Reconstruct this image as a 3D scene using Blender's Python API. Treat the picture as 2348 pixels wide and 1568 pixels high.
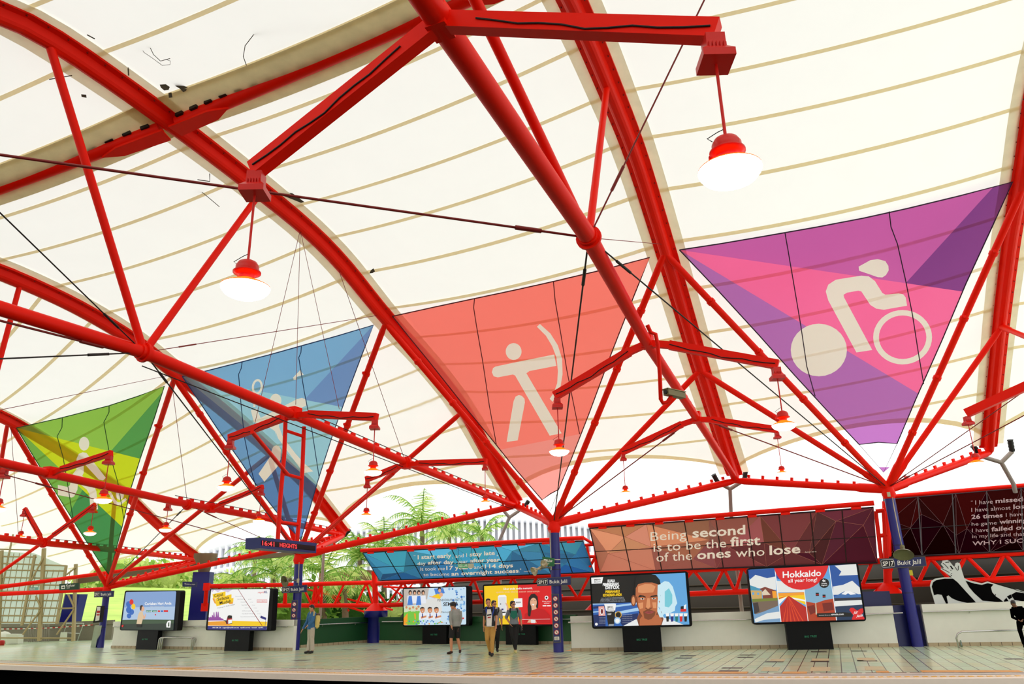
import bpy, bmesh, math, random
from mathutils import Vector as V, Matrix
PI = math.pi
random.seed(7)
for o in list(bpy.data.objects): bpy.data.objects.remove(o, do_unlink=True)
SC = bpy.context.scene
COL = SC.collection

# ------------------------------------------------------------------ camera
W, H, F = 2348, 1568, 1750.0
PITCH, ROLL, EYE = math.radians(18.87), math.radians(1.3), 1.6
_f = V((0, math.cos(PITCH), math.sin(PITCH)))
_u0 = V((0, -math.sin(PITCH), math.cos(PITCH)))
_r0 = V((1, 0, 0))
CR = _r0*math.cos(ROLL) - _u0*math.sin(ROLL)
CU = _r0*math.sin(ROLL) + _u0*math.cos(ROLL)
CP = V((0, 0, EYE))
cd = bpy.data.cameras.new('camera'); cam = bpy.data.objects.new('camera', cd); COL.objects.link(cam)
cd.sensor_width = 36; cd.lens = F/W*36; cd.clip_end = 900; cd.clip_start = 0.05
m = Matrix((CR, CU, -_f)).transposed().to_4x4(); m.translation = CP
cam.matrix_world = m
SC.camera = cam

# ------------------------------------------------------------------ sky and exposure
SC.view_settings.view_transform = 'Standard'; SC.view_settings.look = 'None'
SC.view_settings.gamma = 1; SC.view_settings.exposure = 0.0
SC.view_settings.use_curve_mapping = False
wd = bpy.data.worlds.new('overcast_sky'); SC.world = wd; wd.use_nodes = True
bg = wd.node_tree.nodes['Background']
bg.inputs[0].default_value = (1.0, 0.993, 0.968, 1); bg.inputs[1].default_value = 1.62

# ------------------------------------------------------------------ helpers
def lin(c):
    out = []
    for v in c:
        v = v/255.0
        out.append(v/12.92 if v <= 0.04045 else ((v+0.055)/1.055)**2.4)
    return (*out, 1.0)
def ray(x, y): return CR*((x-W/2)/F) + CU*((H/2-y)/F) + _f
def fl(x, y, z=0.0):
    d = ray(x, y); return CP + d*((z-CP.z)/d.z)
def vp(x, y, p0, n):
    d = ray(x, y); return CP + d*((V(p0)-CP).dot(n)/d.dot(n))
def at(x, y, dep): return CP + ray(x, y)*dep
def depth(p): return (V(p)-CP).dot(_f)
def pix(p):
    q = V(p)-CP; z = q.dot(_f); return (W/2+F*q.dot(CR)/z, H/2-F*q.dot(CU)/z)
def zat(p, y):
    lo, hi = -5.0, 60.0
    for _ in range(50):
        mm = (lo+hi)/2
        if pix((p[0], p[1], mm))[1] > y: lo = mm
        else: hi = mm
    return lo
def hn(u): return V((u[1], -u[0], 0)).normalized()      # horizontal normal of a horizontal direction

MATS = {}
def mat(name, col=(200, 200, 200), rough=0.6, metal=0.0, kind='diff', noise=0.0, nscale=8, emit=0.0, tr=0.5, spec=0.5, bump=0.0, alpha=1.0):
    if name in MATS: return MATS[name]
    m = bpy.data.materials.new(name); m.use_nodes = True; MATS[name] = m
    nt = m.node_tree; N = nt.nodes; L = nt.links
    out = N['Material Output']; b = N['Principled BSDF']
    c = lin(col)
    b.inputs['Base Color'].default_value = c; b.inputs['Roughness'].default_value = rough
    b.inputs['Metallic'].default_value = metal
    b.inputs['Specular IOR Level'].default_value = spec
    src = None
    if noise or bump:
        tc = N.new('ShaderNodeTexCoord'); nz = N.new('ShaderNodeTexNoise'); nz.inputs['Scale'].default_value = nscale
        nz.inputs['Detail'].default_value = 5
        L.new(tc.outputs['Object'], nz.inputs['Vector'])
        if noise:
            mx = N.new('ShaderNodeMix'); mx.data_type = 'RGBA'
            mx.inputs[6].default_value = tuple(max(0, v*(1-noise)) for v in c[:3])+(1,)
            mx.inputs[7].default_value = tuple(min(1, v*(1+noise)) for v in c[:3])+(1,)
            L.new(nz.outputs['Fac'], mx.inputs[0]); L.new(mx.outputs[2], b.inputs['Base Color']); src = mx.outputs[2]
        if bump:
            bp = N.new('ShaderNodeBump'); bp.inputs['Strength'].default_value = bump; bp.inputs['Distance'].default_value = 0.02
            L.new(nz.outputs['Fac'], bp.inputs['Height']); L.new(bp.outputs[0], b.inputs['Normal'])
    if kind == 'emit':
        b.inputs['Base Color'].default_value = (0.01, 0.01, 0.01, 1)
        b.inputs['Emission Color'].default_value = c; b.inputs['Emission Strength'].default_value = emit or 1.0
    elif kind == 'cloth':       # sheer banner fabric: partly see-through, partly translucent
        t = N.new('ShaderNodeBsdfTransparent'); t.inputs[0].default_value = c
        d = N.new('ShaderNodeBsdfTranslucent'); d.inputs[0].default_value = c
        df = N.new('ShaderNodeBsdfDiffuse'); df.inputs[0].default_value = c
        a1 = N.new('ShaderNodeMixShader'); a1.inputs[0].default_value = 0.35
        L.new(d.outputs[0], a1.inputs[1]); L.new(df.outputs[0], a1.inputs[2])
        mx = N.new('ShaderNodeMixShader'); mx.inputs[0].default_value = tr
        L.new(a1.outputs[0], mx.inputs[1]); L.new(t.outputs[0], mx.inputs[2]); L.new(mx.outputs[0], out.inputs[0])
    elif kind == 'mem':         # translucent sheet (roof membrane, thin panels, leaves)
        d = N.new('ShaderNodeBsdfTranslucent'); df = N.new('ShaderNodeBsdfDiffuse')
        for s in (d, df):
            s.inputs[0].default_value = c
            if src: L.new(src, s.inputs[0])
        mx = N.new('ShaderNodeMixShader'); mx.inputs[0].default_value = tr
        L.new(df.outputs[0], mx.inputs[1]); L.new(d.outputs[0], mx.inputs[2]); L.new(mx.outputs[0], out.inputs[0])
    elif kind == 'glass':
        t = N.new('ShaderNodeBsdfTransparent'); t.inputs[0].default_value = c
        g = N.new('ShaderNodeBsdfGlossy'); g.inputs['Roughness'].default_value = 0.05
        mx = N.new('ShaderNodeMixShader'); mx.inputs[0].default_value = 0.12
        L.new(t.outputs[0], mx.inputs[1]); L.new(g.outputs[0], mx.inputs[2]); L.new(mx.outputs[0], out.inputs[0])
    return m

class MB:
    """collects shapes in world coordinates; build() links them as ONE mesh object"""
    def __init__(s): s.v = []; s.f = []; s.m = []; s.sm = []; s.cur = 0; s.smooth = False
    def add(s, vs, fs, smooth=None):
        b = len(s.v); s.v += [tuple(p) for p in vs]
        for f in fs:
            s.f.append(tuple(b+i for i in f)); s.m.append(s.cur); s.sm.append(s.smooth if smooth is None else smooth)
        return s
    def ring(s, c, a, b, r, n, r2=None):
        r2 = r if r2 is None else r2
        return [V(c)+a*(r*math.cos(2*PI*i/n))+b*(r2*math.sin(2*PI*i/n)) for i in range(n)]
    def tube(s, pts, r, n=12, cap=True, r2=None):
        pts = [V(p) for p in pts]; k = len(pts)
        rs = r if isinstance(r, (list, tuple)) else [r]*k
        vs = []; prev = None
        for i, p in enumerate(pts):
            t = (pts[min(i+1, k-1)]-pts[max(i-1, 0)]).normalized()
            if prev is None:
                ref = V((0, 0, 1)) if abs(t.z) < 0.95 else V((1, 0, 0))
                a = t.cross(ref).normalized()
            else:
                a = (prev - t*prev.dot(t)).normalized()
            prev = a; b = t.cross(a)
            vs += s.ring(p, a, b, rs[i], n, None if r2 is None else rs[i]*r2)
        fs = [(i*n+j, i*n+(j+1) % n, (i+1)*n+(j+1) % n, (i+1)*n+j) for i in range(k-1) for j in range(n)]
        s.add(vs, fs, True)
        if cap:
            s.add(vs[:n], [tuple(range(n))[::-1]], False); s.add(vs[-n:], [tuple(range(n))], False)
        return s
    def box(s, c, ax, ay, az):
        """centre and three half-axis vectors"""
        c, ax, ay, az = V(c), V(ax), V(ay), V(az)
        vs = [c+ax*i+ay*j+az*k for i in (-1, 1) for j in (-1, 1) for k in (-1, 1)]
        return s.add(vs, [(0, 1, 3, 2), (4, 6, 7, 5), (0, 4, 5, 1), (2, 3, 7, 6), (0, 2, 6, 4), (1, 5, 7, 3)], False)
    def beam(s, p0, p1, w, h, up=(0, 0, 1)):
        p0, p1 = V(p0), V(p1); t = (p1-p0); L = t.length; t.normalize()
        a = t.cross(V(up)).normalized(); b = a.cross(t)
        return s.box((p0+p1)/2, t*L/2, a*w/2, b*h/2)
    def poly(s, pts, th=0.0, n=None):
        pts = [V(p) for p in pts]; k = len(pts)
        if th == 0: return s.add(pts, [tuple(range(k))], False)
        if n is None: n = (pts[1]-pts[0]).cross(pts[2]-pts[0]).normalized()
        bk = [p+n*th for p in pts]
        return s.add(pts+bk, [tuple(range(k)), tuple(range(2*k-1, k-1, -1))]+[(i, i+k, (i+1) % k+k, (i+1) % k) for i in range(k)], False)
    def lathe(s, prof, o=(0, 0, 0), n=24, axis=(0, 0, 1)):
        o = V(o); ax = V(axis).normalized(); ref = V((1, 0, 0)) if abs(ax.x) < 0.9 else V((0, 1, 0))
        a = ax.cross(ref).normalized(); b = ax.cross(a); vs = []
        for r, z in prof: vs += s.ring(o+ax*z, a, b, max(r, 1e-4), n)
        k = len(prof)
        return s.add(vs, [(i*n+j, i*n+(j+1) % n, (i+1)*n+(j+1) % n, (i+1)*n+j) for i in range(k-1) for j in range(n)], True)
    def ball(s, c, rx, ry=None, rz=None, n=14, rot=None):
        ry = rx if ry is None else ry; rz = rx if rz is None else rz
        c = V(c); vs = []; k = n//2+1
        for i in range(k):
            th = PI*i/(k-1)
            for j in range(n):
                p = V((rx*math.sin(th)*math.cos(2*PI*j/n), ry*math.sin(th)*math.sin(2*PI*j/n), rz*math.cos(th)))
                vs.append(c+(rot @ p if rot else p))
        return s.add(vs, [(i*n+j, (i+1)*n+j, (i+1)*n+(j+1) % n, i*n+(j+1) % n) for i in range(k-1) for j in range(n)], True)
    def sweep(s, pts, frames, prof, closed=True):
        """prof: list of (a,b) offsets; frames: list of (A,B) vectors"""
        n = len(prof); vs = []
        for p, (A, B) in zip(pts, frames):
            vs += [V(p)+A*a+B*b for a, b in prof]
        rng = range(n) if closed else range(n-1)
        s.add(vs, [(i*n+j, i*n+(j+1) % n, (i+1)*n+(j+1) % n, (i+1)*n+j) for i in range(len(pts)-1) for j in rng])
        if closed: s.add(vs[:n], [tuple(range(n))[::-1]]); s.add(vs[-n:], [tuple(range(n))])
        return s
    def build(s, name, mats, parent=None, label=None, merge=False):
        if not isinstance(mats, (list, tuple)): mats = [mats]
        base = BASE.get(parent, V((0, 0, 0))) if parent else V((0, 0, 0))
        if parent is None and s.v:      # origin at the foot of the thing
            xs = [v[0] for v in s.v]; ys = [v[1] for v in s.v]; zs = [v[2] for v in s.v]
            base = V(((min(xs)+max(xs))/2, (min(ys)+max(ys))/2, min(zs)))
        me = bpy.data.meshes.new(name)
        me.from_pydata([tuple(V(v)-base) for v in s.v], [], s.f)
        for m_ in mats: me.materials.append(m_)
        me.polygons.foreach_set('material_index', s.m); me.polygons.foreach_set('use_smooth', s.sm)
        me.update()
        if merge:
            b = bmesh.new(); b.from_mesh(me); bmesh.ops.remove_doubles(b, verts=b.verts, dist=1e-4)
            bmesh.ops.recalc_face_normals(b, faces=b.faces); b.to_mesh(me); b.free()
        o = bpy.data.objects.new(name, me); COL.objects.link(o)
        if parent: o.parent = parent
        else: o.location = base
        BASE[o] = base
        if label: o['label'] = label
        return o
BASE = {}
def tag(o, label, cat, group=None, kind=None):
    if kind: o['kind'] = kind
    if label: o['label'] = label
    if cat: o['category'] = cat
    if group: o['group'] = group
    return o
def thing(name, label, cat, loc, group=None):
    o = bpy.data.objects.new(name, None); COL.objects.link(o); o.location = V(loc); o.empty_display_size = 0.2
    BASE[o] = V(loc)
    return tag(o, label, cat, group)
def struct(o): o['kind'] = 'structure'; return o
def copy_tree(o, parent=None):
    c = o.copy(); COL.objects.link(c)
    if parent: c.parent = parent
    for ch in list(o.children): copy_tree(ch, c)
    return c

# text drawn on any plane: glyph outlines are laid along a baseline on the sign's own surface
_CAP = [None]
def glyphs(sx, bold):
    cu = bpy.data.curves.new('tmp', 'FONT'); cu.body = sx; cu.resolution_u = 2; cu.offset = bold; cu.size = 1
    o = bpy.data.objects.new('tmp', cu); COL.objects.link(o)
    dg = bpy.context.evaluated_depsgraph_get(); dg.update(); me = bpy.data.meshes.new_from_object(o.evaluated_get(dg))
    vs = [v.co.copy() for v in me.vertices]; fs = [tuple(p.vertices) for p in me.polygons]
    bpy.data.objects.remove(o); bpy.data.curves.remove(cu); bpy.data.meshes.remove(me)
    return vs, fs
def text_px(mb, surf, sx, p0, p1, h, bold=0.0, shear=0.0, up=None):
    """baseline from pixel p0 to p1, capital height h pixels; surf maps pixel -> point on the sign"""
    if _CAP[0] is None:
        v, _ = glyphs('H', 0); _CAP[0] = max(a.y for a in v)
    vs, fs = glyphs(sx, bold)
    if not vs: return
    x0 = min(v.x for v in vs); x1 = max(v.x for v in vs)
    dx, dy = p1[0]-p0[0], p1[1]-p0[1]; L = math.hypot(dx, dy)
    if up is None: up = (dy/L*0.6, -1.0)
    out = []
    for v in vs:
        t = (v.x-x0)/(x1-x0); q = v.y/_CAP[0]*h
        out.append(surf(p0[0]+dx*t+up[0]*q+shear*q, p0[1]+dy*t+up[1]*q))
    mb.add(out, fs, False)
def plane_surf(p0, p1, p2, off=0.0):
    """pixel -> plane through three points, offset towards the camera"""
    n = (V(p1)-V(p0)).cross(V(p2)-V(p0)).normalized()
    if n.dot(CP-V(p0)) < 0: n = -n
    o = V(p0)+n*off
    return lambda x, y: vp(x, y, o, n)

# ------------------------------------------------------------------ materials
RED = mat('red_steel_paint', (255, 26, 3), 0.42, spec=.14, noise=0.10, nscale=3, bump=0.05)
REDR = mat('red_rod_paint', (130, 14, 8), 0.5)
BLK = mat('black_cable_rubber', (14, 10, 10), 0.6)
NAVY = mat('dark_blue_column_paint', (14, 16, 118), 0.35, noise=0.12, nscale=2)
FLASH = mat('dusty_grey_roof_flashing', (216, 204, 160), 0.8, kind='mem', tr=0.38, noise=0.18, nscale=3)
FLAP = mat('pale_grey_arch_flashing', (240, 232, 204), 0.8, kind='mem', tr=0.5, noise=0.12, nscale=3)
SEAM = mat('roof_seam_tape', (248, 232, 190), 0.8, kind='mem', tr=0.5, noise=0.08)
STEEL = mat('brushed_stainless_steel', (190, 190, 188), 0.22, 1.0)
GREYP = mat('grey_pipe_paint', (150, 140, 130), 0.5)
# ------------------------------------------------------------------ roof trusses: layout in plan
def foot_at(px, z): return fl(px[0], px[1], z)
TR = {
 'E': dict(foot=(2268, 1030), n1=(2345, 415), zf=6.7, zn=12.2, arch=[(2270, 1002), (2283, 860), (2296, 727), (2322, 520)], tie=[]),
 'A': dict(foot=(1685, 1095), n1=(1520, 560), zf=6.0, zn=11.2, arch=[(1664, 1036), (1635, 940), (1600, 830), (1562, 700), (1514, 540), (1455, 350), (1392, 195), (1348, 90), (1308, 0)],
           tie=[(1685, 1095), (1595, 955), (1480, 780), (1350, 545), (1010, 50), (972, -5)]),
 'B': dict(foot=(1182, 1153), n1=(873, 723), zf=5.52, zn=10.5, arch=[(1152, 1110), (1125, 1060), (1062, 940), (987, 844), (780, 605), (702, 527), (517, 380), (393, 286), (230, 170), (120, 95), (0, 20)],
           tie=[(1182, 1160), (925, 1057), (700, 962), (330, 808), (0, 707)]),
 'C': dict(foot=(787, 1222), n1=(396, 856), zf=4.96, zn=9.55, arch=[(706, 1118), (610, 1030), (500, 935), (310, 785), (172, 703), (0, 625)],
           tie=[(787, 1226), (620, 1190), (400, 1150), (110, 1085), (0, 1060)]),
 'D': dict(foot=(455, 1281), n1=(30, 970), zf=4.4, zn=8.85, arch=[(420, 1258), (337, 1184), (298, 1142), (180, 1060)],
           tie=[(455, 1283), (280, 1263), (100, 1245), (0, 1233)]),
}
for k, t in TR.items():
    f0 = foot_at(t['foot'], t['zf']); n1 = foot_at(t['n1'], t['zn'])
    u = V((f0.x-n1.x, f0.y-n1.y, 0)).normalized()       # horizontal direction away from the platform
    t['f'] = f0; t['u'] = u; t['n'] = hn(u)
    pts = [(0.0, t['zf'])]
    for p in t['arch']+[t['n1']]:
        q = vp(p[0], p[1], f0, t['n']); pts.append(((f0-q).dot(u), q.z))
    pts.sort(); t['prof'] = pts
def sm(pts, x):          # piecewise-linear lookup
    if x <= pts[0][0]: return pts[0][1]
    for (a, b), (c, d) in zip(pts, pts[1:]):
        if x <= c: return b+(d-b)*(x-a)/(c-a)
    return pts[-1][1]
# one smooth profile per arch: photographed points, then the mirrored far side beyond the ridge (21.2 m)
RDG = ((TR['B']['f']-vp(393, 280, TR['B']['f'], TR['B']['n'])).dot(TR['B']['u']))
RS = {'A': 1.065, 'E': 1.14, 'F': 1.22, 'B': 1.0, 'C': 1.22, 'D': 1.3, 'Z': 1.35, 'Y': 1.4}    # where the ridge crosses each arch
ref = TR['B']['prof']; refA = TR['A']['prof']
for k, t in TR.items():
    pr = [p for p in t['prof']]
    last = pr[-1]
    src = refA if k in 'AE' else ref
    if last[0] < RDG:       # continue up to the ridge with the shape of the neighbouring arch
        s0 = sm(src, last[0])
        for s_ in range(int(last[0])+2, int(RDG)+1, 2):
            pr.append((float(s_), last[1]+(sm(src, s_)-s0)*0.95))
        pr.append((RDG, last[1]+(sm(src, RDG)-s0)*0.95))
    tail = pr[-1][0]
    top = max(z for _, z in pr)
    for s_ in range(int(tail)+2, 43, 2):
        z = sm(pr, 2*RDG-s_) if 2*RDG-s_ < tail else pr[-1][1]
        pr.append((float(s_), min(z, pr[-1][1])))
    # resample + light smoothing
    g = [(i*0.5, sm(pr, i*0.5)) for i in range(85)]
    for _ in range(3):
        g = [g[0]]+[(g[i][0], (g[i-1][1]+2*g[i][1]+g[i+1][1])/4) for i in range(1, len(g)-1)]+[g[-1]]
    t['g'] = g
def arch_pt(k, s, dz=0.0, side=0.0):
    t = TR[k]; z = sm(t['g'], s)
    return t['f']-t['u']*s+t['n']*side+V((0, 0, 0))+V((0, 0, z-t['f'].z+dz))
def arch_frame(k, s):
    t = TR[k]; a = arch_pt(k, max(0, s-0.3)); b = arch_pt(k, min(42, s+0.3)); tg = (b-a).normalized()
    return tg, t['n'], t['n'].cross(tg)*(1 if t['n'].cross(tg).z > 0 else -1)
def tie_pt(k, x, y): return vp(x, y, TR[k]['f'], TR[k]['n'])
NAMES = {'A': 'between the red archer banner and the purple cyclist banner', 'B': 'between the blue badminton banner and the red archer banner',
         'C': 'between the green ball-player banner and the blue badminton banner', 'D': 'farthest left, passing behind the green banner', 'E': 'at the right edge beyond the purple cyclist banner'}
TIES = {}
for k, t in TR.items():
    th = thing('roof_truss', 'red roof arch and tie tube '+NAMES[k], 'roof truss', t['f'])
    t['th'] = th
    S = [i*0.6 for i in range(0, 71)]
    pts = [arch_pt(k, s) for s in S]; fr = [arch_frame(k, s)[1:] for s in S]
    # rib: wide flanged plate on top of a round keel
    prof = [(-.33, .16), (.33, .16), (.33, .10), (.19, .08)]+[(.17*math.cos(a), -.02+.17*math.sin(a)) for a in [0-PI*i/8 for i in range(9)]]+[(-.19, .08), (-.33, .10)]
    mb = MB().sweep(pts, fr, [(a*0.92, b) for a, b in prof]); mb.build('arch_rib', RED, th)
    # bolts along both flanges (near part of the rib)
    mb = MB()
    for s in [i*0.42 for i in range(2, 56)]:
        tg, A, B = arch_frame(k, s)
        for sd in (-1, 1):
            c = arch_pt(k, s)+A*sd*.255+B*.085; mb.tube([c, c-B*.022], .016, 6)
    mb.build('bolt_row', REDR, th)['kind'] = 'stuff'
    # tie tube
    if t['tie']:
        P = [tie_pt(k, *p) for p in t['tie']]
        if k == 'A': rs = [.12, .12, .13, .165, .165, .165]
        elif k == 'B': rs = [.12, .12, .125, .14, .14]
        else: rs = [.12]*len(P)
        d = (P[-1]-P[-2]).normalized(); P.append(P[-1]+d*6); rs.append(rs[-1])
        TIES[k] = P
        tb = MB().tube(P, rs, 18).build('tie_tube', RED, th)
        mb = MB()       # clamps and conduit run on top of the tube
        for a, b, ra, rb in list(zip(P, P[1:], rs, rs[1:]))[:2 if k != 'D' else 3]:
            L = (b-a).length; n = max(2, int(L/.55))
            for i in range(n):
                q = a.lerp(b, (i+.5)/n); d = (b-a).normalized(); s_ = d.cross(V((0, 0, 1))).normalized(); up = s_.cross(d)
                mb.box(q+up*(ra+.035), d*.07, s_*.045, up*.045)
        if mb.v: mb.build('cable_clamp', RED, th)['kind'] = 'stuff'
        mb = MB()
        a, b = P[0], P[-1]
        off = V((0, 0, .21)); mb.tube([P[0]+off]+[p+off for p in P[1:3]], .012, 6); mb.build('conduit', BLK, th)
# membrane --------------------------------------------------------------------
MEM = mat('white_roof_membrane', (248, 249, 244), 0.7, kind='mem', tr=0.55, noise=0.02, nscale=1.2)
def mem_pt(ka, kb, r, s, dz=.22):
    a = arch_pt(ka, s*RS[ka], dz); b = arch_pt(kb, s*RS[kb], dz); p = a.lerp(b, r)
    sag = -0.26*4*r*(1-r)*min(1, s/6.0)
    return p+V((0, 0, sag))
# virtual arches outside the photographed bays keep the roof going on both sides
def virt(new, k1, k2):
    a, b = TR[k1], TR[k2]
    TR[new] = dict(f=a['f']*2-b['f'], u=a['u'], n=a['n'], g=[(s, 2*z-z2) for (s, z), (_, z2) in zip(a['g'], b['g'])])
virt('F', 'E', 'A'); virt('Z', 'D', 'C'); virt('Y', 'Z', 'D')
BAYS = [('F', 'E'), ('E', 'A'), ('A', 'B'), ('B', 'C'), ('C', 'D'), ('D', 'Z'), ('Z', 'Y')]
mb = MB(); sb = MB()
SEAMS = [2.2+1.55*i for i in range(26)]
for ka, kb in BAYS:
    NR = 16; T = [0, .03, .07, .12, .18]+[.25+.75*i/52 for i in range(53)]
    vs = []
    for i, tt in enumerate(T):
        for j in range(NR+1):
            r = j/NR; e = 4*r*(1-r)
            s0 = 0.2+1.5*e**.8                       # scalloped free edge between two feet
            s = s0+(42-s0)*tt
            vs.append(mem_pt(ka, kb, r, s))
    n = NR+1
    mb.add(vs, [(i*n+j, i*n+j+1, (i+1)*n+j+1, (i+1)*n+j) for i in range(len(T)-1) for j in range(NR)], True)
    for s in SEAMS:
        if abs(s-RDG) < .5: continue
        row = []
        for j in range(NR+1):
            r = .02+.96*j/NR
            if s < 0.2+1.5*(4*r*(1-r))**.8+.2: row.append(None); continue
            row.append((mem_pt(ka, kb, r, s-.055, .20), mem_pt(ka, kb, r, s+.055, .20)))
        for a, b in zip(row, row[1:]):
            if a and b: sb.add([a[0], a[1], b[1], b[0]], [(0, 1, 2, 3)], True)
    # hem along the free edge
    for j in range(NR):
        q = []
        for jj in (j, j+1):
            r = jj/NR; s0 = 0.2+1.5*(4*r*(1-r))**.8
            q.append((mem_pt(ka, kb, r, s0, .2), mem_pt(ka, kb, r, s0+.22, .2)))
        sb.add([q[0][0], q[0][1], q[1][1], q[1][0]], [(0, 1, 2, 3)], True)
roof = struct(mb.build('ceiling', MEM))
for ka, kb in BAYS:        # grey flashing strips where the membrane meets each arch
    for (k, o_) in ((ka, kb), (kb, ka)):
        if 'th' not in TR[k]: continue
        mf = MB(); rw = []
        for i in range(0, 71):
            s_ = i*.6/RS[k]; a_ = arch_pt(k, s_*RS[k]); w_ = (arch_pt(o_, s_*RS[o_])-a_).length
            rw.append((mem_pt(k, o_, .22/w_, s_, .17), mem_pt(k, o_, .56/w_, s_, .17)))
        for p_, q_ in zip(rw, rw[1:]): mf.add([p_[0], p_[1], q_[1], q_[0]], [(0, 1, 2, 3)], True)
        mf.build('roof_flashing', FLAP, TR[k]['th'])
mbs = sb.build('membrane_seams', SEAM, roof)
# ridge beam ------------------------------------------------------------------
th = thing('ridge_beam', 'long red ridge beam with grey flashing crossing above the second arch, upper left', 'beam', arch_pt('B', RDG))
rp = [arch_pt(k, RDG*RS[k], -.02) for k in 'EABCD']
segs = list(zip(rp, rp[1:]))
for a, b in segs:
    d = (b-a).normalized(); a2, b2 = a+d*.25, b-d*.25; sd = V((d.y, -d.x, 0)).normalized(); up = sd.cross(d)
    if up.z < 0: up = -up
    MB().tube([a2, b2], .17, 16).build('beam_tube', RED, th)
    mb = MB()
    n = int((b2-a2).length/.42)
    for i in range(n):
        c = a2.lerp(b2, (i+.5)/n); mb.box(c-TR['B']['u']*.19+up*.02, d*.10, sd*.04, up*.04)
    mb.build('beam_cleats', BLK, th)['kind'] = 'stuff'
    for q, s_ in ((a, 1), (b, -1)):       # haunch plates where the beam meets an arch
        mb = MB(); c = q+d*s_*.85-V((0, 0, .02)); mb.poly([q+d*s_*.15-sd*.2-up*.18, q+d*s_*1.3-sd*.17-up*.18, q+d*s_*1.75-up*.16, q+d*s_*1.3+sd*.17-up*.18, q+d*s_*.15+sd*.2-up*.18], .05, -up)
        mb.build('haunch_plate', RED, th)
for ka, kb in zip('EABC', 'ABCD'):
    for w0, w1 in ((.12, .70), (-.45, -.12)):
        mb = MB(); rw = []
        for j in range(17):
            r = .03+.94*j/16
            rw.append([mem_pt(ka, kb, r, RDG+w0+(w1-w0)*q/3, .12+.05*abs(abs(w0+(w1-w0)*q/3)-.1)) for q in range(4)])
        for x_, y_ in zip(rw, rw[1:]):
            for q in range(3): mb.add([x_[q], x_[q+1], y_[q+1], y_[q]], [(0, 1, 2, 3)], True)
        mb.build('beam_flashing', FLASH, th)
# columns ---------------------------------------------------------------------
CO = {1: dict(b=(230, 1485), h=(246, 1343), l='B'), 2: dict(b=(676, 1490), h=(686, 1272)), 3: dict(b=(1281, 1495), h=(1270, 1197)), 4: dict(b=(2105, 1482), h=(2035, 1118))}
CL = {1: 'leftmost round blue column with branching red head, beside the green banner tip', 2: 'round blue column with branching red head under the blue badminton banner',
      3: 'round blue column with branching red head under the red archer banner', 4: 'rightmost round blue column with branching red head under the purple cyclist banner'}
for i, c in CO.items():
    p = fl(*c['b']); c['p'] = p
    q = V((p.x, p.y, zat(p, c['h'][1])))
    d = ray(*c['h']); d_ = CP+d*(depth(q)/1.0); c['q'] = d_
    th = thing('branching_column', CL[i], 'column', p); c['th'] = th
    q = c['q']
    ax = (q-p).normalized()
    rr = {1: .15, 2: .175, 3: .175, 4: .17}[i]
    po = MB().tube([p, q-ax*.25], rr, 24).build('post', NAVY, th)
    mb = MB()
    for f_ in (.32, .62, .93):
        cc = p.lerp(q, f_); mb.tube([cc, cc+ax*.03], rr+.006, 24)
    mb.build('band', mat('dark_band', (20, 22, 70), .5), po)
    MB().tube([q-ax*.42, q-ax*.22, q-ax*.05], [rr*.9, rr*1.35, rr*1.1], 20).ball(q-ax*.05, rr*1.15).build('column_head', RED, th)
def strut(name, th, a, b, r=.09, taper=True, m=None, n=14):
    a, b = V(a), V(b); d = (b-a); L = d.length
    if taper and L > 2.5:
        pts = [a, a+d*(.9/L), a+d*(1.05/L), b-d*(.35/L), b]; rs = [r*1.25, r*1.25, r, r, r*.7]
    else: pts = [a, b]; rs = [r, r]
    return MB().tube(pts, rs, n).build(name, m or RED, th)
def node(k, px): return vp(px[0], px[1], TR[k]['f'], TR[k]['n'])
N1 = {'A': (1520, 572), 'B': (882, 733), 'C': (396, 868), 'D': (25, 975), 'E': (2345, 425)}
N2 = {'A': (1605, 842), 'B': (1050, 945), 'C': (617, 1040), 'D': (272, 1112), 'E': (2290, 740)}
def arch_at(k, px):     # point on the keel of arch k nearest the pixel
    best = min((((pix(arch_pt(k, s*.1))[0]-px[0])**2+(pix(arch_pt(k, s*.1))[1]-px[1])**2), s*.1) for s in range(0, 300))
    return arch_pt(k, best[1], -.12)
LK = {1: ('D', 'C'), 2: ('C', 'B'), 3: ('B', 'A'), 4: ('A', 'E')}
for i, (l, r_) in LK.items():
    c = CO[i]; q = c['q']; th = c['th']
    for k in (l, r_):
        so = strut('strut', th, q, arch_at(k, N1[k]), .10)
        e_ = arch_at(k, N1[k]); dd_ = (e_-q).normalized()
        for fr_ in (.22, .42, .62, .82):
            cc = q.lerp(e_, fr_); MB().tube([cc-dd_*.05, cc+dd_*.05], .125, 12).box(cc-TR[k]['u']*.15, TR[k]['n']*.03, TR[k]['u']*.06, V((0, 0, .04))).build('banner_clamp', RED, so)
        strut('strut', th, q, arch_at(k, N2[k]), .095)
        f_ = TR[k]['f']; rb = .15 if i != 1 else .14
        bm = strut('edge_beam', th, q-V((0, 0, .05)), f_-V((0, 0, .12)), rb*.85)
        a, b = q, f_; n = int((b-a).length/.5); mb = MB(); d = (b-a).normalized(); s_ = d.cross(V((0, 0, 1))).normalized(); up = s_.cross(d)
        for j in range(2, n):
            mb.box(a.lerp(b, j/n)+up*(rb+.03-.05)-V((0, 0, .05)), d*.045, s_*.04, up*.06)
        mb.build('cable_clamp', RED, bm)['kind'] = 'stuff'
    mb = MB(); mb.ball(q, .16); mb.build('node_casting', RED, th)
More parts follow.
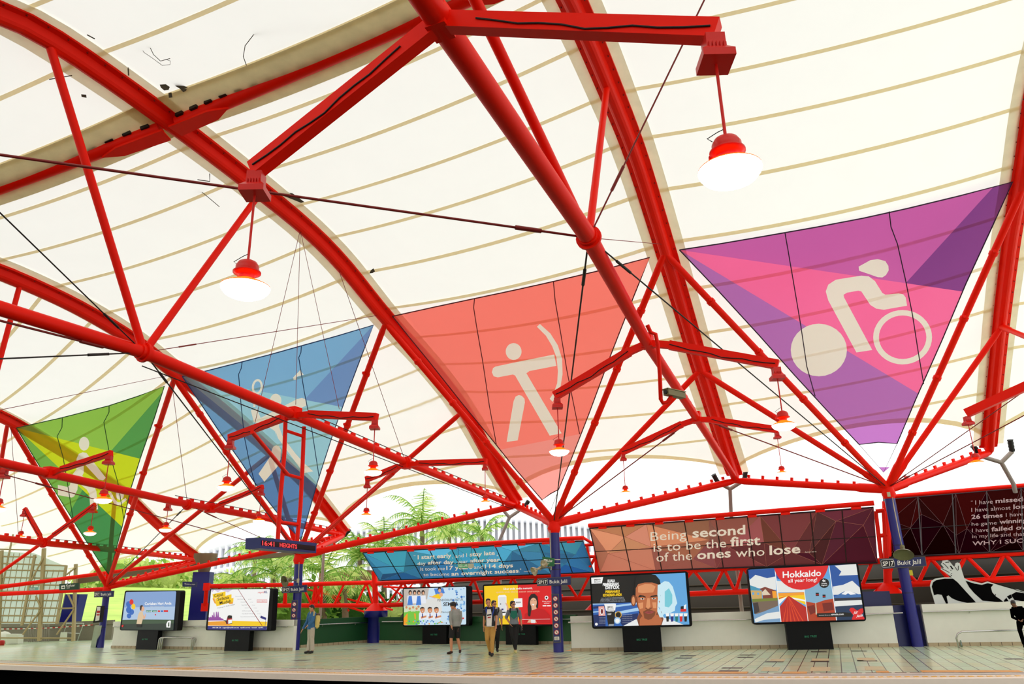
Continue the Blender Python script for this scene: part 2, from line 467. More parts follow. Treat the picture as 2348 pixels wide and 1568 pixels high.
# struts from an unseen column left of the frame belong to truss D
c0 = V((-24.2, 36.5, 2.6))
d_th = TR['D']['th']
strut('strut', d_th, vp(-45, 1345, CO[1]['q'], _f), arch_at('D', N2['D']), .08)
strut('strut', d_th, vp(-45, 1345, CO[1]['q'], _f), arch_at('D', (15, 968)), .08)
strut('edge_beam', d_th, vp(-45, 1352, CO[1]['q'], _f), TR['D']['f']-V((0, 0, .1)), .10)
strut('edge_beam', d_th, vp(-45, 1364, CO[1]['q'], _f), CO[1]['q']-V((0, 0, .15)), .10, False)
# hubs, king-post struts and rods on the tie tubes ------------------------------------------------
def rod(th, a, b, r=.014, m=None, name='tie_rod', tb=True):
    a, b = V(a), V(b); mb = MB().tube([a, b], r, 6)
    if tb and (b-a).length > 3:
        d = (b-a).normalized(); c = a+d*1.2; mb.tube([c-d*.25, c+d*.25], r*1.9, 6)
    return mb.build(name, m or REDR, th)
def hub(th, p, ax, r):
    ax = V(ax).normalized(); mb = MB().tube([p-ax*.12, p+ax*.12], r, 20); mb.tube([p-ax*.03, p+ax*.03], r*1.28, 20)
    mb.build('hub', RED, th)
hA = tie_pt('A', 1350, 545); hB = tie_pt('B', 330, 808); hA2 = tie_pt('A', 1595, 955); hB3 = tie_pt('B', 930, 1060); hC = tie_pt('C', 430, 1157)
tA, tB, tC, tD = [TR[k]['th'] for k in 'ABCD']
hub(tA, hA, TIES['A'][3]-TIES['A'][4], .19); hub(tB, hB, TIES['B'][3]-TIES['B'][4], .17)
hub(tB, hB3, TIES['B'][1]-TIES['B'][2], .15); hub(tC, hC, TIES['C'][2]-TIES['C'][1], .15); hub(tD, tie_pt('D', 100, 1245), TIES['D'][1]-TIES['D'][2], .15)
strut('king_strut', tA, hA, arch_at('A', (1385, 190)), .075, False); strut('king_strut', tA, hA, arch_pt('A', 27.5, -.1), .085, False)
strut('king_strut', tB, hB, arch_at('B', (585, 450)), .085, False); strut('king_strut', tB, hB, arch_at('B', (122, 98)), .085, False)
strut('king_strut', tC, tie_pt('C', -60, 1048), arch_at('C', (42, 650)), .07, False)
rod(tA, hA, vp(1160, -40, arch_pt('A', 30), TR['A']['n'])+V((-2, 0, 1.5)), .012, BLK)
bt_ = min((abs(p_[0]-(1365-(p_[1]-505)*.495)), i) for i in range(0, 101) for p_ in [pix(rp[0].lerp(rp[1], i/100))] if depth(rp[0].lerp(rp[1], i/100)) > 1)
rod(tA, hA, rp[0].lerp(rp[1], bt_[1]/100), .016)
rod(tA, hA, hA.lerp(at(-20, 352, 11.0), 1.7), .022); rod(tA, hA, arch_at('A', (1512, 545))+V((0, 0, -.1)), .008, tb=False)
rod(tA, hA, CO[3]['q'], .018, BLK); rod(tA, hA, CO[4]['q'], .016, BLK)
rod(tA, hA2, CO[3]['q'], .018); rod(tA, hA2, CO[4]['q'], .018)
rod(tB, hB, hB.lerp(at(-10, 478, 12.5), 1.9), .013, BLK); rod(tB, hB, hB.lerp(at(-10, 823, 13.0), 2.2), .016, BLK)
rod(tB, hB, arch_at('B', (868, 718)), .010); rod(tB, hB, CO[2]['q'], .016, BLK)
rod(tB, hB-V((0, 0, .1)), tie_pt('B', -20, 730), .022)
rod(tB, hB3, CO[2]['q'], .04, RED, 'strut')
rod(tC, hC, CO[1]['q'], .016, BLK); rod(tC, hC, CO[2]['q'], .012); rod(tC, tie_pt('C', 10, 1088)-V((0, 0, 0)), CO[2]['q'], .014)
rod(tC, arch_at('C', (392, 855)), at(-10, 942, 17), .008, tb=False)
rod(tB, arch_pt('B', 12.3, -.1), hB3, .009, tb=False, name='hanger_wire'); rod(tC, arch_pt('C', 12.5, -.1), hC, .009, tb=False, name='hanger_wire')
rod(tD, arch_at('D', (24, 975)), tie_pt('D', 43, 1238), .009, tb=False, name='hanger_wire')
sB = arch_at('B', (690, 520))
for px, qx in ((584, 972), (678, 928), (778, 938)): rod(tB, sB, vp(px, qx, tie_pt('B', 672, 945), _f), .007, tb=False, name='hanger_wire')
rod(tB, TIES['B'][3]-V((0, 0, .3)), TIES['B'][0]-V((0, 0, .18)), .012, BLK, tb=False, name='hanger_wire')
# ------------------------------------------------------------------ platform
EDGE_PX = [(-260, 1514), (0, 1525), (210, 1532), (420, 1538), (620, 1543.5), (820, 1548), (1020, 1551.8), (1220, 1554.6), (1400, 1556), (1580, 1557), (1780, 1557.4), (1980, 1557), (2170, 1556), (2348, 1554.6), (2600, 1551)]
ED = [fl(*p) for p in EDGE_PX]
def offs(i, d):
    a, b = ED[max(i-1, 0)], ED[min(i+1, len(ED)-1)]; t = (b-a).normalized(); return ED[i]+V((-t.y, t.x, 0))*d
def strip(mb, d0, d1, z=0.0, th=0):
    P = [offs(i, d0) for i in range(len(ED))]; Q = [offs(i, d1) for i in range(len(ED))]
    for i in range(len(ED)-1):
        mb.add([p+V((0, 0, z)) for p in (P[i], P[i+1], Q[i+1], Q[i])], [(0, 1, 2, 3)])
# tile material
def tile_mat():
    m = bpy.data.materials.new('platform_floor_tiles'); m.use_nodes = True; N = m.node_tree.nodes; L = m.node_tree.links
    b = N['Principled BSDF']; tc = N.new('ShaderNodeTexCoord'); mp = N.new('ShaderNodeMapping'); mp.inputs['Rotation'].default_value = (0, 0, math.radians(-68.5))
    L.new(tc.outputs['Object'], mp.inputs[0])
    br = N.new('ShaderNodeTexBrick'); br.offset = 0.0
    br.inputs['Scale'].default_value = 1.0; br.inputs['Brick Width'].default_value = 1.24; br.inputs['Row Height'].default_value = .31
    br.inputs['Mortar Size'].default_value = .012; br.inputs['Mortar Smooth'].default_value = .2
    br.inputs['Color1'].default_value = lin((194, 218, 184)); br.inputs['Color2'].default_value = lin((222, 214, 168)); br.inputs['Bias'].default_value = -.35
    br.inputs['Mortar'].default_value = lin((70, 66, 50))
    L.new(mp.outputs[0], br.inputs['Vector']); nz = N.new('ShaderNodeTexNoise'); nz.inputs['Scale'].default_value = 1.3; nz.inputs['Detail'].default_value = 6
    L.new(mp.outputs[0], nz.inputs['Vector'])
    mx = N.new('ShaderNodeMix'); mx.data_type = 'RGBA'; mx.blend_type = 'OVERLAY'; mx.inputs[0].default_value = .25
    L.new(br.outputs['Color'], mx.inputs[6]); L.new(nz.outputs['Fac'], mx.inputs[7]); L.new(mx.outputs[2], b.inputs['Base Color'])
    b.inputs['Roughness'].default_value = .22; b.inputs['Specular IOR Level'].default_value = .6
    return m
TILE = tile_mat(); DKT = mat('dark_floor_tile', (62, 54, 44), .4); CRT = mat('cream_floor_tile', (206, 190, 140), .35)
ORT = mat('orange_floor_tile', (226, 160, 50), .45)
mb = MB()
FP = [offs(i, 1.35) for i in range(len(ED))]; BKV = V((.22, .975, 0))*34
for a_, b_2 in zip(FP, FP[1:]): mb.add([a_, b_2, b_2+BKV, a_+BKV], [(0, 1, 2, 3)])
mb.add([FP[-1], FP[-1]+V((18, -4, 0)), FP[-1]+V((18, -4, 0))+BKV, FP[-1]+BKV], [(0, 1, 2, 3)])
mb.add([FP[0]+V((-20, 14, 0)), FP[0], FP[0]+BKV, FP[0]+V((-20, 14, 0))+BKV], [(0, 1, 2, 3)])
def floor_patch(x0, x1, y, w, m):       # a small tile on the floor seen at pixel row y
    mb.cur = m; a = fl(x0, y, .003); b = fl(x1, y, .003); d = V((.36, .93, 0))*w
    mb.add([a, b, b+d, a+d], [(0, 1, 2, 3)]); mb.cur = 0
c = lambda ox, L: [(ox+a*.1913, ox+b*.1913, 1268+y*.1913) for a, b, y in L]
for a, b, y in c(0, [(1370, 1500, 1177), (1140, 1240, 1195), (1330, 1450, 1216), (1880, 2060, 1212), (1640, 1820, 1247), (1400, 1520, 1286), (1980, 2100, 1168)])+\
    c(400, [(20, 150, 1192), (220, 360, 1217), (430, 580, 1202), (760, 930, 1276), (1390, 1570, 1288), (1970, 2110, 1160), (0, 110, 1254)])+\
    c(800, [(460, 580, 1098), (700, 840, 1099), (1060, 1200, 1115), (1500, 1640, 1113), (780, 940, 1150), (1250, 1410, 1152), (160, 300, 1163), (1750, 1860, 1168), (2020, 2180, 1168), (620, 790, 1239), (455, 640, 1259), (390, 590, 1303), (760, 960, 1307), (1140, 1350, 1313), (1370, 1540, 1220), (1720, 1890, 1222)])+\
    c(1180, [(135, 280, 1095), (40, 190, 1167), (885, 1070, 1215), (1280, 1460, 1212), (395, 610, 1258), (280, 370, 1270), (460, 670, 1321), (915, 1130, 1321), (1380, 1590, 1321), (1970, 2160, 1234), (1910, 2110, 1262), (1600, 1840, 1384)])+\
    c(1560, [(705, 900, 1225), (675, 870, 1253), (1565, 1755, 1186), (1560, 1785, 1304), (1010, 1230, 1307), (490, 735, 1382), (450, 690, 1418), (2050, 2190, 1177), (2120, 2195, 1295)])+\
    c(1928, [(130, 315, 1177), (200, 440, 1295), (1980, 2195, 1273)]):
    floor_patch(a, b, y, .36, 1)
for a, b, y in c(1560, [(1570, 1780, 1298), (1555, 1800, 1412), (1060, 1240, 1300), (960, 1170, 1412)])+c(1928, [(200, 420, 1288), (300, 540, 1402)]):
    floor_patch(a, b, y, 1.05, 2)
floor_patch(1294, 1310, 1492, 1.2, 3)
FLOOR = struct(mb.build('floor', [TILE, DKT, CRT, ORT]))
NOS = mat('pale_concrete_nosing', (240, 226, 210), .5, noise=.05); PAV = mat('grey_granite_paving', (186, 180, 168), .35, noise=.15, nscale=6)
mb = MB(); strip(mb, 0, .32, 0.0); strip(mb, .55, 1.35, 0.0); mb.cur = 1; strip(mb, .75, 1.2, .004)
mb.cur = 0
for z0, z1 in ((0, -.14),):
    for i in range(len(ED)-1): mb.add([ED[i], ED[i+1], ED[i+1]+V((0, 0, z1)), ED[i]+V((0, 0, z1))], [(0, 1, 2, 3)])
struct(mb.build('trim_1', [NOS, PAV]))
# yellow tactile strip with raised studs
YEL = mat('yellow_tactile_paving', (222, 168, 52), .5)
mb = MB(); strip(mb, .32, .55, 0.0)
mb.cur = 1
for i in range(len(ED)-1):
    a, b = offs(i, .435), offs(i+1, .435); n = int((b-a).length/.17); d = (b-a).normalized(); s_ = V((-d.y, d.x, 0))
    for j in range(n): mb.box(a.lerp(b, (j+.5)/n)+V((0, 0, .004)), d*.05+s_*.02, s_*.05, V((0, 0, .004)))
struct(mb.build('trim_2', [mat('pale_tactile_base', (214, 196, 160), .5), YEL]))
# orange marking tiles and tile studs on the paving
mb = MB(); mb.cur = 0
for i in range(len(ED)-1):
    a, b = offs(i, 1.38), offs(i+1, 1.38); n = int((b-a).length/.30); d = (b-a).normalized(); s_ = V((-d.y, d.x, 0))
    for j in range(n): mb.box(a.lerp(b, (j+.5)/n)+V((0, 0, .003)), d*.11, s_*.035, V((0, 0, .003)))
mb.cur = 1
for x0, x1, y in ((1560, 1712, 1544), (1793, 1850, 1544), (2115, 2348, 1541), (2010, 2040, 1542), (1060, 1130, 1546), (380, 440, 1533), (330, 352, 1527), (1205, 1230, 1546)):
    a, b = fl(x0, y, .007), fl(x1, y, .007); d = V((.36, .93, 0))*.5; mb.add([a, b, b+d, a+d], [(0, 1, 2, 3)])
struct(mb.build('trim_3', [mat('dark_groove_studs', (104, 90, 70), .6), mat('orange_marking_tiles', (214, 150, 60), .5, noise=.3, nscale=9)]))
# platform side and track bed
DARK = mat('black_track_pit', (5, 5, 5), .95, spec=0.0)  # near-black colour stands in for the shadow along the tracks
mb = MB()
for i in range(len(ED)-1):
    a, b = offs(i, .25), offs(i+1, .25); mb.add([a+V((0, 0, -.14)), b+V((0, 0, -.14)), b+V((0, 0, -1.3)), a+V((0, 0, -1.3))], [(0, 1, 2, 3)])
    a0, b0 = offs(i, 0), offs(i+1, 0); mb.add([a+V((0, 0, -.14)), b+V((0, 0, -.14)), b0+V((0, 0, -.14)), a0+V((0, 0, -.14))], [(0, 1, 2, 3)])
P = [offs(i, .25)+V((0, 0, -1.3)) for i in range(len(ED))]
for a, b in zip(P, P[1:]): mb.add([a, b, b-V((3, 26, 0)), a-V((3, 26, 0))], [(0, 1, 2, 3)])
struct(mb.build('wall_track', DARK))
# the viewer's own platform behind the tracks (under and behind the camera)
mb = MB(); mb.box((0, -7, -.65), V((40, 0, 0)), V((0, 8.2, 0)), V((0, 0, .65))); 
struct(mb.build('floor_near', mat('near_platform_concrete', (64, 64, 60), .7)))
# ------------------------------------------------------------------ parapet walls
WW = mat('white_rendered_parapet', (226, 226, 214), .65, noise=.06, nscale=3, bump=.08)
WG = mat('green_parapet_paint', (14, 74, 34), .55, noise=.1, nscale=2)
SKT = mat('beige_skirting_tiles', (178, 160, 128), .5, noise=.12, nscale=14)
JNT = mat('skirting_joint', (90, 76, 60), .8)
def parapet(name, base, topy, m, thick=.22, led=None, rail=True, tiles=True, lab=None):
    P = [fl(*p) for p in base]; T = [zat(p, y) for p, y in zip(P, topy)]
    mb = MB()
    for i in range(len(P)-1):
        a, b = P[i], P[i+1]; d = (b-a).normalized(); n = V((-d.y, d.x, 0));
        if n.dot(a-CP) < 0: n = -n
        za, zb = T[i], T[i+1]
        def slab(z0a, z1a, z0b, z1b, o0, o1, mi):
            mb.cur = mi
            mb.add([a+n*o0+V((0, 0, z0a)), b+n*o0+V((0, 0, z0b)), b+n*o1+V((0, 0, z0b)), a+n*o1+V((0, 0, z0a)), a+n*o0+V((0, 0, z1a)), b+n*o0+V((0, 0, z1b)), b+n*o1+V((0, 0, z1b)), a+n*o1+V((0, 0, z1a))],
                   [(0, 1, 5, 4), (1, 2, 6, 5), (2, 3, 7, 6), (3, 0, 4, 7), (4, 5, 6, 7), (0, 3, 2, 1)])
        slab(0, za, 0, zb, 0.05, thick, 0)
        slab(za*.80, za, zb*.80, zb, -.03, thick, 0)
        if tiles:
            slab(0, .11, 0, .11, .03, .06, 1)
            k = int((b-a).length/.30); mb.cur = 2
            for j in range(k): mb.box(a.lerp(b, j/k)+n*.028+V((0, 0, .055)), d*.006, n*.004, V((0, 0, .055)))
    o = mb.build(name, [m, SKT, JNT]); struct(o); return o, P, T
wl, PL, TL_ = parapet('wall_left', [(253, 1486), (460, 1489), (668, 1492)], [1425, 1421.5, 1421], WW)
wg1, PG, TG_ = parapet('wall_green_left', [(690, 1485), (855, 1472)], [1421, 1413], WG)
wg, PB, TB_ = parapet('wall_back', [(868, 1474), (1100, 1476), (1322, 1477)], [1415, 1413, 1409], WG)
wr, PR, TR_ = parapet('wall_right', [(1311, 1494), (1700, 1488), (2062, 1483)], [1413, 1402.5, 1388.5], WW)
wr2, PR2, TR2 = parapet('wall_right_end', [(2130, 1482), (2348, 1480), (2600, 1477)], [1385.5, 1379, 1372], WW)
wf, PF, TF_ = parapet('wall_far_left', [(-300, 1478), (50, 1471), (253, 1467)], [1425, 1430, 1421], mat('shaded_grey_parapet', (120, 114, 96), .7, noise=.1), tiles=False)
# blue block joining the right walls
mb = MB(); a, b = fl(2062, 1483), fl(2140, 1481.5); d = (b-a).normalized(); n = V((-d.y, d.x, 0)); zt = zat(a, 1388)
mb.box((a+b)/2+n*.46+V((0, 0, zt/2)), d*((b-a).length/2), n*.2, V((0, 0, zt/2)))
mb.box((a+b)/2+n*.75-d*.9+V((0, 0, (zt+.45)/2)), d*.52, n*.35, V((0, 0, (zt+.45)/2)))
tag(mb.build('blue_pier', mat('dark_blue_pier', (16, 20, 84), .4)), 'dark blue block set between the two white walls behind the rightmost column', 'pier')
# wall handrails
def handrail(lab, pts, P, off=-.12):
    """pts: pixels along the rail, laid in the vertical plane of the wall"""
    d = (P[-1]-P[0]).normalized(); n = V((-d.y, d.x, 0));
    if n.dot(P[0]-CP) < 0: n = -n
    Q = [vp(x, y, P[0]+n*off, n) for x, y in pts]
    th = thing('handrail', lab, 'handrail', Q[0])
    MB().tube(Q, .022, 10).build('rail', STEEL, th)
    L = (Q[-1]-Q[0]).length; k = max(2, int(L/2.2))
    for j in range(k):
        c = Q[0].lerp(Q[-1], (j+.5)/k); MB().tube([c, c-V((0, 0, .07)), c-V((0, 0, .07))+n*.13], .009, 6).build('bracket', STEEL, th)
handrail('steel handrail along the white wall left of the second column', [(262, 1436), (420, 1437), (660, 1437)], PL)
handrail('steel handrail on the green wall behind the man with the backpack', [(700, 1433), (850, 1427)], PG)
handrail('steel handrail on the green back wall behind the walking people', [(876, 1425.5), (1100, 1424), (1308, 1419)], PB)
handrail('steel handrail on the white wall between third and fourth columns', [(1303, 1427), (1700, 1421), (2070, 1405)], PR)
handrail('steel handrail at the far right above the leaning rail', [(2115, 1403), (2348, 1396), (2560, 1390)], PR2)
# ------------------------------------------------------------------ pendant lamps on bracket arms
GLOW = mat('lit_lamp_lens', (255, 252, 240), kind='emit', emit=6.0)
LRED = mat('lamp_housing_red', (214, 18, 6), .35, spec=.4)
SHO = mat('orange_lit_lamp_shade', (255, 96, 20), .4, kind='mem', tr=.45)
def lamp(end, D, rod_l, label, lit=True):
    th = thing('pendant_lamp', label, 'lamp', end, 'red pendant lamps under the roof')
    e = V(end)
    mb = MB(); w = D*.27      # ballast box: clamp, ribbed trapezoid body
    mb.box(e-V((0, 0, D*.06)), V((w*.6, 0, 0)), V((0, w*.6, 0)), V((0, 0, D*.10)))
    q = [(w*.62, D*.16), (w*.62, D*.24), (w, D*.36), (w, D*.50)]
    for (r0, z0), (r1, z1) in zip(q, q[1:]):
        vs = [e+V((x*r0, y*r0, -z0)) for x, y in ((-1, -1), (1, -1), (1, 1), (-1, 1))]+[e+V((x*r1, y*r1, -z1)) for x, y in ((-1, -1), (1, -1), (1, 1), (-1, 1))]
        mb.add(vs, [(i, (i+1) % 4, (i+1) % 4+4, i+4) for i in range(4)]+([(7, 6, 5, 4)] if z1 == q[-1][1] else [])+([(0, 1, 2, 3)] if z0 == q[0][1] else []))
    for i in range(5):
        x = -w*.45+i*w*.225; mb.box(e+V((x, -w*.66, -D*.26)), V((w*.05, 0, 0)), V((0, w*.12, 0)), V((0, 0, D*.09)))
    mb.build('ballast_box', LRED, th)
    z = -D*.50-rod_l
    MB().tube([e+V((0, 0, -D*.5)), e+V((0, 0, z))], D*.028, 8).build('rod', LRED, th)
    o = e+V((0, 0, z))
    ho = MB().lathe([(0.0, .02*D), (.10*D, .0), (.19*D, -.05*D), (.235*D, -.13*D), (.24*D, -.25*D), (.285*D, -.26*D), (.285*D, -.285*D), (.20*D, -.31*D), (.16*D, -.34*D), (.155*D, -.42*D)], o, 28).build('housing', LRED, th)
    mb = MB()
    for a in (2.5,): mb.box(o+V((math.cos(a)*.295*D, math.sin(a)*.295*D, -.27*D)), V((.02*D, 0, 0)), V((0, .02*D, 0)), V((0, 0, .03*D)))
    mb.build('catch', LRED, ho)
    MB().tube([o+V((0, 0, .16*D)), o+V((-.12*D, 0, .10*D)), o+V((-.3*D, 0, -.02*D)), o+V((-.22*D, 0, -.08*D))], D*.008, 5).build('lamp_wire', BLK, th)
    MB().lathe([(.155*D, -.42*D), (.22*D, -.46*D), (.36*D, -.52*D), (.47*D, -.58*D), (.5*D, -.60*D), (.5*D, -.615*D)], o, 32).build('shade', SHO if lit else LRED, th)
    MB().lathe([(.5*D, -.61*D), (.485*D, -.66*D), (.42*D, -.74*D), (.31*D, -.80*D), (.16*D, -.835*D), (0, -.84*D)], o, 32).build('lens', GLOW, th)
    return th
def bracket(k, apx, ends, lab, bw=.20, off=(0, 0)):
    """arms leave the tie tube of truss k sideways, level or slightly raised"""
    a = tie_pt(k, *apx) if k in TIES else apx
    u = TR[k]['u']; th = thing('lamp_bracket', lab, 'lamp bracket', a)
    out = []
    for e in ends:
        q = vp(e[0], e[1], a, u)
        d = (q-a); L = d.length; d.normalize()
        mid = a+d*min(.55, L*.2)
        if bw > .21: mb = MB().beam(a, q+d*.06, bw*.75, bw)
        else: mb = MB().beam(mid-d*.02, q+d*.06, bw*.75, bw).beam(a-V((0, 0, .06)), mid, bw*.6, bw*.8)
        mb.build('arm', RED, th)
        mb = MB(); n = 10; pts = []
        for i in range(n+1):
            t = i/n; pts.append(mid.lerp(q, t)-u*(bw*.42)+V((0, 0, -bw*.45*math.sin(t*3.1)*(.4+.6*math.sin(t*9)**2))))
        mb.tube(pts, .011, 5).build('arm_cable', BLK, th)
        out.append(q-V((0, 0, bw*.5)))
    mb = MB(); mb.box(a, (TR[k]['n'])*.13, u*.15, V((0, 0, .16))); mb.build('clamp_plate', RED, th)
    return out
LAMPS = [
 ('A', (1010, 50), [(590, 385, 553, 107, 660), (1632, 72, 1675, 138, 392)], 'large lamp bracket crossing the top near the camera', ['big pendant lamp hanging left of centre over the second arch', 'biggest pendant lamp, hanging at top right before the white roof'], .22),
 ('A', (1484, 782), [(1277, 905, 1283, 45.8, 1035), (1778, 835, 1797, 54, 975)], 'lamp bracket over the red archer and purple cyclist banners', ['pendant lamp in front of the lower red archer banner', 'pendant lamp just left of the purple banner, under its edge'], .20),
 ('A', (1597, 957), [(1428, 1036, 1434, 27, 1130), (1780, 985, 1799, 27, 1085)], 'lower lamp bracket above the salmon quote panel', ['small pendant lamp above left end of the salmon quote panel', 'small pendant lamp directly beneath the one beside the purple banner'], .19),
 ('B', (675, 948), [(530, 1003, 518, 39.4, 1117), (860, 956, 853, 41, 1082)], 'lamp bracket crossing the blue badminton banner', ['pendant lamp at the left edge of the blue badminton banner', 'pendant lamp just right of the blue badminton banner'], .19),
 ('B', (930, 1063), [(843, 1098, 840, 28.7, 1182), (1112, 1058, 1113, 26.8, 1152)], 'lamp bracket between the blue and red banners, above the palms', ['small pendant lamp above palms, right of the blue banner', 'small pendant lamp left of the red archer banner tip'], .18),
 ('C', (115, 1084), [(12, 1072, 5, 38, 1166), (252, 1040, 238, 38, 1146)], 'lamp bracket in front of the green ball-player banner', ['pendant lamp cut by the left edge of the photo', 'pendant lamp hanging in front of the green banner'], .16),
 ('C', (482, 1165), [(387, 1152, 382, 27.7, 1214), (600, 1117, 595, 27, 1194)], 'lamp bracket between green and blue banners', ['small pendant lamp right of the green banner before the far arch', 'small pendant lamp behind the left edge of the blue banner'], .16),
 ('D', (100, 1243), [(58, 1168, 48, 24, 1232), (216, 1158, 212, 26.4, 1222)], 'V-shaped lamp bracket behind the green banner', ['small pendant lamp before the frosted stair screen at far left', 'pendant lamp seen through the lower green banner'], .16),
]
for k, ap, ends, bl, ll, bw in LAMPS:
    Q = bracket(k, ap, [(e[0], e[1]) for e in ends], bl, bw)
    for q, e, l in zip(Q, ends, ll):
        D = e[3]*depth(q)/F*.98
        zr = zat(q, e[4]); rl = (q.z-zr)-.5*D-.62*D
        lamp(q, D, max(.1, rl), l)
# the bracket of the truss beyond the right edge
eT = vp(2430, 850, at(2218, 945, 17), V((.36, .93, 0)))
th = thing('lamp_bracket', 'lamp bracket entering from the right edge of the photo', 'lamp bracket', eT)
q = at(2215, 948, 17.5)
MB().beam(eT, q, .16, .19).build('arm', RED, th)
q = q-V((0, 0, .09)); D = 36*17.5/F; zr = zat(q, 1062)
lamp(q, D, q.z-zr-1.12*D, 'pendant lamp at the far right above the dark red quote panel')
strut('strut', TR['E']['th'], arch_at('E', (2290, 740)), at(2420, 800, 20), .08)
rod(TR['E']['th'], CO[4]['q'], at(2400, 925, 19), .014); rod(TR['E']['th'], CO[4]['q'], at(2400, 860, 18), .012)
# ------------------------------------------------------------------ triangular sports banners
def clip(poly, a, b, keep=1):
    """keep the side of line a->b (pixels) where cross has the sign of keep"""
    out = []
    sd = lambda p: keep*((b[0]-a[0])*(p[1]-a[1])-(b[1]-a[1])*(p[0]-a[0]))
    for i, p in enumerate(poly):
        q = poly[(i+1) % len(poly)]; sp, sq = sd(p), sd(q)
        if sp >= 0: out.append(p)
        if sp*sq < 0:
            t = sp/(sp-sq); out.append((p[0]+(q[0]-p[0])*t, p[1]+(q[1]-p[1])*t))
    return out
def circ(cx, cy, rx, ry=None, n=28, a0=0, a1=2*PI, tilt=0):
    ry = rx if ry is None else ry; r = []
    for i in range(n):
        a = a0+(a1-a0)*i/(n if abs(a1-a0-2*PI) < 1e-6 else n-1); x, y = rx*math.cos(a), ry*math.sin(a)
        r.append((cx+x*math.cos(tilt)-y*math.sin(tilt), cy+x*math.sin(tilt)+y*math.cos(tilt)))
    return r
def ringfaces(mb, surf, out, inn):
    n = len(out); vs = [surf(*p) for p in out]+[surf(*p) for p in inn]
    mb.add(vs, [(i, (i+1) % n, (i+1) % n+n, i+n) for i in range(n)])
PICT = mat('cream_banner_print', (242, 238, 226), kind='cloth', tr=.25)
CORD = mat('dark_banner_cord', (40, 14, 50), .7)
def banner(lab, pl, outline, regions, pict, battens, edge_col, hemcols):
    surf = plane_surf(*pl); s2 = plane_surf(*pl, off=.012)
    mid = surf(sum(p[0] for p in outline)/len(outline), sum(p[1] for p in outline)/len(outline))
    th = thing('sports_banner', lab, 'banner', mid)
    # cut the figure out of the printed cloth so that cloth and figure lie side by side
    from mathutils.geometry import delaunay_2d_cdt as cdt
    vs = []; fs = []; kinds = []; mats = []
    def addf(pg, kd):
        if sum(a[0]*c_[1]-a[1]*c_[0] for a, c_ in zip(pg, pg[1:]+pg[:1])) < 0: pg = pg[::-1]
        b = len(vs); vs.extend(V((p[0], p[1])) for p in pg); fs.append(list(range(b, b+len(pg)))); kinds.append(kd)
    for cm, polys in regions:
        mats.append(cm)
        for pg in polys:
            if len(pg) >= 3: addf(pg, ('c', len(mats)-1))
    for kind, pts in pict:
        if kind == 'p': addf(pts, ('p', 0))
        else: addf(pts[0], ('p', 0)); addf(pts[1], ('h', 0))
    ov, _, of, _, _, orig = cdt(vs, [], fs, 1, 1e-4)
    mb = MB(); mp = MB()
    wv = [surf(v.x, v.y) for v in ov]
    mb.v = [tuple(v) for v in wv]; mp.v = [tuple(v) for v in wv]
    for f_, og in zip(of, orig):
        ks = [kinds[i] for i in og]
        if not ks: continue
        if any(k[0] == 'p' for k in ks) and not any(k[0] == 'h' for k in ks): mp.f.append(tuple(f_)); mp.m.append(0); mp.sm.append(False)
        else:
            cs = [k[1] for k in ks if k[0] == 'c']
            if cs: mb.f.append(tuple(f_)); mb.m.append(cs[-1]); mb.sm.append(False)
    def prune(q):
        used = sorted({i for f_ in q.f for i in f_}); mp_ = {i: j for j, i in enumerate(used)}
        q.v = [q.v[i] for i in used]; q.f = [tuple(mp_[i] for i in f_) for f_ in q.f]; return q
    prune(mb).build('cloth', mats, th)
    prune(mp).build('pictogram', PICT, th)
    MB().tube([surf(*p) for p in outline]+[surf(*outline[0])], .018, 6).build('edge_cord', edge_col, th)
    for b in battens: MB().tube([s2(*p) for p in b], .014, 6).build('batten', edge_col, th)
    return th, surf
def node_w(k, px): return arch_at(k, px)
def cl(cx, cy, pts, ox=0, oy=0, s=1/2.904): return [(ox+x*s, oy+y*s) for x, y in pts]
q6 = lambda P: [(1548+x/2.904, 520+y/2.904) for x, y in P]
q5 = lambda P: [(780+x/2.904, 520+y/2.904) for x, y in P]
q4 = lambda P: [(x/2.904, 520+y/2.904) for x, y in P]
q1 = lambda P: [(x*.1913, 1000+y*.1913) for x, y in P]
q8 = lambda P: [(400+x*.1913, 980+y*.1913) for x, y in P]
def bcol(n, c, tr=.55): return mat('banner_'+n, c, kind='cloth', tr=tr)
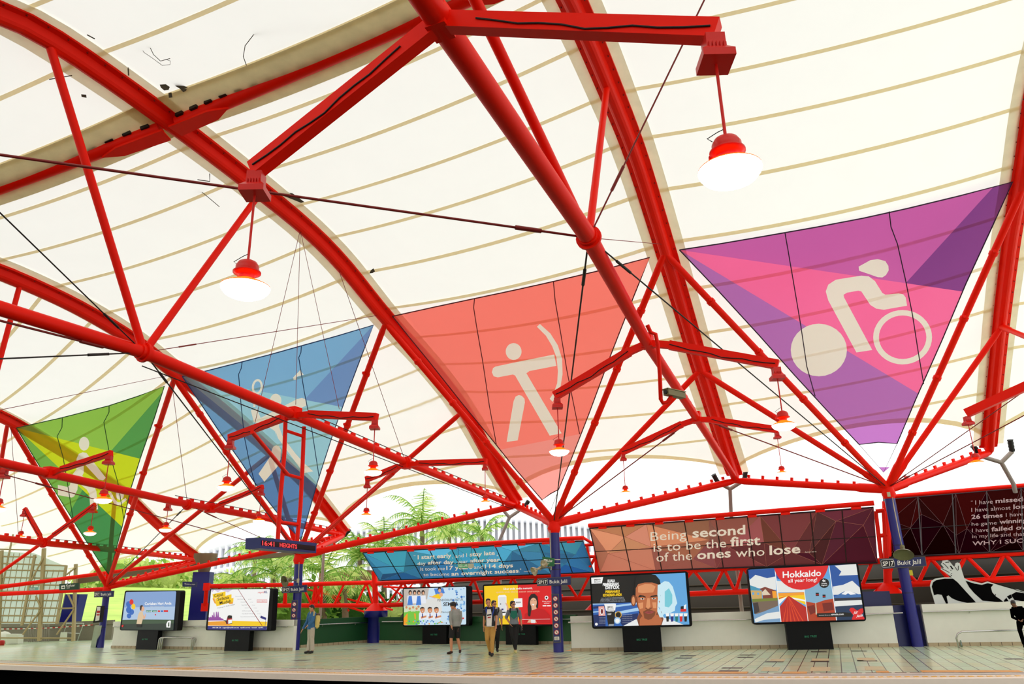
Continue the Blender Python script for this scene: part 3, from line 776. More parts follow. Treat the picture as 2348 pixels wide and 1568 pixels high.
# purple cyclist
O = [(1558, 573), (1650, 559), (1750, 542), (1870, 521), (1980, 500), (2080, 478), (2200, 449), (2322, 417), (2275, 520), (2215, 650), (2160, 780), (2100, 915), (2057, 1017), (2014, 1014), (1970, 1019), (1900, 945), (1820, 858), (1740, 768), (1650, 670)]  # lower tip left off: sky glare washing it out is put into the outline
P1, P2, P3 = (1558, 573), (2205, 668), (2110, 905)
up = clip(O, P1, P2, -1); lo = clip(clip(O, P1, P2, 1), P1, P3, -1); bo = clip(O, P1, P3, 1)
ua = clip(up, (2085, 640), (2240, 470), -1); ub = clip(up, (2085, 640), (2240, 470), 1)
th, sP = banner('purple and pink triangular banner with a cream cyclist figure', (arch_at('A', N1['A']), arch_at('E', N1['E']), CO[4]['q']), O,
    [(bcol('magenta_purple', (206, 104, 178)), [ua]), (bcol('deep_violet', (140, 74, 146)), [ub]), (bcol('hot_pink', (250, 116, 170)), [lo]), (bcol('lilac', (184, 116, 190)), [bo])],
    [('p', q6(circ(957, 820, 187, 175))), ('r', (q6(circ(1515, 735, 196, 181, 40)), q6(circ(1515, 735, 158, 145, 40)))),
     ('p', q6([(1222, 265), (1300, 222), (1350, 215), (1400, 228), (1420, 260), (1422, 290), (1405, 320), (1380, 337), (1350, 335), (1225, 292)])),
     ('p', q6([(1207, 836), (1313, 820), (1125, 470), (1122, 452), (1145, 438), (1220, 425), (1240, 430), (1300, 520), (1340, 545), (1390, 552), (1545, 525), (1535, 470), (1520, 450), (1490, 443), (1400, 452), (1380, 440), (1330, 360), (1290, 330), (1240, 325), (1070, 352), (1020, 385), (1003, 430), (1020, 490)]))],
    [[(1800, 534), (1808, 580), (1820, 650), (1836, 745), (1850, 840), (1869, 908)], [(2039, 485), (2043, 520), (2058, 560), (2076, 640), (2092, 720), (2106, 810), (2118, 880)]], CORD, None)
mb = MB(); mb.tube([sP(1970, 1019), sP(2026, 1083), sP(2057, 1017)], .008, 5).build('corner_cord', CORD, th)
mb = MB().poly([sP(2015, 1071), sP(2040, 1071), sP(2026, 1083)]).build('corner_patch', bcol('lilac', (0, 0, 0)), th)
# red archer
O = [(900, 725), (1000, 703), (1090, 684), (1180, 665), (1270, 645), (1380, 619), (1490, 590), (1465, 650), (1439, 715), (1400, 815), (1350, 950), (1307, 1060), (1281, 1122), (1262, 1132), (1243, 1146), (1180, 1073), (1130, 1010), (1060, 925), (985, 830), (940, 775)]  # outline stops short of the tip to imitate cloth lost in sky glare
th, sR = banner('red triangular banner with a cream archer figure', (arch_at('B', N1['B']), arch_at('A', N1['A']), CO[3]['q']), O,
    [(bcol('coral_red', (255, 136, 124)), [clip(O, (1100, 1040), (1330, 995), -1)]), (bcol('faded_coral', (248, 156, 148)), [clip(O, (1100, 1040), (1330, 995), 1)])],  # cloth coloured paler below a slanting line
    [('p', q5(circ(1155, 830, 53, 56))), ('p', q5([(1035, 930), (1200, 895), (1425, 850), (1440, 925), (1260, 960), (1240, 975), (1475, 1375), (1395, 1390), (1165, 990), (1150, 983), (1050, 1002), (1022, 995), (1010, 968), (1018, 940)])),
     ('p', q5([(1330, 647), (1400, 710), (1450, 790), (1478, 880), (1481, 980), (1468, 1060), (1440, 1120), (1415, 1165), (1395, 1145), (1425, 1100), (1445, 1040), (1450, 960), (1440, 870), (1412, 795), (1370, 725), (1310, 665)])),
     ('p', q5([(1155, 1160), (1108, 1432), (1182, 1422), (1230, 1170), (1228, 1145), (1210, 1125), (1190, 1120), (1168, 1130)]))],
    [[(1088, 685), (1086, 705), (1093, 750), (1107, 830), (1122, 930), (1138, 1018)], [(1269, 646), (1273, 690), (1285, 760), (1300, 850), (1318, 940), (1329, 995)]], mat('dark_red_cord', (90, 12, 30), .7), None)
MB().tube([sR(1243, 1146), sR(1262, 1172), sR(1281, 1122)], .008, 5).build('corner_cord', CORD, th)
# blue badminton
O = [(418, 863), (470, 851), (545, 832), (615, 814), (690, 793), (770, 771), (857, 745), (835, 800), (800, 893), (765, 990), (728, 1105), (690, 1238), (655, 1200), (600, 1130), (550, 1055), (500, 985), (460, 925)]
P1 = (418, 863); up = clip(O, P1, (785, 933), -1); ua = clip(up, (702, 912), (800, 806), -1); ub = clip(up, (702, 912), (800, 806), 1)
md = clip(clip(O, P1, (785, 933), 1), P1, (725, 1112), -1); lo = clip(O, P1, (725, 1112), 1)
l1 = clip(lo, (560, 1100), (640, 1020), -1); l2 = clip(lo, (560, 1100), (640, 1020), 1)
th, sB_ = banner('blue triangular banner with a cream badminton player figure', (arch_at('C', N1['C']), arch_at('B', N1['B']), CO[2]['q']), O,
    [(bcol('sky_blue', (132, 182, 222)), [ua]), (bcol('slate_blue', (118, 152, 204)), [ub]), (bcol('pale_cyan', (158, 208, 226)), [md]), (bcol('mid_blue', (116, 166, 214)), [l1]), (bcol('dusk_blue', (96, 138, 194)), [l2])],
    [('r', (q4(circ(1713, 1065, 36, 52, tilt=.12)), q4(circ(1713, 1065, 22, 37, tilt=.12)))), ('p', q4([(1690, 1112), (1704, 1114), (1700, 1200), (1686, 1200)])),
     ('p', q4(circ(1836, 1157, 38, 46))), ('p', q4([(2000, 952), (2022, 985), (1978, 998), (1970, 1018), (1955, 1018), (1952, 1003)])),
     ('p', q4([(1670, 1222), (1710, 1210), (1735, 1272), (1975, 1148), (2010, 1138), (2032, 1146), (2040, 1190), (1900, 1250), (1862, 1290), (1858, 1330), (1884, 1400), (1968, 1510), (2020, 1568)]+[((400+x*.1913)*2.904, (980+y*.1913-520)*2.904) for x, y in [(1662, 525), (1550, 548), (1242, 130), (1210, 40)]]+[(1842, 1400), (1830, 1360), (1770, 1318), (1720, 1310), (1690, 1300)])),
     ('p', q8([(1170, 260), (1185, 230), (1220, 212), (1255, 225), (1275, 265), (1272, 380), (1235, 470), (1078, 650), (1008, 555), (1150, 345)]))],
    [[(555, 831), (553, 845), (547, 858), (552, 920), (560, 1000), (572, 1060), (586, 1115)], [(691, 793), (690, 808), (685, 820), (698, 900), (715, 985), (732, 1096)]], mat('navy_cord', (20, 60, 120), .7), None)
# green ball player
O = [(38, 981), (140, 958), (250, 930), (317, 908), (377, 885), (355, 955), (322, 1050), (300, 1120), (280, 1208), (262, 1275), (250, 1318), (225, 1283), (170, 1197), (110, 1100), (70, 1035)]
P1 = (38, 981); up = clip(O, P1, (323, 1052), -1); ua = clip(up, (256, 1032), (345, 930), -1); ub = clip(up, (256, 1032), (345, 930), 1)
md = clip(clip(O, P1, (323, 1052), 1), P1, (280, 1208), -1); lo = clip(O, P1, (280, 1208), 1)
l1 = clip(lo, (157, 1180), (184, 1132), -1); l2 = clip(lo, (157, 1180), (184, 1132), 1)
th, sG = banner('green and yellow triangular banner with a cream ball player figure', (arch_at('D', N1['D']), arch_at('C', N1['C']), CO[1]['q']), O,
    [(bcol('leaf_green', (150, 198, 84)), [ua]), (bcol('forest_green', (92, 160, 86)), [ub]), (bcol('lime_yellow', (206, 222, 44)), [md]), (bcol('spring_green', (124, 186, 84)), [l1]), (bcol('pine_green', (76, 150, 88)), [l2])],
    [('p', q1(circ(1008, 90, 62, 82))), ('p', q1(circ(1437, 705, 48, 56))),
     ('p', q1([(915, 400), (918, 270), (945, 212), (990, 192), (1035, 200), (1090, 270), (1268, 498), (1235, 530), (1185, 520), (1020, 340), (1003, 352), (1003, 440), (985, 475), (1130, 600), (1155, 660), (1175, 875), (1085, 895), (1070, 690), (1040, 640), (960, 575), (935, 560), (928, 640), (890, 720), (860, 735), (695, 705), (693, 583), (810, 607), (835, 590), (875, 450)])),
     ('p', q1([(1300, 680), (1330, 670), (1380, 760), (1410, 790), (1435, 792), (1505, 738), (1522, 762), (1450, 820), (1410, 828), (1370, 810)]))],
    [[(143, 957), (142, 980), (131, 1000), (145, 1050), (155, 1110), (168, 1193)], [(250, 930), (250, 945), (238, 968), (250, 1035), (270, 1105), (284, 1190)]], mat('dark_green_cord', (24, 84, 40), .7), None)
# ------------------------------------------------------------------ surroundings: ground outside, blocks light from below
GRASS = mat('sunlit_grass_slope', (176, 208, 92), .9, noise=.4, nscale=.5)
mb = MB(); mb.add([(-320, -60, -1.6), (320, -60, -1.6), (320, 380, -1.6), (-320, 380, -1.6)], [(0, 1, 2, 3)])
struct(mb.build('ground_outside', mat('pale_paving_outside', (196, 198, 184), .9, noise=.1, nscale=.3)))
# ------------------------------------------------------------------ lattice girders behind the walls
def c_(o, P): return [(o+x*.1913, 1268+y*.1913) for x, y in P]
def vplane(a, b):
    d = (V(b)-V(a)); d.z = 0; d.normalize(); return V(a), V((-d.y, d.x, 0)), d
G0, GN, GD = vplane(fl(862, 1473), fl(2348, 1478)); L0, LN, LD = vplane(fl(456, 1483), fl(862, 1470))
g = lambda x, y, o=0: vp(x, y, G0+GN*o, GN)
gl = lambda x, y, o=0: vp(x, y, L0+LN*o, LN)
def girder(lab, s, top, bot, tn, bn, r=.06, rr=.1):
    th = thing('lattice_girder', lab, 'girder', s(*bot[0]))
    MB().tube([s(*p) for p in top], rr, 12).build('top_chord', RED, th)
    MB().tube([s(*p) for p in bot], rr, 12).build('bottom_chord', RED, th)
    for t_ in tn:
        for b_ in bn:
            if abs(t_[0]-b_[0]) < b_[2]: MB().tube([s(t_[0], t_[1]), s(b_[0], b_[1])], r, 8).build('diagonal', RED, th)
    return th
def lerpx(P, x):
    for (a, b), (c, d) in zip(P, P[1:]):
        if x <= c or (c, d) == P[-1]: return b+(d-b)*(x-a)/(c-a)
TOPR = [(862, 1338), (1180, 1322), (1360, 1319), (1700, 1301), (2000, 1287), (2420, 1262)]
BOTR = [(862, 1388), (1100, 1380), (1355, 1371), (1715, 1356), (1975, 1345), (2135, 1337), (2420, 1322)]
tn = [850, 925, 977, 1031, 1086, 1140, 1175, 1232, 1290, 1352]; bn = [888, 951, 1004, 1058, 1106, 1158, 1204, 1262, 1325]
gm = girder('long lattice girder under the teal quote panel', g, [p for p in TOPR if p[0] < 1360]+[(1375, 1318)], [p for p in BOTR if p[0] < 1360]+[(1375, 1370)], [(x, lerpx(TOPR, x)) for x in tn], [(x, lerpx(BOTR, x), 42) for x in bn])
tn = [1400, 1495, 1590, 1660, 1703, 1790, 1868, 1935, 2000]; bn = [1448, 1542, 1632, 1686, 1745, 1828, 1902, 1976]
gm = girder('long lattice girder under the salmon quote panel', g, [(1375, 1318)]+[p for p in TOPR if 1380 < p[0] < 2010]+[(2030, 1285)], [(1375, 1370)]+[p for p in BOTR if 1380 < p[0] < 2000]+[(2030, 1342)], [(x, lerpx(TOPR, x)) for x in tn], [(x, lerpx(BOTR, x), 52) for x in bn])
tn = [2050, 2133, 2215, 2303, 2395]; bn = [2030, 2105, 2182, 2272, 2352]
girder('lattice girder at the far right under the dark red quote panel', g, [(2030, 1285), (2420, 1262)], [(2030, 1342), (2135, 1337), (2420, 1322)], [(x, lerpx(TOPR, x)) for x in tn], [(x, lerpx(BOTR, x), 58) for x in bn], .065)
TL2 = [(476, 1344), (690, 1340), (862, 1335)]; BL2 = [(476, 1388), (700, 1388), (862, 1388)]
girder('lattice girder behind the man with the backpack', gl, TL2, BL2, [(x, lerpx(TL2, x)) for x in (500, 560, 610, 655, 692, 723, 738, 790, 840)], [(x, lerpx(BL2, x), 26) for x in (518, 585, 650, 656, 715, 724, 737, 765, 816, 856)], .055)
# rear chords and rafters of the canopy behind the girders
th = thing('canopy_frame', 'thin red and pale rafters of the canopy behind the girders', 'canopy frame', g(862, 1388, 2.5))
for a, b, r in [((880, 1345), (1290, 1365), .05), ((700, 1350), (900, 1398), .05), ((736, 1346), (800, 1400), .05), ((800, 1392), (960, 1440), .05), ((888, 1340), (960, 1395), .04), ((940, 1345), (1035, 1400), .04), ((765, 1386), (812, 1344), .05), ((905, 1388), (948, 1336), .04)]:
    MB().tube([g(*a, 2.5), g(*b, 2.5)], r, 8).build('rafter', RED, th)
# red posts standing on blue drums / piers
def post(lab, s, x, yt, yb, r=.13, drum=None):
    th = thing('girder_post', lab, 'post', s(x, yb))
    MB().tube([s(x-4, yt), s(x, yb-10), ], r, 14).build('shaft', RED, th)
    a = s(x, yb); MB().lathe([(.55, 0), (.5, .04), (.3, .22), (.14, .34)], a, 16).build('flared_base', RED, th)
post('red girder post on the blue drum left of the school poster', g, 862, 1310, 1400)
post('red girder post between the teal and salmon quote panels', g, 1372, 1216, 1398, .12)
post('red girder post beside the rightmost column', g, 2036, 1150, 1361, .14)
mb = MB(); c0_ = g(862, 1400); mb.tube([V((c0_.x, c0_.y, 0)), V((c0_.x, c0_.y, c0_.z-.3)), V((c0_.x, c0_.y, c0_.z-.28)), V((c0_.x, c0_.y, c0_.z))], [.36, .36, .55, .55], 28)
tag(mb.build('blue_drum', NAVY), 'round dark blue drum carrying the red post at the green wall corner', 'drum')
# red end frames
th = thing('end_frame', 'red end frame between the salmon and dark red quote panels', 'frame', g(2010, 1290))
for P in ([(2008, 1172), (2022, 1290)], [(2026, 1172), (2034, 1285)], [(2008, 1172), (2028, 1170)], [(2018, 1228), (2034, 1226)]): MB().tube([g(*p, -.8) for p in P], .07, 8).build('frame_bar', RED, th)
th = thing('end_frame', 'red end frame between the teal and salmon quote panels', 'frame', g(1350, 1318))
for P in ([(1336, 1232), (1366, 1250)], [(1346, 1250), (1352, 1290)], [(1340, 1250), (1368, 1248)], [(1352, 1276), (1370, 1276)], [(1352, 1300), (1368, 1272)]): MB().tube([g(*p, -.4) for p in P], .06, 8).build('frame_bar', RED, th)
# ------------------------------------------------------------------ inclined quote panels
U0 = V((.35, .936, 0)).normalized()
LETTER = mat('cream_panel_lettering', (240, 222, 196), kind='emit', emit=.8)  # letters made to glow, standing in for daylight through the sheet
def quote(lab, TL, TR_, BR, BL, rail, colf, lines, nb, seed, mcol, lw=0.0):
    bl, br = g(*BL, -.15), g(*BR, -.15)
    d_ = (br-bl).normalized(); q = vp(TL[0], TL[1], bl, d_)        # left edge runs square to the girder
    surf = plane_surf(bl, br, q); s2 = plane_surf(bl, br, q, .015); s3 = plane_surf(bl, br, q, .03); sb = plane_surf(bl, br, q, -.12)
    def uv(u, v):        # pixel of panel position, v up
        t = (TL[0]+(TR_[0]-TL[0])*u, TL[1]+(TR_[1]-TL[1])*u); b = (BL[0]+(BR[0]-BL[0])*u, BL[1]+(BR[1]-BL[1])*u)
        return (b[0]+(t[0]-b[0])*v, b[1]+(t[1]-b[1])*v)
    th = thing('quote_panel', lab, 'sign panel', surf(*BL))
    from mathutils.geometry import delaunay_2d_cdt as cdt
    rnd = random.Random(seed)
    A = 5.0; pts = [V((0, 0)), V((A, 0)), V((A, 1)), V((0, 1))]+[V((A*x, y)) for x in (.2, .42, .6, .8) for y in (0, 1)]
    for i in range(11): pts.append(V((A*(i+.5+rnd.uniform(-.3, .3))/11, rnd.uniform(.15, .85))))
    ov, oe, of, _, _, _ = cdt(pts, [], [], 0, 1e-5)
    mats = []; mb = MB()
    for f_ in of:
        u = sum(ov[i].x for i in f_)/len(f_)/A; v = sum(ov[i].y for i in f_)/len(f_)
        c = colf(u, v); k = rnd.choice((.82, .92, 1.0, 1.08)); c = tuple(min(255, int(x*k/12)*12+4) for x in c)
        mm = mat('%s_%d_%d_%d' % ((mcol,)+c), c, .6, kind='mem', tr=.72)
        if mm not in mats: mats.append(mm)
        mb.cur = mats.index(mm); mb.poly([surf(*uv(ov[i].x/A, ov[i].y)) for i in f_])
    mb.build('printed_sheet', mats, th)
    mb = MB()
    lc = tuple(min(255, int(x*1.2+8)) for x in colf(.4, .6))
    for a, b in oe:
        if ov[a].y in (0, 1) and ov[b].y == ov[a].y: continue
        mb.tube([s2(*uv(ov[a].x/A, ov[a].y)), s2(*uv(ov[b].x/A, ov[b].y))], .006, 4, False)
    mb.build('printed_lines', mat(mcol+'_line', lc, .6), th)
    mb = MB().tube([surf(*p) for p in (TL, TR_, BR, BL, TL)], .03, 6); mb.build('rim', mat('dark_panel_rim', (30, 18, 30), .6), th)
    dk = tuple(int(x*.35) for x in colf(.5, .4)); dm = mat(mcol+'_batten', dk, .7)  # batten tint imitates the frame's shadow showing through the backlit sheet
    for i in range(1, nb): MB().tube([s2(*uv(i/nb, 0)), s2(*uv(i/nb, 1))], .022, 5).build('batten', dm, th)
    MB().tube([s2(*uv(0, .47)), s2(*uv(1, .47))], .016, 5).build('batten', dm, th)
    for row in lines:
        mb = MB()
        for tx, p0, p1, h, bold in row: text_px(mb, s3, tx, p0, p1, h, bold, up=(-.02-.0*h, -1))
        mb.build('lettering_line', LETTER if not lw else mat('dim_panel_lettering', (176, 140, 136), kind='emit', emit=.8), th)  # dimmer glow on the dark panel, its shade put into the letter colour
    # red rail above the panel with saddle brackets
    rb = [plane_surf(bl, br, q, .05)(*p) for p in rail]
    rl = MB().tube(rb, .085, 12).build('top_rail', RED, th)
    for i in range(nb):
        c = rb[0].lerp(rb[-1], (i+.5)/nb); dd = (rb[-1]-rb[0]).normalized()
        MB().box(c-V((0, 0, .13)), dd*.16, U0*.05, V((0, 0, .04))).build('saddle', RED, rl)
    return surf, uv
def lerp3(a, b, t): return tuple(x+(y-x)*t for x, y in zip(a, b))
def col1(u, v): return lerp3((78, 164, 190), (38, 78, 132), max(0, min(1, (1-v)*.9+abs(u-.45)*.7-.25)))
def col2(u, v): return lerp3((232, 158, 120), (72, 22, 42), max(0, min(1, u*.85+(1-v)*.35-.08)))  # salmon print darkening to maroon rightward, with canopy shade put into the colour
def col3(u, v): return lerp3((84, 20, 24), (26, 6, 10), max(0, min(1, (1-v)*.9)))  # deep maroon already carries the shade of the canopy behind
def B(cx, cy): return (1180+cx*.1913, 1000+cy*.1913)
def A1(cx, cy): return (800+cx*.1913, 1000+cy*.1913)
def A4(cx, cy): return (800+cx*.1913, 1268+cy*.1913)
T3 = lambda cx, cy: (1560+cx*.1913, 1000+cy*.1913)
T4 = lambda cx, cy: (1928+cx*.1913, 1000+cy*.1913)
b_ = .022
s1, uv1 = quote('teal inclined quote panel above the school and rideshare posters', (832, 1267), (1337, 1240), (1362, 1312), (871, 1331), [(828, 1262), (1338, 1233)], col1, [
    [('\u201c', A4(778, 52), A4(798, 51), 5, 0), ('I start early', A1(825, 1475), A1(1228, 1452), 9, b_), (', and I', A1(1240, 1462), A1(1415, 1445), 8, -.0), ('stay late', A1(1450, 1440), A1(1750, 1420), 9, b_), (',', A1(1770, 1430), A1(1785, 1430), 8, 0)],
    [('day', A4(822, 145), A4(920, 140), 7.5, 0), ('after day', A4(945, 136), A4(1255, 128), 8.5, b_), (', year', A4(1268, 125), A4(1425, 118), 7.5, 0), ('after year', A4(1452, 113), A4(1812, 100), 8.5, b_), ('.', A4(1822, 100), A4(1835, 100), 8, b_)],
    [('It took me', A4(858, 212), A4(1150, 203), 7.5, 0), ('17 years', A4(1168, 200), A4(1478, 188), 8.5, b_), ('and', A4(1500, 188), A4(1605, 185), 7.5, 0), ('114 days', A4(1630, 182), A4(1968, 168), 8.5, b_)],
    [('to become', A4(893, 278), A4(1205, 268), 7.5, 0), ('an overnight success', A4(1228, 270), A4(2035, 232), 8.5, b_), ('.\u201d', A4(2040, 232), A4(2066, 230), 8.5, 0), ('Lionel Messi', A4(2098, 225), A4(2195, 219), 2.2, 0)]],
    10, 4, 'teal_sheet')
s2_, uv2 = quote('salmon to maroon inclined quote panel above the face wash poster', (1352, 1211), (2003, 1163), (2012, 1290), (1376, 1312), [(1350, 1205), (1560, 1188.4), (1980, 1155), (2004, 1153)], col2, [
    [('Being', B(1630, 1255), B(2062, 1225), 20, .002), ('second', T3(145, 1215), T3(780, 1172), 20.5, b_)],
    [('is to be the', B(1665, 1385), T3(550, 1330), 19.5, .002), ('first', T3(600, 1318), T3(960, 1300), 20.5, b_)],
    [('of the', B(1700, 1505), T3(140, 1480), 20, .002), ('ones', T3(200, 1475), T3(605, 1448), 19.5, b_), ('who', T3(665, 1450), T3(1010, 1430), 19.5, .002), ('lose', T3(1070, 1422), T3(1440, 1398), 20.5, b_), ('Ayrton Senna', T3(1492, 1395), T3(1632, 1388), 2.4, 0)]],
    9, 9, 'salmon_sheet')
s3_, uv3 = quote('dark red inclined quote panel at the far right', (2026, 1146), (2420, 1113), (2424, 1259), (2037, 1278), [(2024, 1140), (2420, 1107)], col3, [
    [('\u201c', T4(1560, 800), T4(1582, 798), 5, 0), ('I have', T4(1612, 820), T4(1822, 806), 9.5, 0), ('missed', T4(1855, 802), T4(2178, 778), 10, b_), ('more', T4(2195, 778), T4(2400, 762), 9, 0)],
    [('I have almost', T4(1565, 908), T4(2035, 878), 9, 0), ('lost', T4(2068, 872), T4(2240, 862), 10, b_)],
    [('26 times', T4(1565, 992), T4(1940, 970), 9.5, b_), ('I have', T4(1978, 966), T4(2185, 952), 8.5, 0)],
    [('he game', T4(1568, 1074), T4(1870, 1056), 8, 0), ('winning', T4(1902, 1050), T4(2230, 1030), 9.5, b_)],
    [('I have', T4(1572, 1152), T4(1775, 1142), 8.5, 0), ('failed over', T4(1805, 1140), T4(2330, 1106), 9.5, b_)],
    [('in my life and that', T4(1574, 1222), T4(2205, 1190), 8, 0)],
    [('WHY I SUCCEED', T4(1578, 1310), T4(2480, 1255), 9, b_*.6)]],
    5, 21, 'maroon_sheet', 1)
# ------------------------------------------------------------------ lit advertising boxes
def em(n, c, s=.92): return mat('lit_print_'+n, c, kind='emit', emit=s)
CASE = mat('black_lightbox_case', (7, 8, 10), .5, spec=.15)
def rq(TL, TR_, BR, BL, r):
    """rounded quad in pixels"""
    P = [TL, TR_, BR, BL]; out = []
    for i in range(4):
        p = V(P[i]); a = V(P[i-1]); b = V(P[(i+1) % 4]); da = (a-p).normalized(); db = (b-p).normalized()
        for k in range(5):
            t = k/4; out.append(tuple(p+da*r*(1-t)**2+db*r*t**2))
    return out
ART = {}
def lightbox(lab, base, n, outer, screen, ped, art, texts, logo, r=5):
    """base: a point of the vertical front plane; n: its normal away from the camera"""
    s0 = lambda x, y, o=0.0: vp(x, y, base+n*o, n)
    c = s0((outer[0][0]+outer[2][0])/2, outer[2][1]); th = thing('advertising_lightbox', lab, 'lightbox', V((c.x, c.y, 0)))
    P = rq(*outer, r); F_ = [s0(*p) for p in P]; k = len(F_)
    mb = MB(); bk = [p+n*.26 for p in F_]
    mb.add(F_+bk, [tuple(range(k)), tuple(range(2*k-1, k-1, -1))]+[(i, i+k, (i+1) % k+k, (i+1) % k) for i in range(k)]); mb.build('case', CASE, th)
    S = rq(*screen, r*.6); bgc = art[0]
    scr = MB(); scr.poly([s0(*p, -.012) for p in S]); so = scr.build('screen', bgc, th)
    mats = []; mb = MB(); lay = 0
    Sc = list(screen); bc = V(((Sc[0][0]+Sc[2][0])/2, (Sc[0][1]+Sc[2][1])/2))
    for cm, polys in art[1:]:
        lay += 1
        if cm not in mats: mats.append(cm)
        mb.cur = mats.index(cm)
        for pg in polys:
            for i in range(4):          # keep the print inside the screen
                a_, b2 = Sc[i], Sc[(i+1) % 4]; sg = 1 if ((b2[0]-a_[0])*(bc[1]-a_[1])-(b2[1]-a_[1])*(bc[0]-a_[0])) > 0 else -1
                pg = clip(pg, a_, b2, sg)
                if len(pg) < 3: break
            if len(pg) >= 3: mb.poly([s0(*p, -.014-.0025*lay) for p in pg])
    if mb.f: mb.build('printed_picture', mats, so)
    for cm, tx, p0, p1, h, bold, sh in texts:
        mb = MB(); text_px(mb, lambda x, y: s0(x, y, -.016-.0025*(lay+1)), tx, p0, p1, h, bold, sh)
        mb.build('printed_text', cm, so)
    (x0, y0), (x1, y1) = ped
    q = [s0(x0, y0-4, .03), s0(x1, y0-4, .03), s0(x1, y1, .03), s0(x0, y1, .03)]
    for i in (2, 3): q[i].z = 0.0
    for i in (0, 1): q[i].x, q[i].y = q[3-i].x, q[3-i].y
    mb = MB(); mb.add(q+[p+n*.22 for p in q], [(0, 1, 2, 3), (7, 6, 5, 4), (0, 4, 5, 1), (1, 5, 6, 2), (2, 6, 7, 3), (3, 7, 4, 0)])
    pd = mb.build('pedestal', CASE, th)
    mb = MB(); text_px(mb, lambda x, y: s0(x, y, .02), 'BIG TREE', logo[0], logo[1], logo[2], .004); mb.build('green_logo', mat('dim_green_logo', (20, 130, 90), .5), pd)
    return th
def wallplane(P, off):
    d = (P[-1]-P[0]).normalized(); n = V((-d.y, d.x, 0))
    if n.dot(P[0]-CP) < 0: n = -n
    return P[0]-n*off, n
C2 = lambda *P: c_(0, P); C3 = lambda *P: c_(400, P); C4 = lambda *P: c_(800, P); C5 = lambda *P: c_(1180, P); C6 = lambda *P: c_(1560, P); C7 = lambda *P: c_(1928, P)
def ce(o, x, y, rx, ry=None, n=20, **k): return circ(o+x*.1913, 1268+y*.1913, rx*.1913, (ry or rx)*.1913, n, **k)
W_ = em('white', (248, 248, 246)); RD = em('red', (222, 22, 28)); YL = em('yellow', (250, 206, 20)); NV = em('navy', (34, 34, 120)); BK = em('black', (10, 10, 12), .5); SKN = em('skin', (232, 176, 140)); GRN = em('grass_green', (60, 84, 60))
# 1 balloons
b1, n1 = wallplane(PL, .55)
SK1 = em('dusk_blue', (132, 164, 212)); SK2 = em('pale_blue', (176, 200, 228)); BLN = em('balloon_blue', (44, 104, 190))
lightbox('lit billboard of a child with balloons beside the leftmost column', b1, n1, C2((1498, 448), (2165, 445), (2122, 932), (1434, 926)), C2((1510, 466), (2113, 456), (2078, 920), (1452, 915)), (C2((1625, 935))[0], C2((1870, 1148))[0]),
 [SK1, (SK2, [C2((1490, 650), (2100, 640), (2090, 810), (1470, 805))]), (GRN, [C2((1465, 800), (1700, 795), (2090, 798), (2078, 922), (1452, 917))]),
  (em('dark_turf', (38, 52, 44)), [C2((1458, 850), (2084, 842), (2078, 922), (1452, 917))]),
  (BLN, [ce(0, 1541, 612, 30, 36), ce(0, 1543, 680, 32, 40), ce(0, 1578, 705, 28, 34), ce(0, 1547, 752, 27, 30)]), (RD, [ce(0, 1576, 586, 24, 34)]), (YL, [ce(0, 1600, 640, 24, 34)]),
  (SKN, [ce(0, 1706, 668, 24, 32), C2((1690, 700), (1735, 760), (1740, 725), (1750, 740), (1735, 790), (1690, 780))]), (em('child_hair', (50, 30, 26)), [C2((1675, 660), (1680, 630), (1702, 620), (1716, 634), (1700, 645), (1692, 690), (1680, 685))]),
  (em('cream_shirt', (222, 196, 160)), [C2((1676, 700), (1712, 702), (1718, 770), (1695, 850), (1635, 850), (1655, 740))]), (BK, [C2((1635, 848), (1695, 850), (1698, 885), (1640, 888))]),
  (em('green_chip', (30, 130, 96)), [C2((1752, 686), (1812, 686), (1812, 708), (1752, 708)), C2((1824, 686), (1882, 686), (1882, 707), (1824, 707))]), (RD, [C2((1892, 686), (1918, 686), (1918, 706), (1892, 706)), C2((1962, 684), (2014, 684), (2014, 706), (1962, 706)), C2((1856, 730), (1870, 730), (1870, 746), (1856, 746)), C2((1458, 865), (1482, 858), (1475, 885), (1460, 888))]),
  (BLN, [C2((1928, 686), (1954, 686), (1954, 706), (1928, 706))]), (W_, [C2((1994, 890), (1992, 850), (2010, 815), (2040, 806), (2048, 815), (2040, 892))]), (GRN, [C2((2012, 880), (2016, 835), (2030, 825), (2030, 878))])],
 [(W_, 'Ceriakan Hari Anda', C2((1735, 622))[0], C2((2055, 616))[0], 6, .02, 0), (em('grey_caption', (210, 212, 210)), 'Majlis Hiburan Utara', C2((1800, 646))[0], C2((1965, 644))[0], 2.4, 0, 0), (W_, 'MUTIARA   ASTRO', C2((1757, 704))[0], C2((1880, 704))[0], 2, .02, 0)], (C2((1702, 1042))[0], C2((1770, 1040))[0], 3.2))
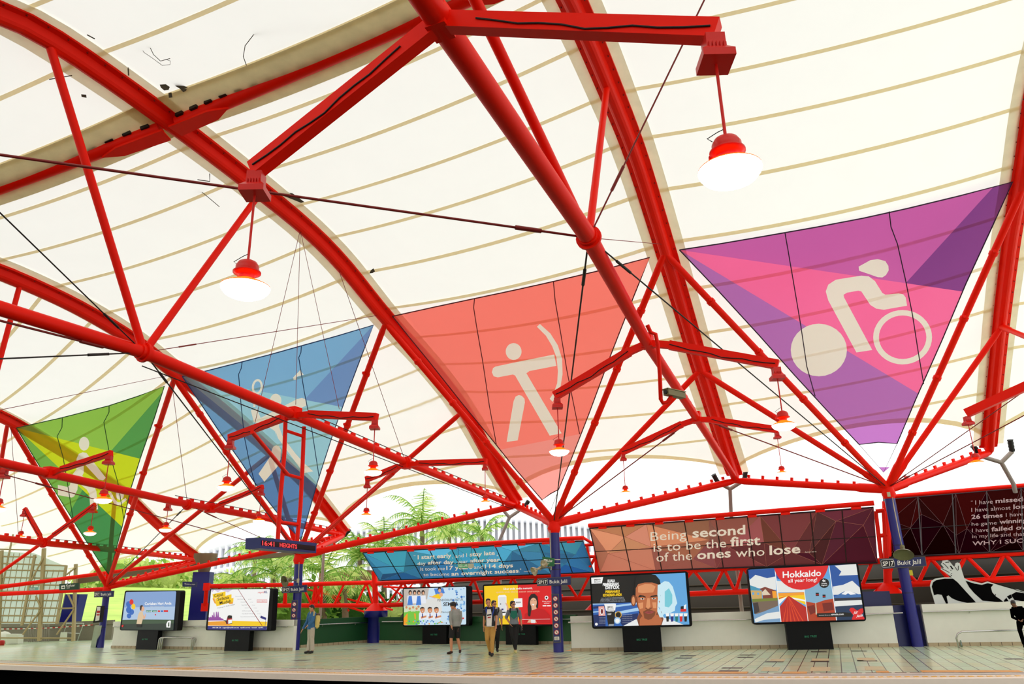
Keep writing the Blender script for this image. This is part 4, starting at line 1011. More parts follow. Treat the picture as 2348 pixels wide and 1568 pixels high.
# 2 yellow ribbon
PUR = em('violet', (150, 70, 160)); ORG = em('amber', (240, 160, 40))
stn = ['Kinrara BK5', 'Alam Sutera', 'Muhibbah', 'Awan Besar', 'Kinrara', 'IOI Puchong Jaya', 'Pusat Bandar Puchong', 'Taman Perindustrian Puchong', 'Bandar Puteri']
tx = [(BK, 'Cepat', C3((478, 530))[0], C3((585, 508))[0], 7, .01, 0), (BK, 'Selesa', C3((517, 572))[0], C3((655, 545))[0], 7, .01, 0), (BK, 'Mudah', C3((543, 616))[0], C3((680, 590))[0], 7, .01, 0), (BK, 'Puchong <> Kuala Lumpur', C3((520, 665))[0], C3((728, 618))[0], 2.6, 0, 0),
      (RD, 'rapid', C3((1000, 482))[0], C3((1072, 480))[0], 5, 0, .2), (NV, 'KL', C3((1076, 480))[0], C3((1114, 479))[0], 5, .03, .2), (RD, 'KINI DIBUKA', C3((996, 582))[0], C3((1104, 580))[0], 2.6, .02, 0),
      (W_, '1800 388 228   suggest@rapidkl.com.my   rapidkl.com.my   myrapid   rapidKL', C3((455, 898))[0], C3((1066, 898))[0], 2.4, .01, 0)]
for i, t_ in enumerate(stn[:8]):
    y = 520+i*35; xr = 808+i*22; tx.append((em('grey_text', (110, 110, 112)), t_, C3((xr-10-6*len(t_), y+2))[0], C3((xr, y))[0], 1.8, 0, 0))
    if i: tx.append((em('grey_text', (110, 110, 112)), '10 minit', C3((xr+55, y+2))[0], C3((xr+92, y+1))[0], 1.5, 0, 0))
lightbox('lit white billboard with a yellow ribbon and red route line', b1, n1, C3((428, 424), (1188, 420), (1156, 936), (372, 926)), C3((440, 437), (1146, 430), (1106, 922), (396, 914)), (C3((595, 940))[0], C3((885, 1167))[0]),
 [W_, (em('lilac_tri', (214, 200, 226)), [C3((440, 437), (700, 434), (640, 470), (560, 440), (520, 470), (480, 440), (450, 470))]), (YL, [C3((402, 822), (700, 812), (1112, 822), (1106, 880), (396, 868))]), (ORG, [C3((402, 822), (620, 814), (740, 872), (398, 868))]), (YL, [C3((640, 842), (1112, 822), (1106, 880), (700, 874))]),
  (NV, [C3((396, 872), (1110, 876), (1104, 922), (394, 914))]),
  (PUR, [C3((402, 808), (403, 780), (412, 764), (424, 775), (430, 760), (446, 770), (450, 742), (460, 742), (464, 765), (470, 708), (478, 708), (484, 770), (494, 760), (497, 712), (502, 698), (508, 712), (512, 765), (518, 710), (523, 698), (530, 712), (534, 772), (548, 764), (556, 780), (572, 782), (590, 796), (590, 806))]),
  (ORG, [C3((455, 545), (480, 540), (500, 610), (480, 600)), C3((650, 600), (708, 538), (700, 605), (660, 612))]), (YL, [C3((455, 492), (612, 458), (612, 512), (465, 545)), C3((488, 545), (684, 492), (684, 545), (494, 592)), C3((492, 592), (708, 535), (705, 582), (505, 638))]),
  (BK, [C3((578, 802), (622, 806), (640, 750), (660, 744), (690, 750), (692, 845), (622, 850), (612, 820))]), (em('train_side', (150, 40, 60)), [C3((625, 805), (640, 756), (642, 848), (628, 845))]), (W_, [C3((644, 800), (690, 796), (690, 838), (645, 846))]), (RD, [C3((644, 786), (690, 782), (690, 796), (644, 800))]),
  (em('route_dark_red', (150, 20, 36)), [C3((762, 434), (768, 434), (840, 550), (985, 765), (1054, 868), (1046, 870), (978, 768), (835, 552))]), (BK, [ce(400, 839+i*20, 550+i*30, 4) for i in range(8)]), (RD, [C3((988, 556), (1110, 556), (1110, 559), (988, 559)), C3((988, 590), (1110, 590), (1110, 594), (988, 594)), C3((988, 556), (991, 556), (991, 594), (988, 594)), C3((1107, 556), (1110, 556), (1110, 594), (1107, 594))]),
  (NV, [C3((1036, 748), (1100, 775), (1096, 802), (1028, 776)), C3((1092, 800), (1096, 802), (1088, 875), (1084, 875))])], tx, (C3((690, 1055))[0], C3((766, 1054))[0], 3.6))
# 3 school poster
b3, n3 = wallplane(PB, .6)
SKB = em('poster_sky', (206, 230, 246)); UB = em('pinafore_blue', (70, 130, 214)); WH = em('shirt_white', (236, 240, 248)); GRS = em('bright_green', (120, 200, 70)); OG = em('orange', (248, 160, 40)); DHAIR = em('dark_hair', (34, 20, 20)); TK = em('face_tan', (214, 140, 96)); LB = em('tile_light_blue', (130, 184, 230)); MBU = em('tile_blue', (48, 110, 190))
art = [SKB, (em('classroom', (196, 186, 176)), [C4((655, 430), (960, 420), (930, 600), (655, 640))]), (em('pale_mid', (226, 226, 222)), [C4((860, 560), (1100, 540), (1120, 720), (860, 760))])]
for x in (735, 788, 838, 890): art += [(WH, [C4((x-32, 510), (x+30, 506), (x+34, 600), (x-36, 604))])]
for x in (735, 838): art += [(UB, [C4((x-18, 515), (x+18, 512), (x+30, 620), (x-34, 622))])]
for x in (735, 788, 838, 890): art += [(DHAIR, [ce(800, x, 472, 20, 30)]), (SKN, [ce(800, x+2, 480, 12, 18)])]
art += [(UB, [C4((1020, 425), (1130, 418), (1150, 480), (1040, 500))]), (YL, [C4((985, 520), (1070, 485), (1110, 520), (1090, 550), (1000, 530))]), (DHAIR, [ce(800, 1085, 432, 22, 24)]), (SKN, [ce(800, 1088, 448, 17, 22), ce(800, 1105, 498, 22, 26), C4((960, 510), (1040, 530), (1035, 545), (965, 522))]), (GRS, [C4((655, 660), (720, 650), (780, 700), (850, 690), (830, 860), (655, 862))]), (OG, [C4((655, 780), (700, 720), (740, 790), (700, 862), (655, 862)), C4((780, 720), (840, 740), (850, 800), (790, 790))]),
        (em('crowd_pale', (214, 224, 190)), [C4((660, 640), (850, 630), (860, 690), (660, 710))]), (TK, [ce(800, x_, y_, 13, 15) for x_, y_ in ((690, 650), (730, 665), (770, 650), (812, 665), (835, 640))]), (GRS, [C4((705, 700), (740, 690), (765, 760), (750, 860), (700, 860)), C4((800, 690), (840, 700), (850, 850), (805, 860))])]
for x in (882, 972, 1050): art += [(WH, [C4((x-42, 722), (x, 700), (x+45, 722), (x+50, 790), (x-44, 800))]), (TK, [ce(800, x, 684, 27, 34), C4((x-20, 760), (x+55, 745), (x+58, 765), (x-15, 785))]), (DHAIR, [C4((x-30, 680), (x-26, 655), (x-5, 643), (x+20, 650), (x+29, 678), (x+18, 662), (x-16, 664))]), (NV, [C4((x-5, 722), (x+5, 722), (x+8, 770), (x-6, 770))]), (W_, [C4((x-10, 692), (x+14, 690), (x+2, 702))])]
rnd = random.Random(3)
for i in range(30):
    x = rnd.choice((1190, 1240, 1290, 1340, 1385))+rnd.uniform(-14, 14); y = rnd.uniform(415, 700) if x > 1250 else rnd.choice((430, 760, 790)); w = rnd.uniform(10, 19)
    art.append((rnd.choice((LB, LB, MBU)), [C4((x-w, y), (x, y-w), (x+w, y), (x, y+w))]))
for i in range(26):
    x = 690+i*17; y = 830+rnd.uniform(-22, 22); w = 11; art.append((rnd.choice((LB, MBU, GRS, OG)), [C4((x-w, y), (x, y-w), (x+w, y), (x, y+w))]))
art.append((em('caption_dark', (60, 60, 90)), [C4((1060, 836), (1150, 835), (1150, 838), (1060, 839)), ce(800, 1168, 838, 8)])); art.append((RD, [C4((1360, 772), (1380, 772), (1380, 790), (1360, 790))]))
lightbox('lit billboard of school children in front of the green wall', b3, n3, C4((645, 415), (1440, 390), (1440, 872), (645, 882)), C4((656, 430), (1405, 402), (1405, 855), (656, 865)), (C4((880, 872))[0], C4((1168, 1086))[0]), art,
 [(BK, 'PENDIDIKAN UNTUK', C4((1062, 578))[0], C4((1372, 570))[0], 5.2, 0, 0), (BK, 'SEMUA', C4((1128, 634))[0], C4((1310, 626))[0], 8, .02, .1), (BK, 'Menuju', C4((1102, 718))[0], C4((1208, 714))[0], 4, 0, .3)], (C4((980, 985))[0], C4((1060, 984))[0], 3.4))
# 4 rideshare poster
lightbox('lit red and yellow billboard of a smiling woman with phone', b3, n3, [(1107, 1340), (1272, 1334), (1274, 1435), (1108, 1435)], [(1110, 1343.6), (1270, 1338), (1272, 1431), (1112, 1431.5)], ((1160, 1434), (1229, 1476)),
 [RD, (YL, [C4((1600, 380), (2025, 375), (2035, 860), (1600, 860))]), (W_, [C5((-8, 545), (92, 540), (95, 645), (-5, 650))]), (W_, [C4((1785, 520), (1800, 504), (1870, 500), (1888, 515), (1890, 735), (1875, 748), (1800, 750), (1788, 738))]), (em('map_grey', (226, 228, 230)), [C4((1793, 530), (1882, 526), (1882, 720), (1795, 724))]), (BK, [C4((1835, 704), (1880, 702), (1880, 715), (1835, 717)), C4((1812, 604), (1824, 603), (1824, 615), (1812, 616))]), (NV, [C4((1828, 665), (1852, 664), (1852, 684), (1828, 685))]),
  (SKN, [C4((1872, 590), (1900, 610), (1915, 660), (1925, 720), (1900, 740), (1890, 640))]),
  (DHAIR, [C5((160, 760), (155, 640), (170, 530), (200, 490), (240, 485), (275, 520), (285, 600), (280, 655), (200, 700), (190, 760))]), (SKN, [ce(1180, 226, 592, 40, 58), C5((200, 640), (255, 635), (265, 665), (205, 690)), C5((145, 830), (170, 800), (200, 798), (250, 800), (268, 838))]),
  (em('dark_red_blouse', (196, 8, 22)), [C5((120, 730), (190, 690), (290, 660), (360, 680), (420, 740), (430, 838), (250, 838), (110, 838))]), (DHAIR, [C5((158, 740), (160, 640), (186, 620), (198, 690), (190, 755), (170, 760))]), (SKN, [C5((150, 832), (170, 800), (205, 798), (255, 812), (265, 836))]), (em('phone_white', (232, 232, 232)), [C5((195, 798), (250, 800), (245, 838), (198, 838))]),
  (W_, [C5((205, 612), (240, 608), (225, 630)), C5((90, 794), (425, 788), (425, 792), (90, 798)), ce(1180, 382, 534, 22, 24)]), (BK, [ce(1180, 382, 534, 11, 12), C5((198, 570), (214, 568), (214, 572), (198, 574)), C5((234, 568), (252, 566), (252, 571), (234, 572))]), (W_, [C5((336, 624), (380, 624), (380, 638), (336, 638)), C5((388, 624), (434, 624), (434, 638), (388, 638))])],
 [(W_, 'Uber anda sedia menanti,', C4((1850, 440))[0], C5((215, 430))[0], 4.6, .015, 0), (em('pale_caption', (240, 200, 170)), 'apabila anda tiba ke stesen seterusnya.', C4((1765, 478))[0], C5((302, 465))[0], 4.0, 0, 0), (BK, 'UBER', C5((2, 600))[0], C5((78, 597))[0], 3, .02, 0), (W_, 'Muat turun', C5((332, 585))[0], C5((432, 583))[0], 2.6, 0, 0), (W_, 'aplikasi', C5((352, 606))[0], C5((416, 605))[0], 2.4, 0, 0)], ((1185, 1455), (1204, 1455), 2.8))
# 5 face wash
b5, n5 = wallplane(PR, .75)
FS = em('face_skin', (190, 106, 62)); FS2 = em('face_shadow', (128, 66, 36)); FS3 = em('face_light', (226, 150, 100)); SKY5 = em('sky_blue', (96, 168, 224)); ICE = em('ice_white', (206, 238, 248)); STR = em('streak_blue', (40, 96, 176)); STW = em('streak_pale', (170, 208, 240)); BRD = em('near_black', (14, 12, 12), .6); LIP = em('lip', (170, 70, 70))
art = [BK, (SKY5, [C5((1640, 255), (2045, 235), (2095, 855), (1640, 870))]),
 (STR, [C5((935, 605), (1480, 590), (1500, 800), (1290, 880), (950, 878))]), (STW, [C5((1080, 640), (1480, 590), (1480, 612), (1200, 650)), C5((1150, 720), (1490, 650), (1490, 690), (1250, 730)), C5((935, 606), (1200, 600), (1200, 612), (936, 618)), C5((936, 700), (1060, 690), (1060, 702), (937, 714))]), (em('deep_streak', (16, 40, 96)), [C5((940, 640), (1100, 625), (1100, 650), (942, 668)), C5((1230, 760), (1480, 720), (1470, 850), (1290, 870)), C5((945, 740), (1090, 730), (1090, 878), (950, 880))]),
 (ICE, [C5((1740, 370), (1800, 335), (1850, 345), (1895, 400), (1925, 500), (1950, 600), (1925, 640), (1920, 690), (1870, 715), (1790, 730), (1760, 780), (1735, 620))]), (em('ice_teal', (120, 206, 220)), [C5((1800, 460), (1850, 420), (1890, 500), (1890, 600), (1850, 650), (1800, 640))]),
 (em('tee_white', (238, 240, 240)), [C5((1285, 882), (1450, 795), (1490, 790), (1780, 770), (1880, 800), (2030, 860), (2030, 870))]),
 (FS2, [C5((1465, 790), (1490, 720), (1760, 700), (1785, 790), (1760, 865), (1490, 875))]), (FS, [C5((1500, 790), (1540, 740), (1720, 740), (1770, 800), (1750, 862), (1500, 872))]),
 (FS2, [ce(1180, 1425, 570, 32, 68)]), (FS3, [ce(1180, 1424, 570, 18, 50)]),
 (BRD, [C5((1432, 480), (1440, 380), (1450, 300), (1500, 262), (1600, 250), (1690, 262), (1740, 320), (1760, 420), (1750, 520), (1740, 400), (1460, 400), (1452, 520))]),
 (FS, [C5((1452, 420), (1480, 372), (1560, 352), (1650, 352), (1720, 375), (1740, 420), (1742, 560), (1728, 660), (1690, 750), (1640, 795), (1600, 805), (1560, 790), (1505, 725), (1465, 620), (1450, 520))]),
 (FS3, [C5((1480, 400), (1560, 370), (1640, 372), (1690, 400), (1660, 470), (1530, 480), (1480, 470)), C5((1590, 540), (1618, 540), (1628, 640), (1600, 668), (1575, 645)), C5((1480, 600), (1540, 590), (1540, 660), (1500, 670)), C5((1650, 590), (1700, 590), (1700, 660), (1660, 660))]),
 (FS2, [C5((1565, 650), (1600, 672), (1650, 648), (1640, 668), (1600, 680), (1568, 668)), C5((1540, 700), (1600, 668), (1690, 700), (1680, 745), (1640, 790), (1600, 800), (1555, 780)), C5((1452, 520), (1470, 520), (1480, 640), (1500, 700), (1540, 770), (1505, 725), (1465, 620))]),
 (BRD, [C5((1478, 530), (1500, 502), (1545, 508), (1572, 524), (1570, 534), (1530, 522), (1495, 530)), C5((1618, 532), (1640, 510), (1700, 502), (1738, 520), (1700, 520), (1650, 526))]),
 (em('eye_white', (222, 214, 206)), [ce(1180, 1530, 548, 26, 9), ce(1180, 1668, 544, 26, 9)]), (BRD, [ce(1180, 1533, 547, 9, 9), ce(1180, 1668, 543, 9, 9), C5((1502, 545), (1528, 535), (1560, 545), (1528, 539)), C5((1640, 541), (1668, 532), (1696, 540), (1668, 536))]), (LIP, [C5((1558, 712), (1590, 698), (1610, 702), (1640, 694), (1678, 700), (1640, 722), (1600, 728))]), (BRD, [C5((1558, 711), (1610, 708), (1678, 701), (1610, 712))]),
 (ICE, [C5((1715, 380), (1760, 370), (1800, 430), (1770, 440), (1790, 520), (1740, 500), (1780, 600), (1715, 560), (1790, 700), (1720, 640), (1790, 770), (1740, 770), (1710, 700), (1725, 600), (1712, 500))])]
for i in range(5):
    x = 1835+i*54; art += [(W_, [C5((x-26, 722), (x+22, 720), (x+16, 760), (x-18, 762))]), ((BRD, NV, em('teal', (20, 120, 110)), RD, BRD)[i], [C5((x-20, 758), (x+16, 756), (x+12, 820), (x-14, 822))])]
art += [(W_, [C5((1072, 606), (1216, 604), (1205, 690), (1190, 872), (1122, 874), (1095, 690))]), (BRD, [C5((1095, 690), (1206, 688), (1192, 872), (1122, 874))]), (em('tube_grey', (150, 156, 162)), [C5((1130, 850), (1190, 848), (1188, 872), (1124, 874))]), (W_, [C5((916, 295), (1062, 286), (1045, 362), (918, 368))]), (em('pore_pink', (236, 170, 160)), [C5((1005, 640), (1072, 636), (1090, 750), (1008, 752))]), (W_, [ce(1180, 1045, 700, 22, 40)]), (em('pore_red', (120, 20, 20)), [ce(1180, 1046, 698, 14, 32)]), (em('gold', (222, 170, 40)), [ce(1180, 1243, 740, 40, 42)]), (BRD, [ce(1180, 1243, 740, 31, 33)]), (STW, [ce(1180, 1232, 808, 40, 40)]), (W_, [ce(1180, 1232, 810, 26, 26), ce(1180, 980, 852, 17, 17)]), (RD, [C5((1988, 668), (2058, 664), (2058, 700), (1988, 703))]), (W_, [C5((2030, 625), (2058, 612), (2050, 668), (2030, 668))]), (BRD, [C5((1990, 640), (2026, 634), (2026, 668), (1990, 670))])]
tx = [(BRD, "MEN's", C5((956, 328))[0], C5((1030, 324))[0], 3.2, .03, 0), (BRD, 'Bior\u00e9', C5((956, 355))[0], C5((1030, 350))[0], 4, 0, 0), (W_, 'KUASA', C5((1114, 350))[0], C5((1204, 346))[0], 6, .05, .05), (W_, 'PEMBERSIHAN', C5((1056, 392))[0], C5((1246, 384))[0], 6, .05, .05), (W_, 'DETOX', C5((1088, 432))[0], C5((1258, 426))[0], 7.5, .05, .05),
  (YL, 'PERBAHARUI', C5((1088, 478))[0], C5((1258, 472))[0], 5.6, .05, .05), (YL, 'KEYAKINAN ANDA', C5((1058, 520))[0], C5((1286, 510))[0], 5.6, .05, .05), (BRD, "MEN's", C5((1115, 655))[0], C5((1182, 653))[0], 3.2, .03, 0), (BRD, 'Bior\u00e9', C5((1112, 680))[0], C5((1186, 677))[0], 4, 0, 0), (W_, 'DOUBLE SCRUB', C5((1112, 706))[0], C5((1192, 703))[0], 2.2, .02, 0), (W_, 'DEEP', C5((1116, 740))[0], C5((1160, 738))[0], 3, .03, 0)]
for i, t_ in enumerate(["Men's Double Scrub Facial Foam Bahru", 'Berkesan menghapuskan segala kotoran melekat kulit', 'dengan menyingkir minyak dan kotoran degil', 'serta bakteria yang terkumpul jauh dari dalam liang pori']): tx.append((em('grey_copy', (190, 196, 204)), t_, C5((1040-i*6, 545+i*15))[0], C5((1308+i*6, 532+i*15))[0], 1.9, 0, 0))
for i in range(5): tx.append((em('grey_copy', (190, 196, 204)), 'formula pembersih mendalam', C5((1014, 776+i*17))[0], C5((1090, 775+i*17))[0], 1.5, 0, 0)); tx.append((em('grey_copy', (190, 196, 204)), 'membersihkan lebihan minyak', C5((1285+(i > 2)*6, 740+i*24))[0], C5((1410, 738+i*24))[0], 1.5, 0, 0))
lightbox('lit billboard of a man with half-dissolved face', b5, n5, [(1352, 1319.6), (1577, 1309), (1588, 1436), (1358, 1442)], [(1355.5, 1323.5), (1571.5, 1313), (1581, 1431.8), (1362, 1436.2)], (C5((1308, 905))[0], C5((1772, 1188))[0]), art, tx, (C5((1463, 1048))[0], C5((1590, 1046))[0], 4), 7)
# 6 travel poster
CY = em('cloud', (232, 234, 230)); DB = em('deep_blue', (34, 84, 160)); FR = em('flower_red', (186, 30, 20)); WB = em('water_blue', (120, 160, 196)); BRK = em('brick', (176, 110, 70)); AUT = em('autumn', (180, 60, 26)); SEA = em('sea_dark', (24, 50, 84))
art = [SKY5, (DB, [C6((812, 200), (1130, 184), (1140, 300), (960, 340), (820, 300))]), (CY, [C6((820, 330), (900, 260), (1040, 300), (1140, 280), (1150, 440), (1000, 430), (840, 400))]), (em('teal_roof', (70, 150, 180)), [C6((834, 385), (900, 405), (965, 445), (838, 445))]), (em('ochre', (206, 170, 100)), [C6((838, 445), (975, 450), (980, 545), (858, 555))]), (SKY5, [C6((860, 470), (885, 470), (885, 498), (860, 500)), C6((920, 472), (945, 474), (945, 500), (920, 500))]),
 (em('brown_roof', (130, 60, 46)), [C6((945, 430), (1015, 404), (1150, 450), (1158, 540), (990, 545), (980, 450))]), (em('cream_gable', (226, 208, 180)), [C6((978, 470), (1018, 430), (1082, 500), (985, 505))]), (OG, [C6((1100, 455), (1152, 455), (1160, 545), (1110, 545))]), (em('bank_green', (120, 130, 50)), [C6((860, 550), (1165, 535), (1168, 570), (862, 585))]), (em('reflection', (120, 100, 84)), [C6((862, 585), (1168, 568), (1172, 640), (1050, 720), (900, 740), (880, 660))]), (em('reflect_dark', (60, 50, 50)), [C6((870, 600), (930, 590), (950, 700), (885, 730))]),
 (WB, [C6((880, 740), (1000, 700), (1172, 630), (1205, 830), (885, 836))]), (CY, [C6((890, 790), (1040, 720), (1190, 700), (1200, 780), (1000, 800), (900, 832))]),
 (DB, [C6((1135, 184), (1480, 165), (1480, 400), (1150, 300))]), (CY, [C6((1148, 330), (1480, 360), (1485, 465), (1160, 470))]), (YL, [C6((1160, 500), (1300, 480), (1490, 475), (1500, 620), (1310, 530), (1170, 560))]), (OG, [C6((1165, 480), (1480, 466), (1485, 500), (1165, 520))]), (W_, [C6((1172, 560), (1280, 520), (1180, 620)), C6((1340, 530), (1495, 560), (1498, 580), (1350, 550))]), (RD, [C6((1168, 540), (1290, 510), (1170, 555))]),
 (FR, [C6((1290, 515), (1305, 515), (1510, 650), (1530, 820), (1205, 828), (1185, 650))]), (em('orange_red', (224, 70, 30)), [C6((x0, 826), (x0+14, 826), (1298+(x0-1350)*.05, 525), (1296, 525)) for x0 in (1225, 1270, 1320, 1370, 1420, 1470)]),
 (em('mid_sky', (130, 176, 204)), [C6((1485, 440), (1790, 300), (1840, 600), (1500, 600))]), (AUT, [C6((1505, 580), (1620, 600), (1740, 560), (1840, 545), (1868, 810), (1532, 820))]), (em('autumn_dark', (120, 30, 20)), [C6((1520, 640), (1600, 620), (1640, 700), (1560, 740)), C6((1700, 600), (1820, 590), (1840, 680), (1720, 700))]), (BRD, [C6((1622, 475), (1660, 475), (1662, 512), (1624, 514)), C6((1704, 497), (1740, 497), (1742, 532), (1706, 534))]), (RD, [C6((1622, 495), (1660, 495), (1661, 503), (1623, 503)), C6((1704, 515), (1740, 515), (1741, 523), (1705, 523))]), (em('pylon', (210, 200, 170)), [C6((1618, 590), (1626, 590), (1640, 735), (1622, 735))]),
 (DB, [C6((1785, 145), (2105, 130), (2190, 500), (1840, 530))]), (CY, [C6((1850, 150), (2110, 128), (2140, 260), (1900, 270), (1930, 220)), C6((1830, 400), (1950, 380), (2060, 330), (2180, 440), (2190, 490), (1830, 500))]), (em('mount', (60, 110, 170)), [C6((1832, 530), (1960, 460), (2020, 455), (2195, 510), (2195, 545), (1840, 545))]), (W_, [C6((1930, 490), (1975, 458), (2030, 455), (2110, 490), (2040, 500), (2010, 480), (1980, 500))]), (em('treeline', (40, 40, 50)), [C6((1840, 540), (2195, 528), (2195, 590), (1850, 600))]), (CY, [C6((1850, 575), (2190, 560), (2192, 625), (1856, 640))]), (SEA, [C6((1856, 640), (2200, 615), (2240, 810), (1880, 812))]),
 (W_, [C6((1128, 184), (1138, 184), (1212, 828), (1203, 829)), C6((1478, 420), (1486, 420), (1536, 818), (1528, 819)), C6((1778, 150), (1786, 150), (1878, 808), (1868, 809))]),
 (RD, [circ(1560+1445*.1913, 1268+60*.1913, 340*.1913, 380*.1913, 40)]), (BRD, [ce(1560, 1724, 360, 60, 58), C6((1635, 722), (1965, 708), (2060, 720), (2058, 760), (1640, 768))]),
 (RD, [C7((100, 680), (120, 655), (150, 655), (195, 690), (235, 665), (270, 662), (275, 700), (245, 740), (290, 780), (275, 798), (150, 802), (130, 795), (150, 745))])]
lightbox('lit travel billboard with four landscape strips and a red disc', b5, n5, [(1713, 1302.4), (1967, 1289), (1987, 1424), (1727, 1432.5)], [(1715.5, 1306), (1963, 1293), (1982.5, 1420), (1729.5, 1427.5)], (C6((1302, 850))[0], C6((1842, 1160))[0]), art,
 [(W_, 'Hokkaido', C6((1228, 296))[0], C6((1688, 272))[0], 14, .02, 0), (W_, 'all year long!', C6((1292, 352))[0], C6((1640, 336))[0], 8, .01, 0), (W_, '4x', C6((1700, 345))[0], C6((1742, 343))[0], 6, .03, 0), (W_, 'Weekly', C6((1690, 370))[0], C6((1758, 368))[0], 2.6, .02, 0), (W_, 'Flights!', C6((1690, 392))[0], C6((1760, 390))[0], 2.6, .02, 0), (W_, 'airasia.com', C6((1810, 745))[0], C6((1958, 740))[0], 4, .02, 0), (W_, 'Lowest fares at', C6((1662, 750))[0], C6((1800, 746))[0], 2, 0, 0), (W_, 'Air', C7((150, 738))[0], C7((205, 720))[0], 7, .01, .3), (W_, 'Asia', C7((185, 775))[0], C7((262, 755))[0], 6.5, .01, .3)], (C6((1490, 1012))[0], C6((1635, 1006))[0], 4.4), 8)
# ------------------------------------------------------------------ signs on the columns
SGB = mat('sign_navy', (24, 34, 92), .4); SGF = mat('sign_bronze_frame', (96, 92, 74), .4, .3); SGW = mat('sign_white_lettering', (245, 244, 238), .5); SGK = mat('sign_black_field', (14, 14, 24), .4)
def col_plane(i, off=.24):
    p = CO[i]['p']; d = V((p.x, p.y, 0)).normalized(); dd = (V((-.93, .36, 0))*.6+V((d.y, -d.x, 0))*-.4).normalized()
    n = V((d.x*.55+.36*.45, d.y*.55+.93*.45, 0)).normalized()
    b = p-n*off; return (lambda x, y, o=0.0: vp(x, y, b+n*o, n)), n
def quadbox(mb, s, P, th, n, o=0.0):
    q = [s(*p, o) for p in P]; mb.add(q+[p+n*th for p in q], [(0, 1, 2, 3), (7, 6, 5, 4), (0, 4, 5, 1), (1, 5, 6, 2), (2, 6, 7, 3), (3, 7, 4, 0)])
def inset(P, k):
    cx = sum(p[0] for p in P)/4; cy = sum(p[1] for p in P)/4; out = []
    for p in P:
        dx, dy = cx-p[0], cy-p[1]; out.append((p[0]+(k if dx > 0 else -k), p[1]+(k if dy > 0 else -k)))
    return out
def bil(P, u, v):
    t = V(P[0]).lerp(V(P[1]), u); b = V(P[3]).lerp(V(P[2]), u); return tuple(t.lerp(b, v))
def station_sign(i, P, lab):
    s, n = col_plane(i); th = thing('station_name_sign', lab, 'sign', s(*P[3]))
    k = (P[1][0]-P[0][0])/90
    mb = MB(); quadbox(mb, s, P, .08, n); mb.build('frame', SGF, th)
    mb = MB(); quadbox(mb, s, inset(P, 1.2*k), .02, n, -.012); bo = mb.build('board', SGB, th)
    mb = MB(); h = (P[3][1]-P[0][1])
    c0 = [bil(P, .02, .12), bil(P, .31, .12), bil(P, .31, .86), bil(P, .02, .86)]
    R_ = rq(*c0, h*.2); I_ = rq(*inset(c0, .55*k), h*.17)
    ringfaces(mb, lambda x, y: s(x, y, -.018), R_, I_)
    text_px(mb, lambda x, y: s(x, y, -.02), 'SP17', bil(P, .045, .72), bil(P, .285, .72), h*.42, .02, up=(-.05, -1))
    text_px(mb, lambda x, y: s(x, y, -.02), 'Bukit Jalil', bil(P, .37, .72), bil(P, .88, .72), h*.42, .006, up=(-.05, -1))
    mb.build('lettering', SGW, th)
    mb = MB(); mb.poly([s(*p, -.016) for p in I_]); mb.build('code_field', SGK, th)
    mb = MB(); mb.tube([s(*bil(P, .5, .5), .08), CO[i]['p']+V((0, 0, s(*bil(P, .5, .5)).z))], .03, 8); mb.build('bracket', SGF, th)
station_sign(1, C2((1130, 460), (1365, 450), (1357, 525), (1126, 531)), 'smallest station name sign, on the leftmost blue column')
station_sign(2, C3((1285, 400), (1590, 380), (1586, 468), (1286, 482)), 'station name sign behind the backpack man, on the second column')
station_sign(3, C5((270, 302), (676, 277), (680, 382), (268, 396)), 'station name sign on the column under the archer banner')
station_sign(4, C7((460, 66), (1012, 36), (1030, 156), (486, 192)), 'largest station name sign, on the rightmost blue column')
PRW = mat('prohibition_white', (244, 240, 226), .5); PRR = mat('prohibition_red', (190, 24, 30), .5)
